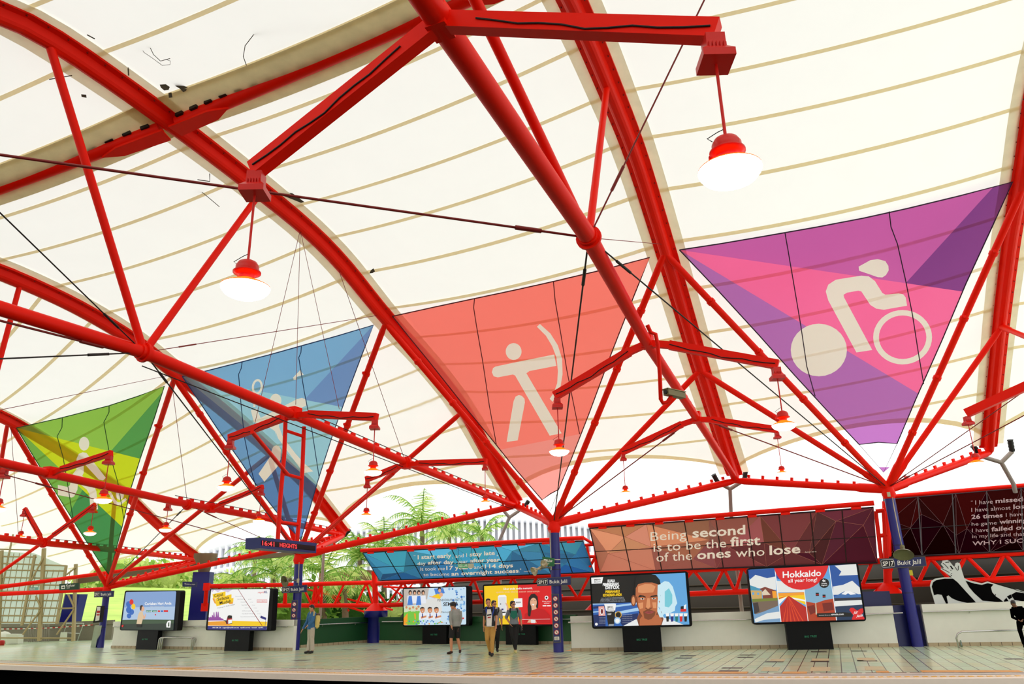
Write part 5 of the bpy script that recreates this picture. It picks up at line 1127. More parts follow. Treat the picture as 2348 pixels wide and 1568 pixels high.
def prohib(i, P, lab, off=.22):
    s, n = col_plane(i, off); th = thing('prohibition_board', lab, 'sign', s(*P[3]))
    mb = MB(); quadbox(mb, s, P, .05, n); mb.build('frame', SGF, th)
    mb = MB(); quadbox(mb, s, [bil(P, .08, .012), bil(P, .92, .012), bil(P, .92, .988), bil(P, .08, .988)], .02, n, -.01); bo = mb.build('board', SGB, th)
    w = (P[1][0]-P[0][0])*.33
    for j in range(6):
        c = bil(P, .5, .1+j*.138); mb = MB()
        mb.cur = 0; mb.poly([s(x, y, -.013) for x, y in circ(c[0], c[1], w, w*1.05, 20)])
        mb.cur = 1; ringfaces(mb, lambda x, y: s(x, y, -.018), circ(c[0], c[1], w, w*1.05, 20), circ(c[0], c[1], w*.78, w*.82, 20))
        mb.cur = 2; r = w*.42
        sh = [[(-.7, .5), (.9, .5), (.9, .2), (-.7, .2)], [(-.8, .8), (-.2, -.9), (.2, -.9), (.1, .2), (.9, .8)], [(-.6, -.8), (.2, -.9), (.6, 0), (.1, .9), (-.6, .7)], [(-.3, -.9), (.5, -.4), (.4, .9), (-.4, .9)], [(-.8, .7), (-.8, -.3), (.1, -.8), (.8, 0), (.6, .8)], [(-.2, -1), (.3, -.8), (.7, .9), (.2, .4), (-.6, .9)]][j]
        mb.poly([s(c[0]+x*r, c[1]+y*r, -.016) for x, y in sh])
        mb.cur = 1; mb.poly([s(x, y, -.02) for x, y in [(c[0]-w*.6, c[1]-w*.48), (c[0]-w*.48, c[1]-w*.62), (c[0]+w*.6, c[1]+w*.5), (c[0]+w*.48, c[1]+w*.62)]])
        mb.build('prohibition_symbol', [PRW, PRR, BLK], bo)
    mb = MB(); mb.poly([s(*bil(P, u, v), -.013) for u, v in ((.2, .88), (.8, .88), (.8, .95), (.2, .95))])
    mb.cur = 1
    for v in (.895, .915, .935): mb.poly([s(*bil(P, u, v_), -.016) for u, v_ in ((.28, v-.004), (.72, v-.004), (.72, v+.004), (.28, v+.004))])
    mb.build('notice_plate', [PRW, BLK], bo)
prohib(2, C3((1403, 562), (1475, 563), (1446, 1061), (1377, 1056)), 'prohibition board with six red circles on the second column')
prohib(3, C5((440, 488), (529, 488), (556, 1070), (461, 1073)), 'prohibition board with six red circles on the archer banner column')
# green exit signs
GSN = mat('exit_sign_green', (8, 60, 34), .4); GLT = mat('exit_sign_lit_green', (30, 150, 84), kind='emit', emit=.8)
def exit_sign(lab, s, n, P, field, words, hang=None, side=None, thk=.12, bars=None):
    th = thing('exit_sign', lab, 'sign', s(*P[3]))
    mb = MB(); quadbox(mb, s, P, thk, n); mb.build('case', field, th)
    mb = MB()
    for tx, p0, p1, h, bo in words: text_px(mb, lambda x, y: s(x, y, -.012), tx, p0, p1, h, bo)
    if side == 'arrow':
        A_ = lambda u, v: bil(P, u, v)
        a0 = [A_(.10, .28), A_(.30, .25), A_(.30, .80), A_(.10, .83)]; mb.poly([s(*p, -.010) for p in a0]); mb.cur = 1
        mb.poly([s(*A_(u, v), -.016) for u, v in ((.13, .5), (.21, .5), (.19, .35), (.28, .55), (.19, .76), (.21, .62), (.13, .62))])
    if side == 'two':
        A_ = lambda u, v: bil(P, u, v)
        for v0 in (.25, .55): mb.poly([s(*A_(u, v), -.010) for u, v in ((.12, v0), (.36, v0), (.36, v0+.24), (.12, v0+.24))])
        mb.cur = 1; mb.poly([s(*A_(u, v), -.014) for u, v in ((.2, .3), (.3, .36), (.2, .44))]); mb.poly([s(*A_(u, v), -.014) for u, v in ((.17, .6), (.31, .6), (.24, .74))]); mb.cur = 0
    mb.build('lettering', [SGW, GSN], th)
    if hang:
        for a, b in hang: MB().tube([s(*a, .05), s(*b, .05)], .008, 5).build('hanger', BLK, th)
    if bars:
        for a, b in bars: MB().tube([s(*a, .06), s(*b, .06)], .022, 6).build('mount_bar', STEEL, th)
s_, n_ = col_plane(1, 1.0)
exit_sign('green exit sign with arrow hanging left of the leftmost column', s_, n_, C2((710, 371), (945, 355), (944, 436), (710, 446)), GSN, [('Keluar', C2((795, 402))[0], C2((902, 396))[0], 5.2, .01), ('EXIT', C2((800, 425))[0], C2((838, 423))[0], 2.6, 0)], [(C2((740, 370))[0], C2((742, 310))[0]), (C2((915, 356))[0], C2((915, 290))[0])], 'arrow')
s_, n_ = col_plane(3, .5)
exit_sign('green exit sign fixed to the archer banner column', s_, n_, C5((330, 42), (474, 60), (472, 156), (340, 154)), mat('exit_sign_mid_green', (10, 104, 52), .4), [('Keluar', C5((390, 108))[0], C5((455, 106))[0], 6.5, .01), ('EXIT', C5((392, 135))[0], C5((418, 135))[0], 3, 0)], None, 'two', .18, [(C5((472, 80))[0], C5((548, 78))[0]), (C5((474, 127))[0], C5((548, 126))[0])])
e0 = V(g(1064, 1297, -2.8)); s_ = lambda x, y, o=0.0: vp(x, y, e0+GN*o, GN)
exit_sign('small lit exit sign hanging before the teal quote panel', s_, GN, C4((1308, 127), (1480, 124), (1478, 178), (1306, 178)), mat('exit_case_grey', (196, 196, 170), .5), [], [((1050.5, 1291), (1051, 1250)), ((1080, 1291), (1080.5, 1252))])
mb = MB(); mb.poly([s_(*p, -.006) for p in C4((1310, 129), (1428, 128), (1426, 176), (1308, 176))]); 
es = [o for o in bpy.data.objects if o.name.startswith('exit_sign') and o.get('label', '').startswith('small lit')][0]
pn = mb.build('lit_panel', GLT, es)
mb = MB(); text_px(mb, lambda x, y: s_(x, y, -.014), 'KELUAR', C4((1316, 168))[0], C4((1424, 166))[0], 6.2, .01); mb.build('lettering', SGW, es)
s_, n_ = col_plane(1, -2.0)
exit_sign('tiny pale green exit sign before the stair screen', s_, n_, C2((352, 410), (450, 408), (448, 448), (350, 450)), mat('exit_pale', (120, 190, 180), .5), [('KELUAR', C2((358, 440))[0], C2((418, 438))[0], 4, .01)], [(C2((400, 408))[0], C2((402, 385))[0])])
dp = at(435, 1338, 34.5); s_ = lambda x, y, o=0.0: vp(x, y, dp+LN*o, LN)
th = thing('direction_sign', 'small dark blue direction sign left of the far blue column', 'sign', dp)
mb = MB(); quadbox(mb, s_, C3((96, 341), (270, 346), (266, 404), (95, 400)), .08, LN); mb.build('board', SGB, th)
mb = MB(); mb.poly([s_(*p, -.01) for p in C3((118, 366), (128, 356), (138, 366), (131, 366), (131, 384), (125, 384), (125, 366))])
text_px(mb, lambda x, y: s_(x, y, -.01), 'SP18', C3((142, 380))[0], C3((170, 380))[0], 2.6, .01); text_px(mb, lambda x, y: s_(x, y, -.01), 'Putra Heights', C3((178, 380))[0], C3((248, 378))[0], 2.2, .0); mb.build('lettering', SGW, th)
MB().tube([s_(*C3((150, 342))[0]), s_(*C3((150, 300))[0])], .012, 5).build('hanger', BLK, th)
# ------------------------------------------------------------------ departure display hanging from the second tie tube
Bf, Bn = TR['B']['f'], TR['B']['n']
sg = 1 if (tie_pt('B', 660, 1240)-CP).dot(Bn) > 0 else -1
fb = lambda x, y, o=0.0: vp(x, y, Bf+Bn*sg*o, Bn)
th = thing('departure_display', 'hanging dark blue departure display showing 16:41 in red', 'display', fb(660, 1245))
fp = [(598, 1231.5), (726, 1245), (725, 1268), (597, 1257)]
fq = [fb(*p) for p in fp]
w_ = .48
mb = MB(); q2 = [p+Bn*sg*w_ for p in fq]; mb.add(fq+q2, [(0, 1, 2, 3), (7, 6, 5, 4), (0, 4, 5, 1), (1, 5, 6, 2), (2, 6, 7, 3), (3, 7, 4, 0)]); mb.build('housing', mat('display_blue', (20, 34, 110), .4), th)
sc = MB(); sc.poly([fb(*bil(fp, u, v), -.012) for u, v in ((.02, .25), (.98, .3), (.98, .78), (.02, .72))]); sc.build('screen_window', mat('display_black_glass', (16, 8, 10), .15), th)
LEDR = mat('red_led_dots', (255, 60, 66), kind='emit', emit=1.4)
mb = MB(); text_px(mb, lambda x, y: fb(x, y, -.02), '16:41', C8a(0, 0) if False else bil(fp, .03, .70), bil(fp, .25, .72), 10, .02, up=(0, -1)); text_px(mb, lambda x, y: fb(x, y, -.02), 'HEIGHTS', bil(fp, .345, .70), bil(fp, .655, .73), 9, .02, up=(0, -1)); mb.build('led_text', LEDR, th)
for P in ([(655, 955), (652, 1040), (643, 1140), (637, 1236)], [(697, 978), (694, 1060), (689, 1160), (681, 1241)]):
    MB().tube([fb(*p, w_*.5) for p in P], .055, 10).build('hanging_post', RED, th)
for a, b in (((655, 987), (697, 1001)), ((648, 1085), (692, 1097)), ((642, 1197), (686, 1203))): MB().tube([fb(*a, w_*.5), fb(*b, w_*.5)], .045, 8).build('rung', RED, th)
MB().tube([fb(578, 990, w_*.5-.9), fb(660, 1088, w_*.5)], .05, 10).build('diagonal_brace', RED, th)
# ------------------------------------------------------------------ cameras, speakers, fans, lights
th = thing('security_camera', 'olive security camera on a curved red pipe below the large tube', 'camera', at(1545, 905, 16.6))
DP = 16.6
MB().tube([at(*p, DP) for p in [(1484, 745), (1492, 762), (1503, 766), (1508, 790), (1513, 860), (1515, 915), (1520, 924), (1530, 922), (1540, 908)]], .045, 10).build('gooseneck_pipe', RED, th)
a, b = at(1527, 899, DP-.1), at(1566, 908, DP+.25); MB().beam(a, b, .15, .12).build('camera_body', mat('camera_olive', (120, 112, 70), .5), th)
MB().beam(a+V((-.03, 0, .075)), b+V((0, 0, .075)), .20, .015).build('sun_shield', mat('camera_shield_olive', (150, 142, 96), .5), th)
MB().tube([a, a-(b-a).normalized()*.03], .045, 12).build('lens', BLK, th)
def dish(lab, c, ax, r, kindm, name='wall_fan', blades=False):
    th = thing(name, lab, 'speaker' if name == 'disc_speaker' else ('fan' if blades else 'floodlight'), c); ax = V(ax).normalized()
    MB().lathe([(r*.22, -.0), (r*.45, .03), (r*.85, .10), (r, .16), (r*1.02, .17), (r*.98, .165), (r*.8, .115), (r*.4, .05), (0, .03)], c, 24, ax).build('cage' if blades else 'reflector', kindm, th)
    MB().tube([c-ax*.16, c+ax*.02], r*.24, 14).build('motor' if blades else 'driver', kindm, th)
    if blades:
        ref = ax.cross(V((0, 0, 1))).normalized(); up = ref.cross(ax)
        for k in range(3):
            a = 2*PI*k/3; d = ref*math.cos(a)+up*math.sin(a); e = ref*-math.sin(a)+up*math.cos(a)
            MB().poly([c+ax*.1+d*r*.15, c+ax*.08+d*r*.5-e*r*.28, c+ax*.1+d*r*.85-e*r*.15, c+ax*.13+d*r*.85+e*r*.15, c+ax*.12+d*r*.4+e*r*.12], .004).build('blade', kindm, th)
    return th
OLV = mat('olive_metal', (104, 104, 70), .35, .3); SIL = mat('silver_metal', (178, 170, 140), .3, .6)
d4 = depth(CO[4]['p']); c = at(2070, 1262, d4-.45); dish('round olive disc speaker on the rightmost column above its sign', c, (-.25, -.45, -.85), .30, OLV, 'disc_speaker')
MB().tube([c+V((0, 0, .1)), vp(2060, 1216, c, _f), CO[4]['p'].lerp(CO[4]['q'], .93)-V((0, .2, 0))], .015, 6).build('conduit', SIL, bpy.data.objects['disc_speaker'])
d3 = depth(CO[3]['p'])
t_ = dish('silver floodlight at left on the archer banner column', at(1232, 1305, d3-.5), (-.8, -.4, -.45), .15, SIL, 'column_floodlight')
MB().tube([at(1232, 1305, d3-.5), at(1262, 1300, d3-.1)], .02, 6).build('arm', SGF, t_)
t_ = dish('silver floodlight nearer the post on the archer banner column', at(1243, 1299, d3-.35), (.35, -.6, .5), .13, SIL, 'column_floodlight')
MB().tube([at(1243, 1299, d3-.35), at(1262, 1303, d3-.05)], .02, 6).build('arm', SGF, t_)
d2 = depth(CO[2]['p']); t_ = dish('wall fan on the second column above its name sign', at(660, 1330, d2-.5), (-.6, -.7, -.3), .22, OLV, 'column_fan', True)
MB().tube([at(661, 1330, d2-.4), at(680, 1331, d2)], .025, 6).build('arm', SGF, t_)
for i, f_, lab in ((2, .72, 'small cable box high on the second column'), (4, .55, 'small clip box on the rightmost column'), (4, .32, 'yellow call box below the name sign on the rightmost column')):
    p = CO[i]['p'].lerp(CO[i]['q'], .95 if 'clip' in lab else f_); d = V((p.x, p.y, 0)).normalized(); sd = V((d.y, -d.x, 0))
    if 'yellow' in lab: p = at(2089, 1313, d4-.15)
    else: p = p-d*.2
    tag(MB().box(p, sd*.05, d*.03, V((0, 0, .08))).build('cable_box', mat('yellow_box', (200, 190, 40), .5) if 'yellow' in lab else SIL), lab, 'cable box')
for i in (2, 3):
    p = CO[i]['p']; q = CO[i]['q']; d = V((p.x, p.y, 0)).normalized(); sd = V((d.y, -d.x, 0))*(-.15 if i == 3 else .02)
    MB().tube([p.lerp(q, .62)-d*.19+sd, q-d*.22+sd-V((0, 0, .3))], .016, 6).build('conduit', SIL, CO[i]['th'])
# ------------------------------------------------------------------ Y-shaped drain pipes with black hoses
def ypipe(lab, fk, stem, fork, armL, armR, hoseL, hoseR, r=.075):
    dpt = max(depth(TR[fk]['f'])+.3, depth(g(stem[0], 1300))+1.0); th = thing('drain_pipe', lab, 'drain pipe', at(*stem, dpt)); P = lambda p: at(*p, dpt)
    b = P(stem); 
    MB().tube([V((b.x, b.y, .0)), b, P(fork)], r, 12).build('stem', GREYP, th)
    for a, h in ((armL, hoseL), (armR, hoseR)):
        MB().tube([P(fork), P(a)], r, 12).build('arm', GREYP, th)
        q = P(h); p = P(a); hb = MB(); n = 7; hb.tube([p.lerp(q, i/n) for i in range(n+1)], [r*1.15*(1.15 if i % 2 else 1.0) for i in range(n)]+[r*1.4], 14); hb.build('rubber_hose', BLK, th)
ypipe('grey Y-shaped drain pipe behind the salmon quote panel', 'A', (1676, 1176), (1674, 1121), (1646, 1106), (1707, 1100), (1636, 1088), (1710, 1076))
ypipe('grey Y-shaped drain pipe behind the teal quote panel', 'B', (1145, 1240), (1168, 1186), (1156, 1172), (1203, 1162), (1151, 1158), (1212, 1148))
ypipe('grey Y-shaped drain pipe behind the display and second column', 'C', (742, 1270), (752, 1254), (755, 1238), (790, 1228), (757, 1226), (802, 1214))
ypipe('grey Y-shaped drain pipe behind the dark red quote panel', 'E', (2324, 1110), (2296, 1060), (2250, 1046), (2321, 1035), (2231, 1022), (2316, 1008), .08)
# ------------------------------------------------------------------ far blue pier columns, gutter beam
def pier(lab, px, dep, w, d, ytop, cap=True):
    c = at(px[0], px[1], dep); z = zat(c, ytop); th = thing('pier_column', lab, 'column', V((c.x, c.y, 0)))
    MB().box((c.x, c.y, z/2), V((w, .1*w, 0)), V((-.1*d, d, 0)), V((0, 0, z/2))).build('shaft', NAVY, th)
    if cap:
        TAN = mat('tan_steel_capital', (128, 112, 84), .6); MB().lathe([(w*.7, 0), (w*.9, .3), (w*1.5, .75), (w*1.5, .9)], (c.x, c.y, z), 8).build('capital', TAN, th)
pier('broad dark blue column between the two left billboards', (456, 1420), 37.5, .40, .4, 1312)
c = at(152, 1430, 48); 
mb = MB(); a, b = at(126, 1468, 48), at(158, 1468, 48); t0, t1 = at(150, 1362, 48), at(183, 1362, 48)
a.z = b.z = 0; n = V((0.2, .98, 0)); mb.add([a, b, t1, t0, a+n*.7, b+n*.7, t1+n*.7, t0+n*.7], [(0, 1, 2, 3), (5, 4, 7, 6), (1, 5, 6, 2), (4, 0, 3, 7), (3, 2, 6, 7)])
tag(mb.build('leaning_blue_column', NAVY), 'leaning dark blue column behind the tan stair screen', 'column')
tag(MB().beam(at(172, 1333, 44), at(470, 1291, 44), .3, .3).beam(at(470, 1287, 44), at(680, 1269, 44), .3, .25).build('gutter_beam', mat('dull_gutter', (104, 88, 62), .7)), 'dull brown gutter beam behind the red edge beams at left', 'beam')
th = thing('disconnect_box', 'red equipment frame beside the broad dark blue column', 'equipment box', at(470, 1400, 34))
MB().tube([at(474, 1342, 34), at(470, 1395, 34)], .09, 8).build('post', RED, th)
MB().box(at(474, 1345, 34), V((.12, 0, 0)), V((0, .1, 0)), V((0, 0, .16))).build('box', RED, th); MB().box(at(470, 1392, 34), V((.14, 0, 0)), V((0, .1, 0)), V((0, 0, .17))).build('box', RED, th)
# ------------------------------------------------------------------ leaning rails
def leanrail(lab, pts, dep, n_=1, leg2=None):
    th = thing('leaning_rail', lab, 'leaning rail', at(*pts[0], dep))
    P = [at(*p, dep) for p in pts]
    dd = V((-.2, .97, 0))
    for j in range(n_): MB().tube([p+dd*.16*j+V((.04*j, 0, 0)) for p in P], .028, 10).build('rail_hoop', STEEL, th)
z0 = depth(fl(365, 1491)); leanrail('triple hoop steel leaning rail before the two left billboards', [(361, 1490), (365.5, 1465), (369, 1462), (375, 1461.5), (430, 1462), (438, 1462.5), (441, 1466), (437, 1491.5)], z0, 3)
z0 = depth(fl(2200, 1485)); leanrail('steel leaning rail at the lower right corner under the cut-out', [(2199, 1485), (2193, 1463), (2196, 1453), (2206, 1448), (2280, 1446), (2420, 1442), (2440, 1444), (2446, 1480)], z0)
bt = fl(2205, 1483); th = thing('bottle', 'clear plastic bottle standing behind the right leaning rail leg', 'bottle', bt)
MB().lathe([(0, 0), (.03, 0), (.032, .05), (.03, .14), (.012, .19), (.012, .21)], bt, 12).build('body', mat('bottle_plastic', (170, 190, 180), .2, kind='glass'), th)
MB().lathe([(.014, .205), (.014, .225), (0, .226)], bt, 10).build('cap', SGW, th)
# ------------------------------------------------------------------ cut-out figure board on the right wall
BW = mat('cutout_white', (206, 212, 208), .6); BB = mat('cutout_black', (3, 3, 4), .8, spec=.05)
k0 = PR2[0]; k1 = PR2[-1]; kd = (k1-k0).normalized(); kn = V((-kd.y, kd.x, 0))
if kn.dot(k0-CP) < 0: kn = -kn
cs = lambda x, y, o=0.0: vp(x, y, k0+kn*(.18+o), kn)
th = thing('cutout_board', 'large black and white cut-out of a reclining figure with raised hand', 'cut-out board', cs(2200, 1385))
O_ = C7((1130, 612), (1110, 540), (1085, 460), (1070, 390), (1085, 335), (1130, 305), (1230, 290), (1335, 290), (1270, 245), (1200, 195), (1205, 175), (1240, 180), (1200, 130), (1215, 115), (1220, 90), (1275, 82), (1300, 95), (1345, 150), (1365, 165), (1378, 120), (1400, 112), (1425, 122), (1438, 160), (1455, 220), (1480, 300), (1530, 325), (1690, 362), (1760, 340), (1900, 385), (2040, 425), (2130, 438), (2300, 500), (2500, 560), (2500, 590), (1800, 610))
mb = MB(); q = [cs(*p) for p in O_]; mb.poly(q, .03, kn); mb.build('white_board', BW, th)
def ink(*polys):
    mb = MB()
    for p in polys: mb.poly([cs(x, y, -.006) for x, y in C7(*p)])
    return mb
ink([(1090, 400), (1105, 350), (1140, 325), (1240, 305), (1345, 305), (1400, 350), (1500, 460), (1620, 590), (1520, 598), (1400, 570), (1330, 540), (1290, 505), (1268, 520), (1285, 605), (1262, 606), (1210, 500), (1160, 492), (1118, 505)], [(1495, 330), (1600, 365), (1690, 380), (1760, 360), (1830, 375), (1800, 410), (1815, 470), (1860, 520), (1900, 545), (1950, 585), (1880, 585), (1700, 570), (1600, 480), (1540, 410)],
    [(2040, 500), (2100, 465), (2195, 480), (2420, 560), (2195, 580), (2080, 560), (2060, 530)], [(1990, 520), (2035, 495), (2055, 530), (2020, 555)], [(1960, 560), (1985, 535), (2010, 575), (1955, 582)], [(1305, 150), (1320, 150), (1350, 190), (1335, 195)], [(1250, 105), (1300, 100), (1300, 110), (1255, 115)], [(1310, 200), (1325, 205), (1320, 215)], [(1320, 240), (1335, 240), (1330, 252)], [(1310, 255), (1335, 268), (1325, 275)]).build('black_print', BB, th)
mb = MB()
for P in (C7((1205, 180), (1250, 205), (1285, 222), (1300, 235)), C7((1225, 120), (1262, 150), (1290, 185)), C7((1370, 165), (1385, 190), (1400, 208), (1408, 200), (1410, 150)), C7((1855, 490), (1850, 520), (1880, 545)), C7((1560, 320), (1690, 352), (1760, 332), (1900, 375), (2195, 470))): mb.tube([cs(x, y, -.006) for x, y in P], .008, 4)
mb.build('ink_lines', BB, th)['kind'] = 'stuff'
# ------------------------------------------------------------------ tan stair screen and clutter at far left
TANS = mat('tan_painted_steel', (168, 152, 108), .55); FG = mat('pale_frosted_panel', (226, 240, 236), .4, kind='mem', tr=.6)
sd_ = V((.96, .28, 0)); ps = at(60, 1400, 42.3); pn = V((-.28, .96, 0))
ss = lambda x, y, o=0.0: vp(x, y, ps+pn*o, pn)
th = thing('stair_screen', 'tan steel framed screen with pale panels at far left', 'screen', ss(60, 1468))
for a, b, w in (((3, 1262), (-4, 1468), .17), ((101, 1257), (90, 1469), .17), ((174, 1293), (168, 1470), .15), ((80, 1272), (50, 1434), .12), ((152, 1296), (130, 1430), .12), ((30, 1225), (-6, 1400), .07)):
    MB().beam(ss(*a), ss(*b), w, w, (0, 1, 0)).build('post', TANS, th)
for y0, y1, x1 in ((1258, 1261, 78), (1275, 1277, 84), (1290, 1297, 152), (1306, 1309, 152), (1323, 1326, 150), (1339, 1342, 168), (1355, 1357, 168), (1376, 1377, 142), (1393, 1394, 140), (1411, 1412, 134), (1427, 1427, 134), (1462, 1463, 168)):
    MB().tube([ss(-40, y0), ss(x1, y1)], .045, 6).build('transom', TANS, th)
for a, b in (((101, 1275), (72, 1330)), ((82, 1366), (93, 1392)), ((92, 1400), (52, 1455)), ((156, 1362), (170, 1392)), ((170, 1396), (130, 1455)), ((174, 1300), (152, 1318)), ((62, 1395), (92, 1395)), ((134, 1395), (170, 1394))): MB().tube([ss(*a, -.1), ss(*b, -.1)], .05, 6).build('brace', TANS, th)
mb = MB(); mb.poly([ss(*p, .12) for p in ((-40, 1262), (78, 1268), (150, 1298), (134, 1430), (-40, 1430))]); mb.build('frosted_panel', FG, th)
for x in range(-8, 150, 13):
    t = 1262 if x < 60 else 1300; MB().tube([ss(x+14, t+6, .1), ss(x-14, 1428, .1)], .018, 5).build('mullion', TANS, th)
zc = depth(fl(90, 1472))
th = thing('stacked_poles', 'bundle of grey scaffold poles standing at the far left', 'pole bundle', at(100, 1470, zc))
rnd = random.Random(5)
for i in range(12):
    x = 64+i*4.2; MB().tube([at(x+1, 1472-i*.2, zc+.3), at(x+rnd.uniform(0, 5), 1404+rnd.uniform(-6, 10) if i < 9 else 1384, zc+.3)], .03, 6).build('pole', GREYP, th)
def box_px(name, lab, cat, P, dep, thk, m):
    q = [at(*p, dep) for p in P]; 
    q[3].z = q[2].z = 0.02
    mb = MB(); n = V((0, 1, 0)); mb.add(q+[p+n*thk for p in q], [(0, 1, 2, 3), (7, 6, 5, 4), (0, 4, 5, 1), (1, 5, 6, 2), (2, 6, 7, 3), (3, 7, 4, 0)])
    return tag(mb.build(name, m), lab, cat)
WHB = mat('white_container_plastic', (226, 226, 214), .5)
box_px('white_container', 'square white container on the floor at the far left', 'container', C2((78, 970), (220, 972), (212, 1090), (66, 1092)), depth(fl(30, 1477)), .5, WHB)
box_px('white_notice_board', 'white board leaning on the trestle at the left wall', 'board', C2((728, 948), (803, 946), (798, 1056), (708, 1058)), depth(fl(146, 1470)), .04, WHB)
c = fl(3, 1476); tag(MB().ball(c+V((0, .1, .34)), .42, .35, .34).build('white_sack', WHB), 'rounded white sack cut by the left photo edge', 'sack')
c = fl(2, 1479.5); tag(MB().lathe([(0, 0), (.16, 0), (.17, .2), (.12, .26), (0, .27)], c, 16).build('red_canister', mat('red_canister', (190, 20, 20), .4)), 'small red canister beside the white sack at far left', 'canister')
zt = depth(fl(180, 1469)); th = thing('trestle', 'steel trestle standing by the wall left of the leftmost column', 'trestle', at(180, 1468, zt))
for a, b in (((152, 1429), (192, 1429)), ((153, 1430), (142, 1466)), ((192, 1429), (178, 1468)), ((152, 1451), (183, 1452))): MB().tube([at(*a, zt), at(*b, zt)], .03, 8).build('bar', STEEL, th)
TPR = mat('tape_red', (200, 40, 40), .5)
th = thing('barrier_tape', 'red and white barrier tape strung across the far left', 'tape', at(0, 1440, zc-1))
n = 36
for i in range(n):
    x0, x1 = -10+i*6.2, -10+(i+1)*6.2; f_ = lambda x: 1442-x*.045-2.5*math.sin(max(0, x)/214*PI)*-1
    mb = MB(); mb.poly([at(x0, f_(x0)-1, zc-1.5), at(x1, f_(x1)-1, zc-1.5), at(x1, f_(x1)+1, zc-1.5), at(x0, f_(x0)+1, zc-1.5)], .004); mb.build('tape_section', TPR if i % 2 else SGW, th)
zh = depth(fl(215, 1485)); zh -= .25; th = thing('help_point', 'slim help point with red and white panel on the leftmost column', 'help point', fl(212, 1485.5))
q = [(217, 1434), (228, 1434), (219, 1485), (207, 1485)]
def slab4(P, dep, thk, m, name, th):
    q = [at(*p, dep) for p in P]; mb = MB(); n = V((.3, .95, 0)); mb.add(q+[p+n*thk for p in q], [(0, 1, 2, 3), (7, 6, 5, 4), (0, 4, 5, 1), (1, 5, 6, 2), (2, 6, 7, 3), (3, 7, 4, 0)]); return mb.build(name, m, th)
slab4(q, zh, .15, STEEL, 'pedestal', th); slab4([(222, 1389), (236, 1389), (231, 1426), (213, 1428)], zh, .12, BLK, 'cabinet', th)
slab4([(223, 1391), (230, 1391), (227, 1422), (218, 1424)], zh-.02, .02, SGW, 'panel_face', th); slab4([(222.5, 1400), (229, 1400), (228, 1405), (221.5, 1405)], zh-.04, .02, TPR, 'red_label', th); slab4([(221.5, 1408), (228, 1408), (227, 1411), (221, 1411)], zh-.04, .02, TPR, 'red_label', th)
# ------------------------------------------------------------------ neighbouring hall roof behind the girders
HALL = mat('dull_olive_roof_sheet', (44, 40, 27), .8, noise=.2, nscale=1.5)
mb = MB(); th = thing('neighbouring_hall', 'dull olive barrel roof of the hall behind the girders and parapet', 'building', g(1600, 1400, 8))
xs = [905, 950, 1000, 1100, 1300, 1500, 1750, 2000, 2250, 2480]; vs = []; NA = 9
for i, x in enumerate(xs):
    b = g(x, 1400, 3.2); bz = V((b.x, b.y, 0)); top = zat(g(x, 1300, 5.0), lerpx([(905, 1332), (1360, 1308), (2000, 1278), (2480, 1250)], x))
    k = min(1, (x-880)/90); top *= (.55+.45*k)
    for j in range(NA): a = j/(NA-1)*PI/2; vs.append(bz+GN*(3.2*(1-math.cos(a)))+V((0, 0, max(0.0, top*math.sin(a*.96+.04)-0.0))))
mb.add(vs, [(i*NA+j, (i+1)*NA+j, (i+1)*NA+j+1, i*NA+j+1) for i in range(len(xs)-1) for j in range(NA-1)], True); mb.build('roof_sheet', HALL, th)
a, b = V(vs[NA-1]), V(vs[-1]); mb = MB()
mb.add([vs[NA*i+NA-1] for i in range(len(xs))]+[V(vs[NA*i+NA-1])+GN*9-V((0, 0, .4)) for i in range(len(xs))], [(i, i+1, i+1+len(xs), i+len(xs)) for i in range(len(xs)-1)]); mb.build('rear_roof', HALL, th)
for j in (2, 4, 6): MB().tube([V(vs[NA*i+j])-GN*.04 for i in range(len(xs))], .03, 5).build('sheet_lap', mat('roof_lap_dark', (64, 58, 44), .8), th)
tag(MB().beam(at(762, 1328, 52), at(862, 1324, 50), 2.5, .9).build('shelter_roof', mat('brown_shelter_roof', (136, 92, 62), .7)), 'small brown shelter roof between palms left of the teal panel', 'roof')
# stadium far beyond
STW_ = mat('stadium_white', (252, 252, 255), .7); STF = mat('stadium_fin', (240, 242, 252), .7)
def stadium(lab, x0, x1, ytop0, ytop1, ybot, dep, nf):
    th = thing('stadium_facade', lab, 'building', at(x0, ybot, dep)); mb = MB(); N_ = 12; T_ = []; B_ = []
    for i in range(N_+1):
        r = i/N_; x = x0+(x1-x0)*r; y = ytop0+(ytop1-ytop0)*r-26*math.sin(r*PI); dd = dep-10*math.sin(r*PI); T_.append(at(x, y, dd)); b = at(x, ybot, dd); b.z = -1.6; b.x, b.y = T_[-1].x, T_[-1].y; B_.append(b)
    mb.add(T_+B_, [(i, i+1, i+N_+2, i+N_+1) for i in range(N_)]); mb.build('facade_wall', STW_, th)
    ring = MB().tube([t+V((0, -.6, 0)) for t in T_], .6, 8); ring.build('roof_ring', STF, th)
    for i in range(nf):
        r = (i+.5)/nf; j = min(N_-1, int(r*N_)); q = r*N_-j; t = T_[j].lerp(T_[j+1], q); b = B_[j].lerp(B_[j+1], q)
        MB().beam(t+V((0, -.7, -.3)), b+V((0, -.7, 0)), .45, 1.2, (0, 1, 0)).build('facade_fin', STF, th)
    for f_ in (.3, .62): MB().tube([t.lerp(b, f_)+V((0, -1.0, 0)) for t, b in zip(T_, B_)], .35, 6).build('facade_band', STF, th)
stadium('white ribbed stadium wall seen above the teal quote panel', 800, 1372, 1218, 1208, 1345, 120, 44)
stadium('white ribbed stadium wall behind palms between second billboard and display', 478, 700, 1262, 1270, 1345, 128, 16)
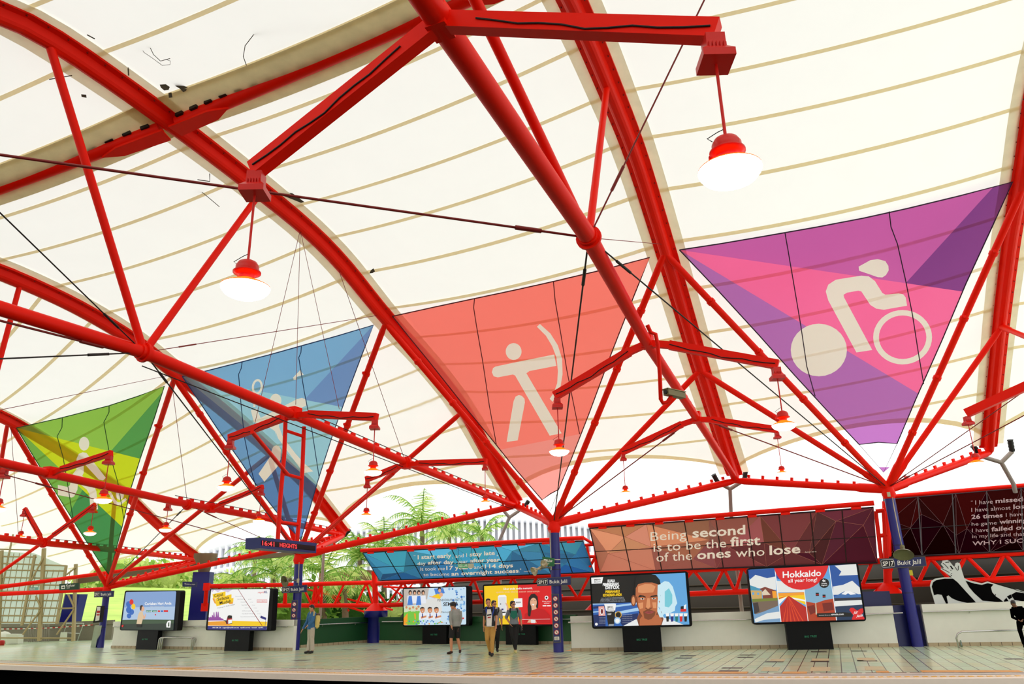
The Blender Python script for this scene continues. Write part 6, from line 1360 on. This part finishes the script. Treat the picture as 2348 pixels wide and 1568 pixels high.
# grass slope and low bushes
mb = MB(); P = [(110, 1432, 52), (260, 1432, 52), (450, 1432, 52), (600, 1432, 52)]; Q = [(110, 1352, 90), (260, 1345, 90), (450, 1350, 92), (600, 1345, 92)]
mb.add([at(*p) for p in P]+[at(*q) for q in Q], [(i, i+1, i+5, i+4) for i in range(3)]); struct(mb.build('ground_slope', GRASS))
LEAF = [mat('leaf_bright', (214, 238, 140), .6, kind='mem', tr=.5, noise=.3), mat('leaf_mid', (140, 184, 84), .6, kind='mem', tr=.4, noise=.3), mat('leaf_dark', (62, 104, 48), .7, kind='mem', tr=.25, noise=.3)]
def bush(lab, c, r, h, seed, m=0, n=260):
    rnd = random.Random(seed); th = thing('broadleaf_tree', lab, 'tree', V((c.x, c.y, -1.6)), 'trees beyond the far wall')
    MB().tube([V((c.x, c.y, -1.6)), c], .2, 8).build('trunk', mat('bark', (90, 70, 50), .9), th)
    mb = MB()
    for i in range(n):
        a, b = rnd.uniform(0, 2*PI), math.acos(rnd.uniform(-1, 1)); q = c+V((r*math.cos(a)*math.sin(b), r*.6*math.sin(a)*math.sin(b), h*math.cos(b)))*rnd.uniform(.6, 1.05)
        s = r*.13; u = V((rnd.uniform(-1, 1), rnd.uniform(-1, 1), rnd.uniform(-1, 1))).normalized(); w = u.cross(V((rnd.uniform(-1, 1), rnd.uniform(-1, 1), 1))).normalized()
        mb.cur = 0 if rnd.random() < .7 else 1; mb.poly([q-u*s, q+w*s*.5, q+u*s, q-w*s*.5])
    mb.ball(c, r*.7, r*.45, h*.7, 10); mb.build('crown', [LEAF[m], LEAF[(m+1) % 3]], th)
for i, (x, y, d_, r, h, m_) in enumerate([(200, 1310, 95, 3.2, 2.6, 0), (255, 1322, 92, 3.4, 2.4, 0), (315, 1318, 94, 3.6, 2.6, 0), (372, 1324, 95, 3.4, 2.4, 0), (425, 1326, 97, 3.0, 2.2, 0), (530, 1345, 70, 2.0, 1.6, 0)]):
    bush(['pale tree furthest left above the grass slope', 'pale tree over the leftmost column', 'pale tree above left end of the first billboard', 'pale tree above right end of the first billboard', 'pale tree left of the broad blue column', 'low bush right of the broad blue column'][i], at(x, y, d_), r, h, i, m_)
# palms --------------------------------------------------------------------------------
def frond_mb(mb, o, az, el, L, rnd, droop):
    pts = []; d = V((math.cos(az)*math.cos(el), math.sin(az)*math.cos(el), math.sin(el))); p = V(o)
    n = 11
    for i in range(n+1):
        pts.append(p.copy()); p += d*(L/n); d.z -= droop*(.5+i/n)/n*2.2; d.normalize()
    mb.cur = 2; mb.tube(pts, [.045*(1-.8*i/n) for i in range(n+1)], 5)
    for i in range(1, n):
        for h in (0, .5):
            q = pts[i].lerp(pts[i+1], h); t = (pts[i+1]-pts[i]).normalized(); s_ = t.cross(V((0, 0, 1))).normalized(); up = s_.cross(t)
            f_ = math.sin(PI*min(1, (i+h)/n*.9+.12)); l_ = L*.30*f_
            for sg_ in (-1, 1):
                e = q+(s_*sg_*.75+t*.55-V((0, 0, .32+rnd.uniform(0, .35)))).normalized()*l_; w = t*.055
                mb.cur = 0 if rnd.random() < .55 else 1; mb.add([q-w, q+w, e], [(0, 1, 2)])
def palm(lab, px, dep, L, nf, seed, droop=1.05):
    rnd = random.Random(seed); c = at(*px, dep); th = thing('palm_tree', lab, 'palm tree', V((c.x, c.y, -1.6)), 'palms beyond the girders')
    MB().tube([V((c.x+.3, c.y, -1.6)), V((c.x+.1, c.y, c.z*.5)), c], [.24, .17, .13], 12).build('trunk', mat('palm_trunk', (120, 104, 84), .9, noise=.3), th)
    MB().tube([c-V((0, 0, .7)), c+V((0, 0, .2))], [.17, .09], 10).build('crown_shaft', LEAF[0], th)
    for k in range(nf):
        mb = MB(); frond_mb(mb, c+V((0, 0, .05)), 2*PI*k/nf+rnd.uniform(-.2, .2), rnd.choice((1.15, .8, .45, .1)), L*rnd.uniform(.85, 1.1), rnd, droop); mb.build('frond', [LEAF[0] if seed % 2 else LEAF[1], LEAF[1] if seed % 2 else LEAF[0], LEAF[1]], th)
for i, (px, dp_, L, nf, lab) in enumerate([((968, 1205), 50, 3.6, 15, 'tall palm crown above the middle of the teal quote panel'), ((1030, 1232), 56, 3.2, 13, 'palm right of the tallest crown above the teal panel'), ((1105, 1228), 54, 3.0, 13, 'palm above the right half of the teal quote panel'), ((880, 1262), 48, 3.2, 14, 'palm at the left top corner of the teal panel'),
    ((825, 1285), 46, 3.0, 14, 'palm just left of the teal quote panel'), ((742, 1318), 42, 3.6, 15, 'palm behind the man with the backpack'), ((628, 1318), 46, 3.4, 15, 'palm left of the second column'), ((560, 1345), 44, 2.6, 12, 'low palm above the ribbon billboard'),
    ((665, 1290), 52, 3.2, 13, 'palm behind the departure display'), ((790, 1350), 40, 2.4, 12, 'dark low palm under the girder near the backpack man'), ((585, 1280), 60, 3.0, 12, 'tall palm left of the departure display')]):
    palm(lab, px, dp_, L, nf, i)
for i, (px, dp_, r, h, lab) in enumerate([((700, 1395), 42, 2.2, 1.6, 'dark shrub behind the girder by the backpack man'), ((790, 1400), 44, 2.4, 1.8, 'dark shrub behind the girder left of the drum'), ((640, 1410), 42, 1.4, 1.3, 'green shrub beside the ribbon billboard'), ((905, 1420), 44, 2.0, 1.5, 'green shrub behind the wall left of the school poster')]):
    bush(lab, at(*px, dp_), r, h, 40+i, 1+(i % 2), 320)

# ------------------------------------------------------------------ scraps blown onto the membrane, seen from below as silhouettes
def on_mem(px, bay, dz=.10):
    best = None
    for i in range(60, 300):
        s_ = i*.1
        for j in range(1, 20):
            p = mem_pt(bay[0], bay[1], j/20, s_, dz)
            if depth(p) < 1: continue
            q = pix(p); d = (q[0]-px[0])**2+(q[1]-px[1])**2
            if best is None or d < best[0]: best = (d, p)
    p = best[1]; return at(px[0], px[1], depth(p)*.997)
DEB = mat('dark_leaf_scrap', (70, 62, 44), .9)
def scrap(name, lab, bay, pts, w=None):
    c = on_mem((sum(p[0] for p in pts)/len(pts), sum(p[1] for p in pts)/len(pts)), bay); dp = depth(c)
    mb = MB()
    if w: mb.tube([at(p[0], p[1], dp) for p in pts], w, 5)
    else: mb.poly([at(p[0], p[1], dp) for p in pts], .01)
    tag(mb.build(name, DEB), lab, 'debris', 'wind-blown scraps on the roof membrane')
BA = ('A', 'B')
scrap('leaf_scrap', 'dark ragged leaf scrap on the membrane near the ridge crossing, right one', BA, [(403, 188), (412, 187), (420, 196), (430, 200), (426, 208), (420, 211), (412, 203), (402, 197)])
scrap('leaf_scrap', 'dark ragged leaf scrap on the membrane near the ridge crossing, left one', BA, [(366, 194), (380, 193), (389, 199), (386, 206), (376, 207), (369, 201)])
scrap('leaf_scrap', 'small square scrap below the two ragged leaf scraps', BA, [(386, 213), (393, 212), (395, 223), (387, 224)])
scrap('leaf_scrap', 'square dark scrap on the membrane left of the second arch', ('B', 'C'), [(186, 216), (197, 217), (198, 224), (187, 222)])
scrap('leaf_scrap', 'brown smear of leaves on the membrane right of the left ballast box', BA, [(636, 437), (660, 438), (672, 444), (698, 463), (690, 465), (668, 456), (652, 450)])
scrap('leaf_scrap', 'tiny pair of scraps on the membrane above the red banner corner', BA, [(847, 627), (850, 620), (856, 615), (860, 622), (854, 626)])
scrap('twig', 'straight twig on the membrane at top left beside the second arch', BA, [(200, 80), (217, 89)], .012)
scrap('twig', 'upright twig on the membrane just above the second arch', BA, [(294, 155), (295, 173)], .014)
scrap('twig', 'curled vine strand on the membrane above the ragged leaf scraps', BA, [(338, 70), (340, 100), (352, 125), (368, 140), (390, 134)], .007)
scrap('twig', 'looped thin strand on the membrane below the curled vine', BA, [(316, 96), (330, 120), (352, 135), (372, 150), (390, 148), (391, 140), (380, 136)], .005)
scrap('twig', 'long curved wire mark on the membrane above the ridge flashing', BA, [(565, 150), (558, 130), (562, 105), (585, 75), (630, 58), (700, 48), (800, 43)], .008)
scrap('twig', 'thin crossing twig on the membrane in the top left bay', ('B', 'C'), [(113, 182), (165, 173)], .010)
scrap('twig', 'hooked twig on the membrane left of the left ballast box', ('B', 'C'), [(453, 412), (481, 416), (481, 398)], .012)
scrap('twig', 'long slanted twig on the membrane below the hooked twig', ('B', 'C'), [(445, 425), (503, 474)], .009)
# ------------------------------------------------------------------ people
def fuse(mb, name, mats, parent, vox=.009, smooth=6, label=None):
    """melts overlapping limbs into one continuous surface"""
    base = BASE[parent]
    me = bpy.data.meshes.new(name); me.from_pydata([tuple(V(v)-base) for v in mb.v], [], mb.f)
    b = bmesh.new(); b.from_mesh(me); bmesh.ops.remove_doubles(b, verts=b.verts, dist=1e-5); bmesh.ops.recalc_face_normals(b, faces=b.faces); b.to_mesh(me); b.free()
    o = bpy.data.objects.new(name, me); COL.objects.link(o)
    r = o.modifiers.new('r', 'REMESH'); r.mode = 'VOXEL'; r.voxel_size = vox
    sm_ = o.modifiers.new('s', 'SMOOTH'); sm_.iterations = smooth; sm_.factor = .5
    dg = bpy.context.evaluated_depsgraph_get(); dg.update()
    m2 = bpy.data.meshes.new_from_object(o.evaluated_get(dg)); o.modifiers.clear(); o.data = m2; m2.name = name
    bpy.data.meshes.remove(me); m2.materials.clear()
    for m_ in (mats if isinstance(mats, list) else [mats]): m2.materials.append(m_)
    for p in m2.polygons: p.use_smooth = True
    o.parent = parent; BASE[o] = base
    if label: o['label'] = label
    return o
SKIN = mat('skin', (206, 140, 104), .55); HAIR = mat('black_hair', (14, 12, 12), .45); EYEM = mat('eye_dark', (20, 14, 12), .3)
def cloth(n, c, r=.8): return mat('cloth_'+n, c, r, noise=.12, nscale=18)
def person(lab, foot_px, h_px_top, J, look, garments, skin=SKIN, hair=HAIR, glasses=False, hair_big=1.0, depth_y=None):
    """J: joints in metres, x to the right as seen, y away, z up (for a 1.72 m figure)"""
    o = fl(*foot_px) if depth_y is None else depth_y
    vd = V((o.x, o.y, 0)).normalized(); X = V((vd.y, -vd.x, 0)); Y = vd
    top = zat(o, h_px_top); k = top/1.74
    P = lambda q: o+X*(q[0]*k)+Y*(q[1]*k)+V((0, 0, q[2]*k))
    th = thing('person', lab, 'person', o)
    j = {a: P(b) for a, b in J.items()}
    lk = (X*look[0]+Y*look[1]+V((0, 0, look[2]))).normalized(); sd = lk.cross(V((0, 0, 1))).normalized(); up = sd.cross(lk)
    hd = j['head']
    rot = Matrix((sd, lk, up)).transposed()
    b = MB()
    b.ball(hd+up*.02*k, .074*k, .092*k, .108*k, 18, rot); b.ball(hd+lk*.03*k-up*.055*k, .052*k, .058*k, .058*k, 14, rot)     # skull and jaw
    b.ball(hd+lk*.098*k-up*.015*k, .013*k, .02*k, .022*k, 8, rot)                                            # nose
    for s_ in (-1, 1): b.ball(hd+sd*.076*s_*k-up*.005*k, .012*k, .02*k, .03*k, 8, rot)                        # ears
    b.ball(hd+lk*.082*k-up*.062*k, .024*k, .012*k, .008*k, 8, rot)                                            # lips
    b.tube([hd-up*.05*k-lk*.02*k, j['neck'], j['neck']-V((0, 0, .05*k))], [.050*k, .052*k, .07*k], 12)
    b.tube([j['pelvis']-V((0, 0, .04*k)), j['pelvis'], j['waist'], j['chest'], j['neck']-V((0, 0, .05*k))], [.12*k, .145*k, .118*k, .145*k, .09*k], 16)
    for s_ in 'lr':
        sh, el, wr = j[s_+'sh'], j[s_+'el'], j[s_+'wr']
        b.tube([j['neck']-V((0, 0, .06*k)), sh], [.06*k, .055*k], 10); b.tube([sh, sh.lerp(el, .5), el, el.lerp(wr, .4), wr], [.053*k, .046*k, .038*k, .037*k, .025*k], 12)
        hdv = (wr-el).normalized(); sw = hdv.cross(Y).normalized(); fw = sw.cross(hdv).normalized()
        b.tube([wr, wr+hdv*.04*k, wr+hdv*.085*k], [.024*k, .032*k, .030*k], 10, r2=.5)
        for i, L in enumerate((.068, .078, .072, .058)):
            q = wr+hdv*.08*k+fw*(i-1.5)*.0195*k; b.tube([q, q+hdv*L*.45*k, q+hdv*L*.8*k+sw*.010*k, q+hdv*L*k+sw*.024*k], [.0092*k, .009*k, .0085*k, .007*k], 7)
        q = wr+hdv*.03*k+fw*-.028*k; b.tube([q, q+hdv*.03*k-fw*.022*k, q+hdv*.06*k-fw*.026*k], [.012*k, .010*k, .0085*k], 7)
        hp, kn, an = j[s_+'hp'], j[s_+'kn'], j[s_+'an']
        b.tube([j['pelvis'], hp], [.12*k, .09*k], 12); b.tube([hp, hp.lerp(kn, .5), kn, kn.lerp(an, .35), an], [.09*k, .075*k, .054*k, .054*k, .036*k], 14)
        toe = P(J[s_+'toe']); b.tube([an, an-V((0, 0, .03*k)), an.lerp(toe, .5)-V((0, 0, .02*k)), toe], [.036*k, .042*k, .036*k, .026*k], 10)
    body = fuse(b, 'body', skin, th, .0085)
    # hair cap
    hb = MB(); hb.ball(hd+up*.045*k-lk*.018*k, .083*k*hair_big, .098*k*hair_big, .088*k*hair_big, 18, rot)
    hb.ball(hd-lk*.05*k-up*.01*k, .078*k, .055*k, .07*k, 14, rot)
    rnd = random.Random(len(lab))
    for i in range(9): a = rnd.uniform(0, 2*PI); hb.ball(hd+up*.10*k+sd*math.cos(a)*.05*k+lk*math.sin(a)*.06*k, .03*k*hair_big, .03*k, .022*k, 8, rot)
    fuse(hb, 'hair', hair, th, .008, 3)
    for s_ in (-1, 1): MB().ball(hd+lk*.088*k+sd*.03*s_*k+up*.012*k, .011*k, .006*k, .007*k, 10, rot).build('eye', EYEM, th)
    if glasses:
        mb = MB()
        for s_ in (-1, 1):
            c = hd+lk*.098*k+sd*.032*s_*k+up*.012*k; R_ = [c+sd*.026*k*math.cos(a)+up*.018*k*math.sin(a) for a in [2*PI*i/14 for i in range(15)]]; mb.tube(R_, .0035*k, 5)
            mb.tube([c+sd*.02*s_*k, hd+sd*.08*s_*k+up*.012*k], .0035*k, 5)
        mb.build('glasses', BLK, th)
    for g_ in garments:
        kind = g_[0]; m_ = g_[1]; ex = g_[2] if len(g_) > 2 else {}
        t = MB(); e = ex.get('e', .014)*k
        if kind in ('shirt', 'vest'):
            hem = j['pelvis']-V((0, 0, ex.get('hem', .02)*k))
            t.tube([hem, j['pelvis']+V((0, 0, .06*k)), j['waist'], j['chest'], j['neck']-V((0, 0, .07*k)), j['neck']-V((0, 0, .03*k))], [.155*k+e, .15*k+e, .125*k+e, .150*k+e, .10*k+e, .058*k+e], 18)
            for s_ in 'lr':
                sh, el, wr = j[s_+'sh'], j[s_+'el'], j[s_+'wr']; t.tube([j['neck']-V((0, 0, .07*k)), sh], [.065*k+e, .058*k+e], 12)
                sl = ex.get('sleeve', 1.0)
                if sl <= 0: continue
                pts = [sh, el] if sl >= .5 else [sh, sh.lerp(el, sl*2)]
                if sl > .5: pts.append(el.lerp(wr, (sl-.5)*2*.96))
                t.tube(pts, [.058*k+e, .043*k+e, .030*k+e][:len(pts)], 12)
            fuse(t, kind, m_, th, .010, 4)
        elif kind in ('trousers', 'shorts'):
            t.tube([j['pelvis']+V((0, 0, .09*k)), j['pelvis'], j['pelvis']-V((0, 0, .05*k))], [.135*k+e, .15*k+e, .13*k+e], 16)
            for s_ in 'lr':
                hp, kn, an = j[s_+'hp'], j[s_+'kn'], j[s_+'an']; t.tube([j['pelvis'], hp], [.12*k+e, .095*k+e], 12)
                if kind == 'trousers': t.tube([hp, hp.lerp(kn, .5), kn, an+V((0, 0, .02*k))], [.095*k+e, .08*k+e, .060*k+e, (.048*k+e)*ex.get('cuff', 1)], 14)
                else: t.tube([hp, hp.lerp(kn, .5), hp.lerp(kn, .95)], [.095*k+e, .088*k+e, .080*k+e], 14)
            fuse(t, kind, m_, th, .010, 4)
        elif kind == 'shoes':
            for s_ in 'lr':
                an = j[s_+'an']; toe = P(J[s_+'toe']); t = MB(); dv = (toe-an); dv.z = 0; dn = dv.normalized()
                t.tube([an-dn*.04*k-V((0, 0, .035*k)), an-V((0, 0, .03*k)), an.lerp(toe, .55)-V((0, 0, .022*k)), toe+dn*.02*k], [.040*k, .050*k, .044*k, .032*k], 12); fuse(t, 'shoe', m_, th, .009, 3)
        elif kind == 'backpack':
            c = P(ex['c']); bx = ex.get('ax', (1, 0, 0)); bX = (X*bx[0]+Y*bx[1]).normalized(); bY = V((0, 0, 1)).cross(bX)
            R_ = Matrix((bX, bY, V((0, 0, 1)))).transposed(); w, d_, h = ex.get('size', (.15, .09, .22))
            t.ball(c, w*k*1.05, d_*k*1.3, h*k*1.12, 16, R_); t.box(c-V((0, 0, .02*k)), bX*w*k*.85, bY*d_*k*.8, V((0, 0, h*k*.8))); bo = fuse(t, 'backpack_bag', m_, th, .012, 6)
            m2 = ex.get('m2', BLK)
            t = MB(); t.ball(c+V((0, 0, h*k*.85)), w*k*.8, d_*k*1.1, .06*k, 12, R_); t.build('bag_flap', m2, bo)
            if ex.get('patch'): t = MB(); t.ball(c+bY*d_*k*-1.0*ex.get('ps', 1)-V((0, 0, .06*k)), w*k*.45, .03*k, .06*k, 12, R_); t.build('bag_pocket', m2, bo)
        elif kind == 'straps':
            for s_ in 'lr':
                sh = j[s_+'sh'].lerp(j['neck'], .35); f_ = ex.get('f', -1); ff = Y*f_*.13*k
                t = MB(); t.tube([sh+V((0, 0, .055*k))-ff*.3, sh+V((0, 0, .045*k))+ff*.6, j['chest'].lerp(j[s_+'sh'], .75)+ff*1.15, j['waist'].lerp(j[s_+'sh'], .35)+ff*1.05], .02*k, 8, r2=.5); t.build('strap', m_, th)
        elif kind == 'hood' or kind == 'front':
            t.poly([P(q) for q in ex['pts']], .004); t.build(ex.get('n', 'shirt_front'), m_, th)
        elif kind == 'item':
            c = P(ex['c']); t.lathe([(0, 0), (.03*k, 0), (.032*k, .05*k), (.03*k, .15*k), (.014*k, .18*k), (0, .19*k)], c, 10); t.build(ex['n'], m_, th)
    return th
def J(**kw):
    d = dict(head=(0, 0, 1.60), neck=(0, .01, 1.47), chest=(0, .01, 1.28), waist=(0, 0, 1.08), pelvis=(0, 0, .93),
             lsh=(-.18, 0, 1.41), rsh=(.18, 0, 1.41), lel=(-.22, .02, 1.13), rel=(.22, .02, 1.13), lwr=(-.23, -.04, .88), rwr=(.23, -.04, .88),
             lhp=(-.09, 0, .90), rhp=(.09, 0, .90), lkn=(-.09, -.02, .50), rkn=(.09, -.02, .50), lan=(-.09, .02, .09), ran=(.09, .02, .09), ltoe=(-.09, -.13, .035), rtoe=(.09, -.13, .035))
    d.update(kw); return d
# man with the backpack, seen from behind left, looking down
person('person in blue shirt with yellow backpack beside the second column', (712, 1498), 1384,
    J(head=(-.05, -.06, 1.58), neck=(.0, 0, 1.46), chest=(.0, .0, 1.27), waist=(-.01, 0, 1.07), pelvis=(-.02, 0, .92), lsh=(-.12, .12, 1.40), rsh=(.06, -.13, 1.40), lel=(-.19, .16, 1.12), lwr=(-.34, .06, .84), rel=(.0, -.24, 1.13), rwr=(-.16, -.30, .98),
      lhp=(-.06, .07, .89), rhp=(.0, -.07, .89), lkn=(-.07, .05, .49), rkn=(.03, -.08, .49), lan=(-.08, .07, .09), ran=(.06, -.06, .09), ltoe=(-.21, .08, .035), rtoe=(-.07, -.08, .035)),
    (-.85, -.35, -.35), [('trousers', cloth('stone_cotton', (186, 176, 160)), {'cuff': 1.3}), ('shirt', cloth('denim_blue', (52, 104, 150)), {'hem': .08, 'sleeve': 1.0}), ('shoes', cloth('black_leather', (12, 12, 14), .4)),
      ('backpack', cloth('mustard_canvas', (214, 190, 110)), {'c': (.18, -.02, 1.13), 'ax': (.15, 1, 0), 'size': (.15, .08, .25), 'm2': cloth('brown_flap', (90, 66, 50)), 'patch': True, 'ps': 1}), ('straps', cloth('mustard_canvas', (214, 190, 110)), {'f': -1})])
person('person in grey sweater and black shorts walking before the school poster', (1043, 1499), 1377,
    J(head=(-.07, -.02, 1.57), neck=(.0, .0, 1.46), chest=(.01, 0, 1.26), waist=(.01, 0, 1.06), pelvis=(0, 0, .92), lsh=(-.13, -.06, 1.39), rsh=(.17, .03, 1.39), lel=(-.16, -.12, 1.12), lwr=(-.12, -.22, .92), rel=(.21, .03, 1.12), rwr=(.13, -.03, .86),
      lhp=(-.08, 0, .89), rhp=(.09, 0, .89), lkn=(-.13, -.08, .49), rkn=(.10, .04, .49), lan=(-.12, -.02, .09), ran=(.18, .16, .12), ltoe=(-.25, -.08, .035), rtoe=(.17, .02, .05)),
    (-.85, -.5, -.1), [('shorts', cloth('black_shorts', (12, 12, 13))), ('shirt', cloth('heather_grey', (150, 152, 148)), {'hem': .03, 'sleeve': 1.0}), ('shoes', cloth('dark_sandal', (50, 26, 18)))], glasses=True, hair_big=1.15)
person('person in white shirt, dark vest and khaki trousers leading the group', (1125, 1504), 1371,
    J(head=(-.06, -.02, 1.60), neck=(-.02, .0, 1.47), chest=(-.02, 0, 1.27), waist=(-.01, 0, 1.06), lsh=(-.17, .02, 1.40), rsh=(.16, -.02, 1.40), lel=(-.19, .08, 1.12), lwr=(-.21, .02, .87), rel=(.20, -.02, 1.12), rwr=(.18, -.14, .88),
      lkn=(-.10, -.03, .50), rkn=(.06, -.10, .50), lan=(-.02, .22, .12), ran=(.05, -.10, .09), ltoe=(-.03, .08, .04), rtoe=(.02, -.26, .035)),
    (.05, -1, -.05), [('trousers', cloth('khaki', (184, 138, 66)), {'cuff': .8}), ('shirt', cloth('white_tee', (226, 222, 218)), {'hem': .06, 'sleeve': .1, 'e': .012}), ('vest', cloth('charcoal_vest', (34, 36, 42)), {'hem': .04, 'sleeve': .34, 'e': .019}),
      ('front', cloth('white_tee', (226, 222, 218)), {'n': 'shirt_front', 'pts': [(-.09, -.19, 1.40), (.02, -.19, 1.40), (.06, -.19, 1.20), (.04, -.20, .90), (-.12, -.20, .90), (-.12, -.19, 1.20)]}),
      ('front', cloth('print_black', (20, 20, 24)), {'n': 'chest_print', 'pts': [(-.10, -.197, 1.24), (.04, -.197, 1.26), (.04, -.197, 1.22), (-.10, -.197, 1.20)]}), ('front', cloth('print_red', (170, 50, 50)), {'n': 'chest_print', 'pts': [(-.08, -.198, 1.17), (.02, -.198, 1.18), (.02, -.198, 1.14), (-.08, -.198, 1.13)]}),
      ('straps', cloth('blue_strap', (30, 60, 150)), {'f': -1.25}), ('shoes', cloth('dark_sneaker', (20, 20, 26)))])
person('person with glasses half hidden behind the khaki-trousered walker', (1136, 1497), 1374,
    J(head=(-.03, -.02, 1.58), rsh=(.18, 0, 1.40), rel=(.22, 0, 1.12), rwr=(.23, -.04, .87), lkn=(-.06, -.05, .50), rkn=(.08, .02, .50), lan=(-.10, -.08, .09), ran=(.06, .20, .13), rtoe=(.08, .06, .05), ltoe=(-.12, -.22, .035)),
    (.55, -.8, -.1), [('trousers', cloth('black_trousers', (14, 14, 16))), ('shirt', cloth('pale_grey_shirt', (170, 172, 170)), {'hem': .04, 'sleeve': .55}), ('backpack', cloth('black_pack', (12, 12, 16)), {'c': (.0, .17, 1.22), 'size': (.15, .08, .22)}), ('straps', cloth('black_pack', (12, 12, 16)), {'f': -1}), ('shoes', cloth('dark_sneaker', (20, 20, 26)))], glasses=True)
person('person in grey shirt and teal tee holding a bottle, rightmost walker', (1180, 1497), 1375,
    J(head=(-.03, -.02, 1.58), neck=(0, 0, 1.46), lsh=(-.17, 0, 1.39), rsh=(.18, 0, 1.39), lel=(-.27, .04, 1.15), lwr=(-.14, -.06, .96), rel=(.24, .02, 1.13), rwr=(.26, -.10, .88), lkn=(-.05, -.03, .50), rkn=(.05, -.10, .50), lan=(.02, .14, .12), ran=(.03, -.10, .09), ltoe=(.0, .02, .05), rtoe=(.05, -.26, .035)),
    (.65, -.75, -.05), [('trousers', cloth('black_trousers', (14, 14, 16)), {'cuff': .8}), ('shirt', cloth('steel_grey_shirt', (120, 126, 134)), {'hem': .0, 'sleeve': .6}), ('front', cloth('teal_tee', (20, 110, 92)), {'n': 'shirt_front', 'pts': [(-.10, -.185, 1.38), (.10, -.185, 1.38), (.13, -.195, 1.20), (.0, -.195, 1.10), (-.13, -.195, 1.20)]}),
      ('straps', cloth('black_pack', (12, 12, 16)), {'f': -1.2}), ('backpack', cloth('black_pack', (12, 12, 16)), {'c': (0, .17, 1.2), 'size': (.15, .08, .2)}), ('shoes', cloth('pale_sneaker', (196, 186, 120))), ('item', cloth('dark_bottle', (12, 30, 26), .3), {'n': 'held_bottle', 'c': (.25, -.18, .70)})], glasses=True)
DKC = mat('black_clothes', (2, 2, 3), .9, spec=.02)
sp = fl(2352, 1484)
person('dark-clothed person perched on the leaning rail at the right photo edge', (2358, 1485), 1366,
    J(head=(-.16, -.10, 1.47), neck=(-.10, -.02, 1.38), chest=(-.08, .0, 1.20), waist=(-.02, .10, 1.0), pelvis=(.0, .14, .86), lsh=(-.24, .0, 1.30), rsh=(.10, .0, 1.32), lel=(-.27, -.06, 1.02), lwr=(-.10, -.28, .92), rel=(.16, -.08, 1.04), rwr=(.02, -.30, .94),
      lhp=(-.09, .12, .84), rhp=(.10, .12, .84), lkn=(-.14, -.30, .60), rkn=(.14, -.30, .60), lan=(-.10, -.18, .10), ran=(.15, -.2, .10), ltoe=(-.10, -.36, .035), rtoe=(.16, -.38, .035)),
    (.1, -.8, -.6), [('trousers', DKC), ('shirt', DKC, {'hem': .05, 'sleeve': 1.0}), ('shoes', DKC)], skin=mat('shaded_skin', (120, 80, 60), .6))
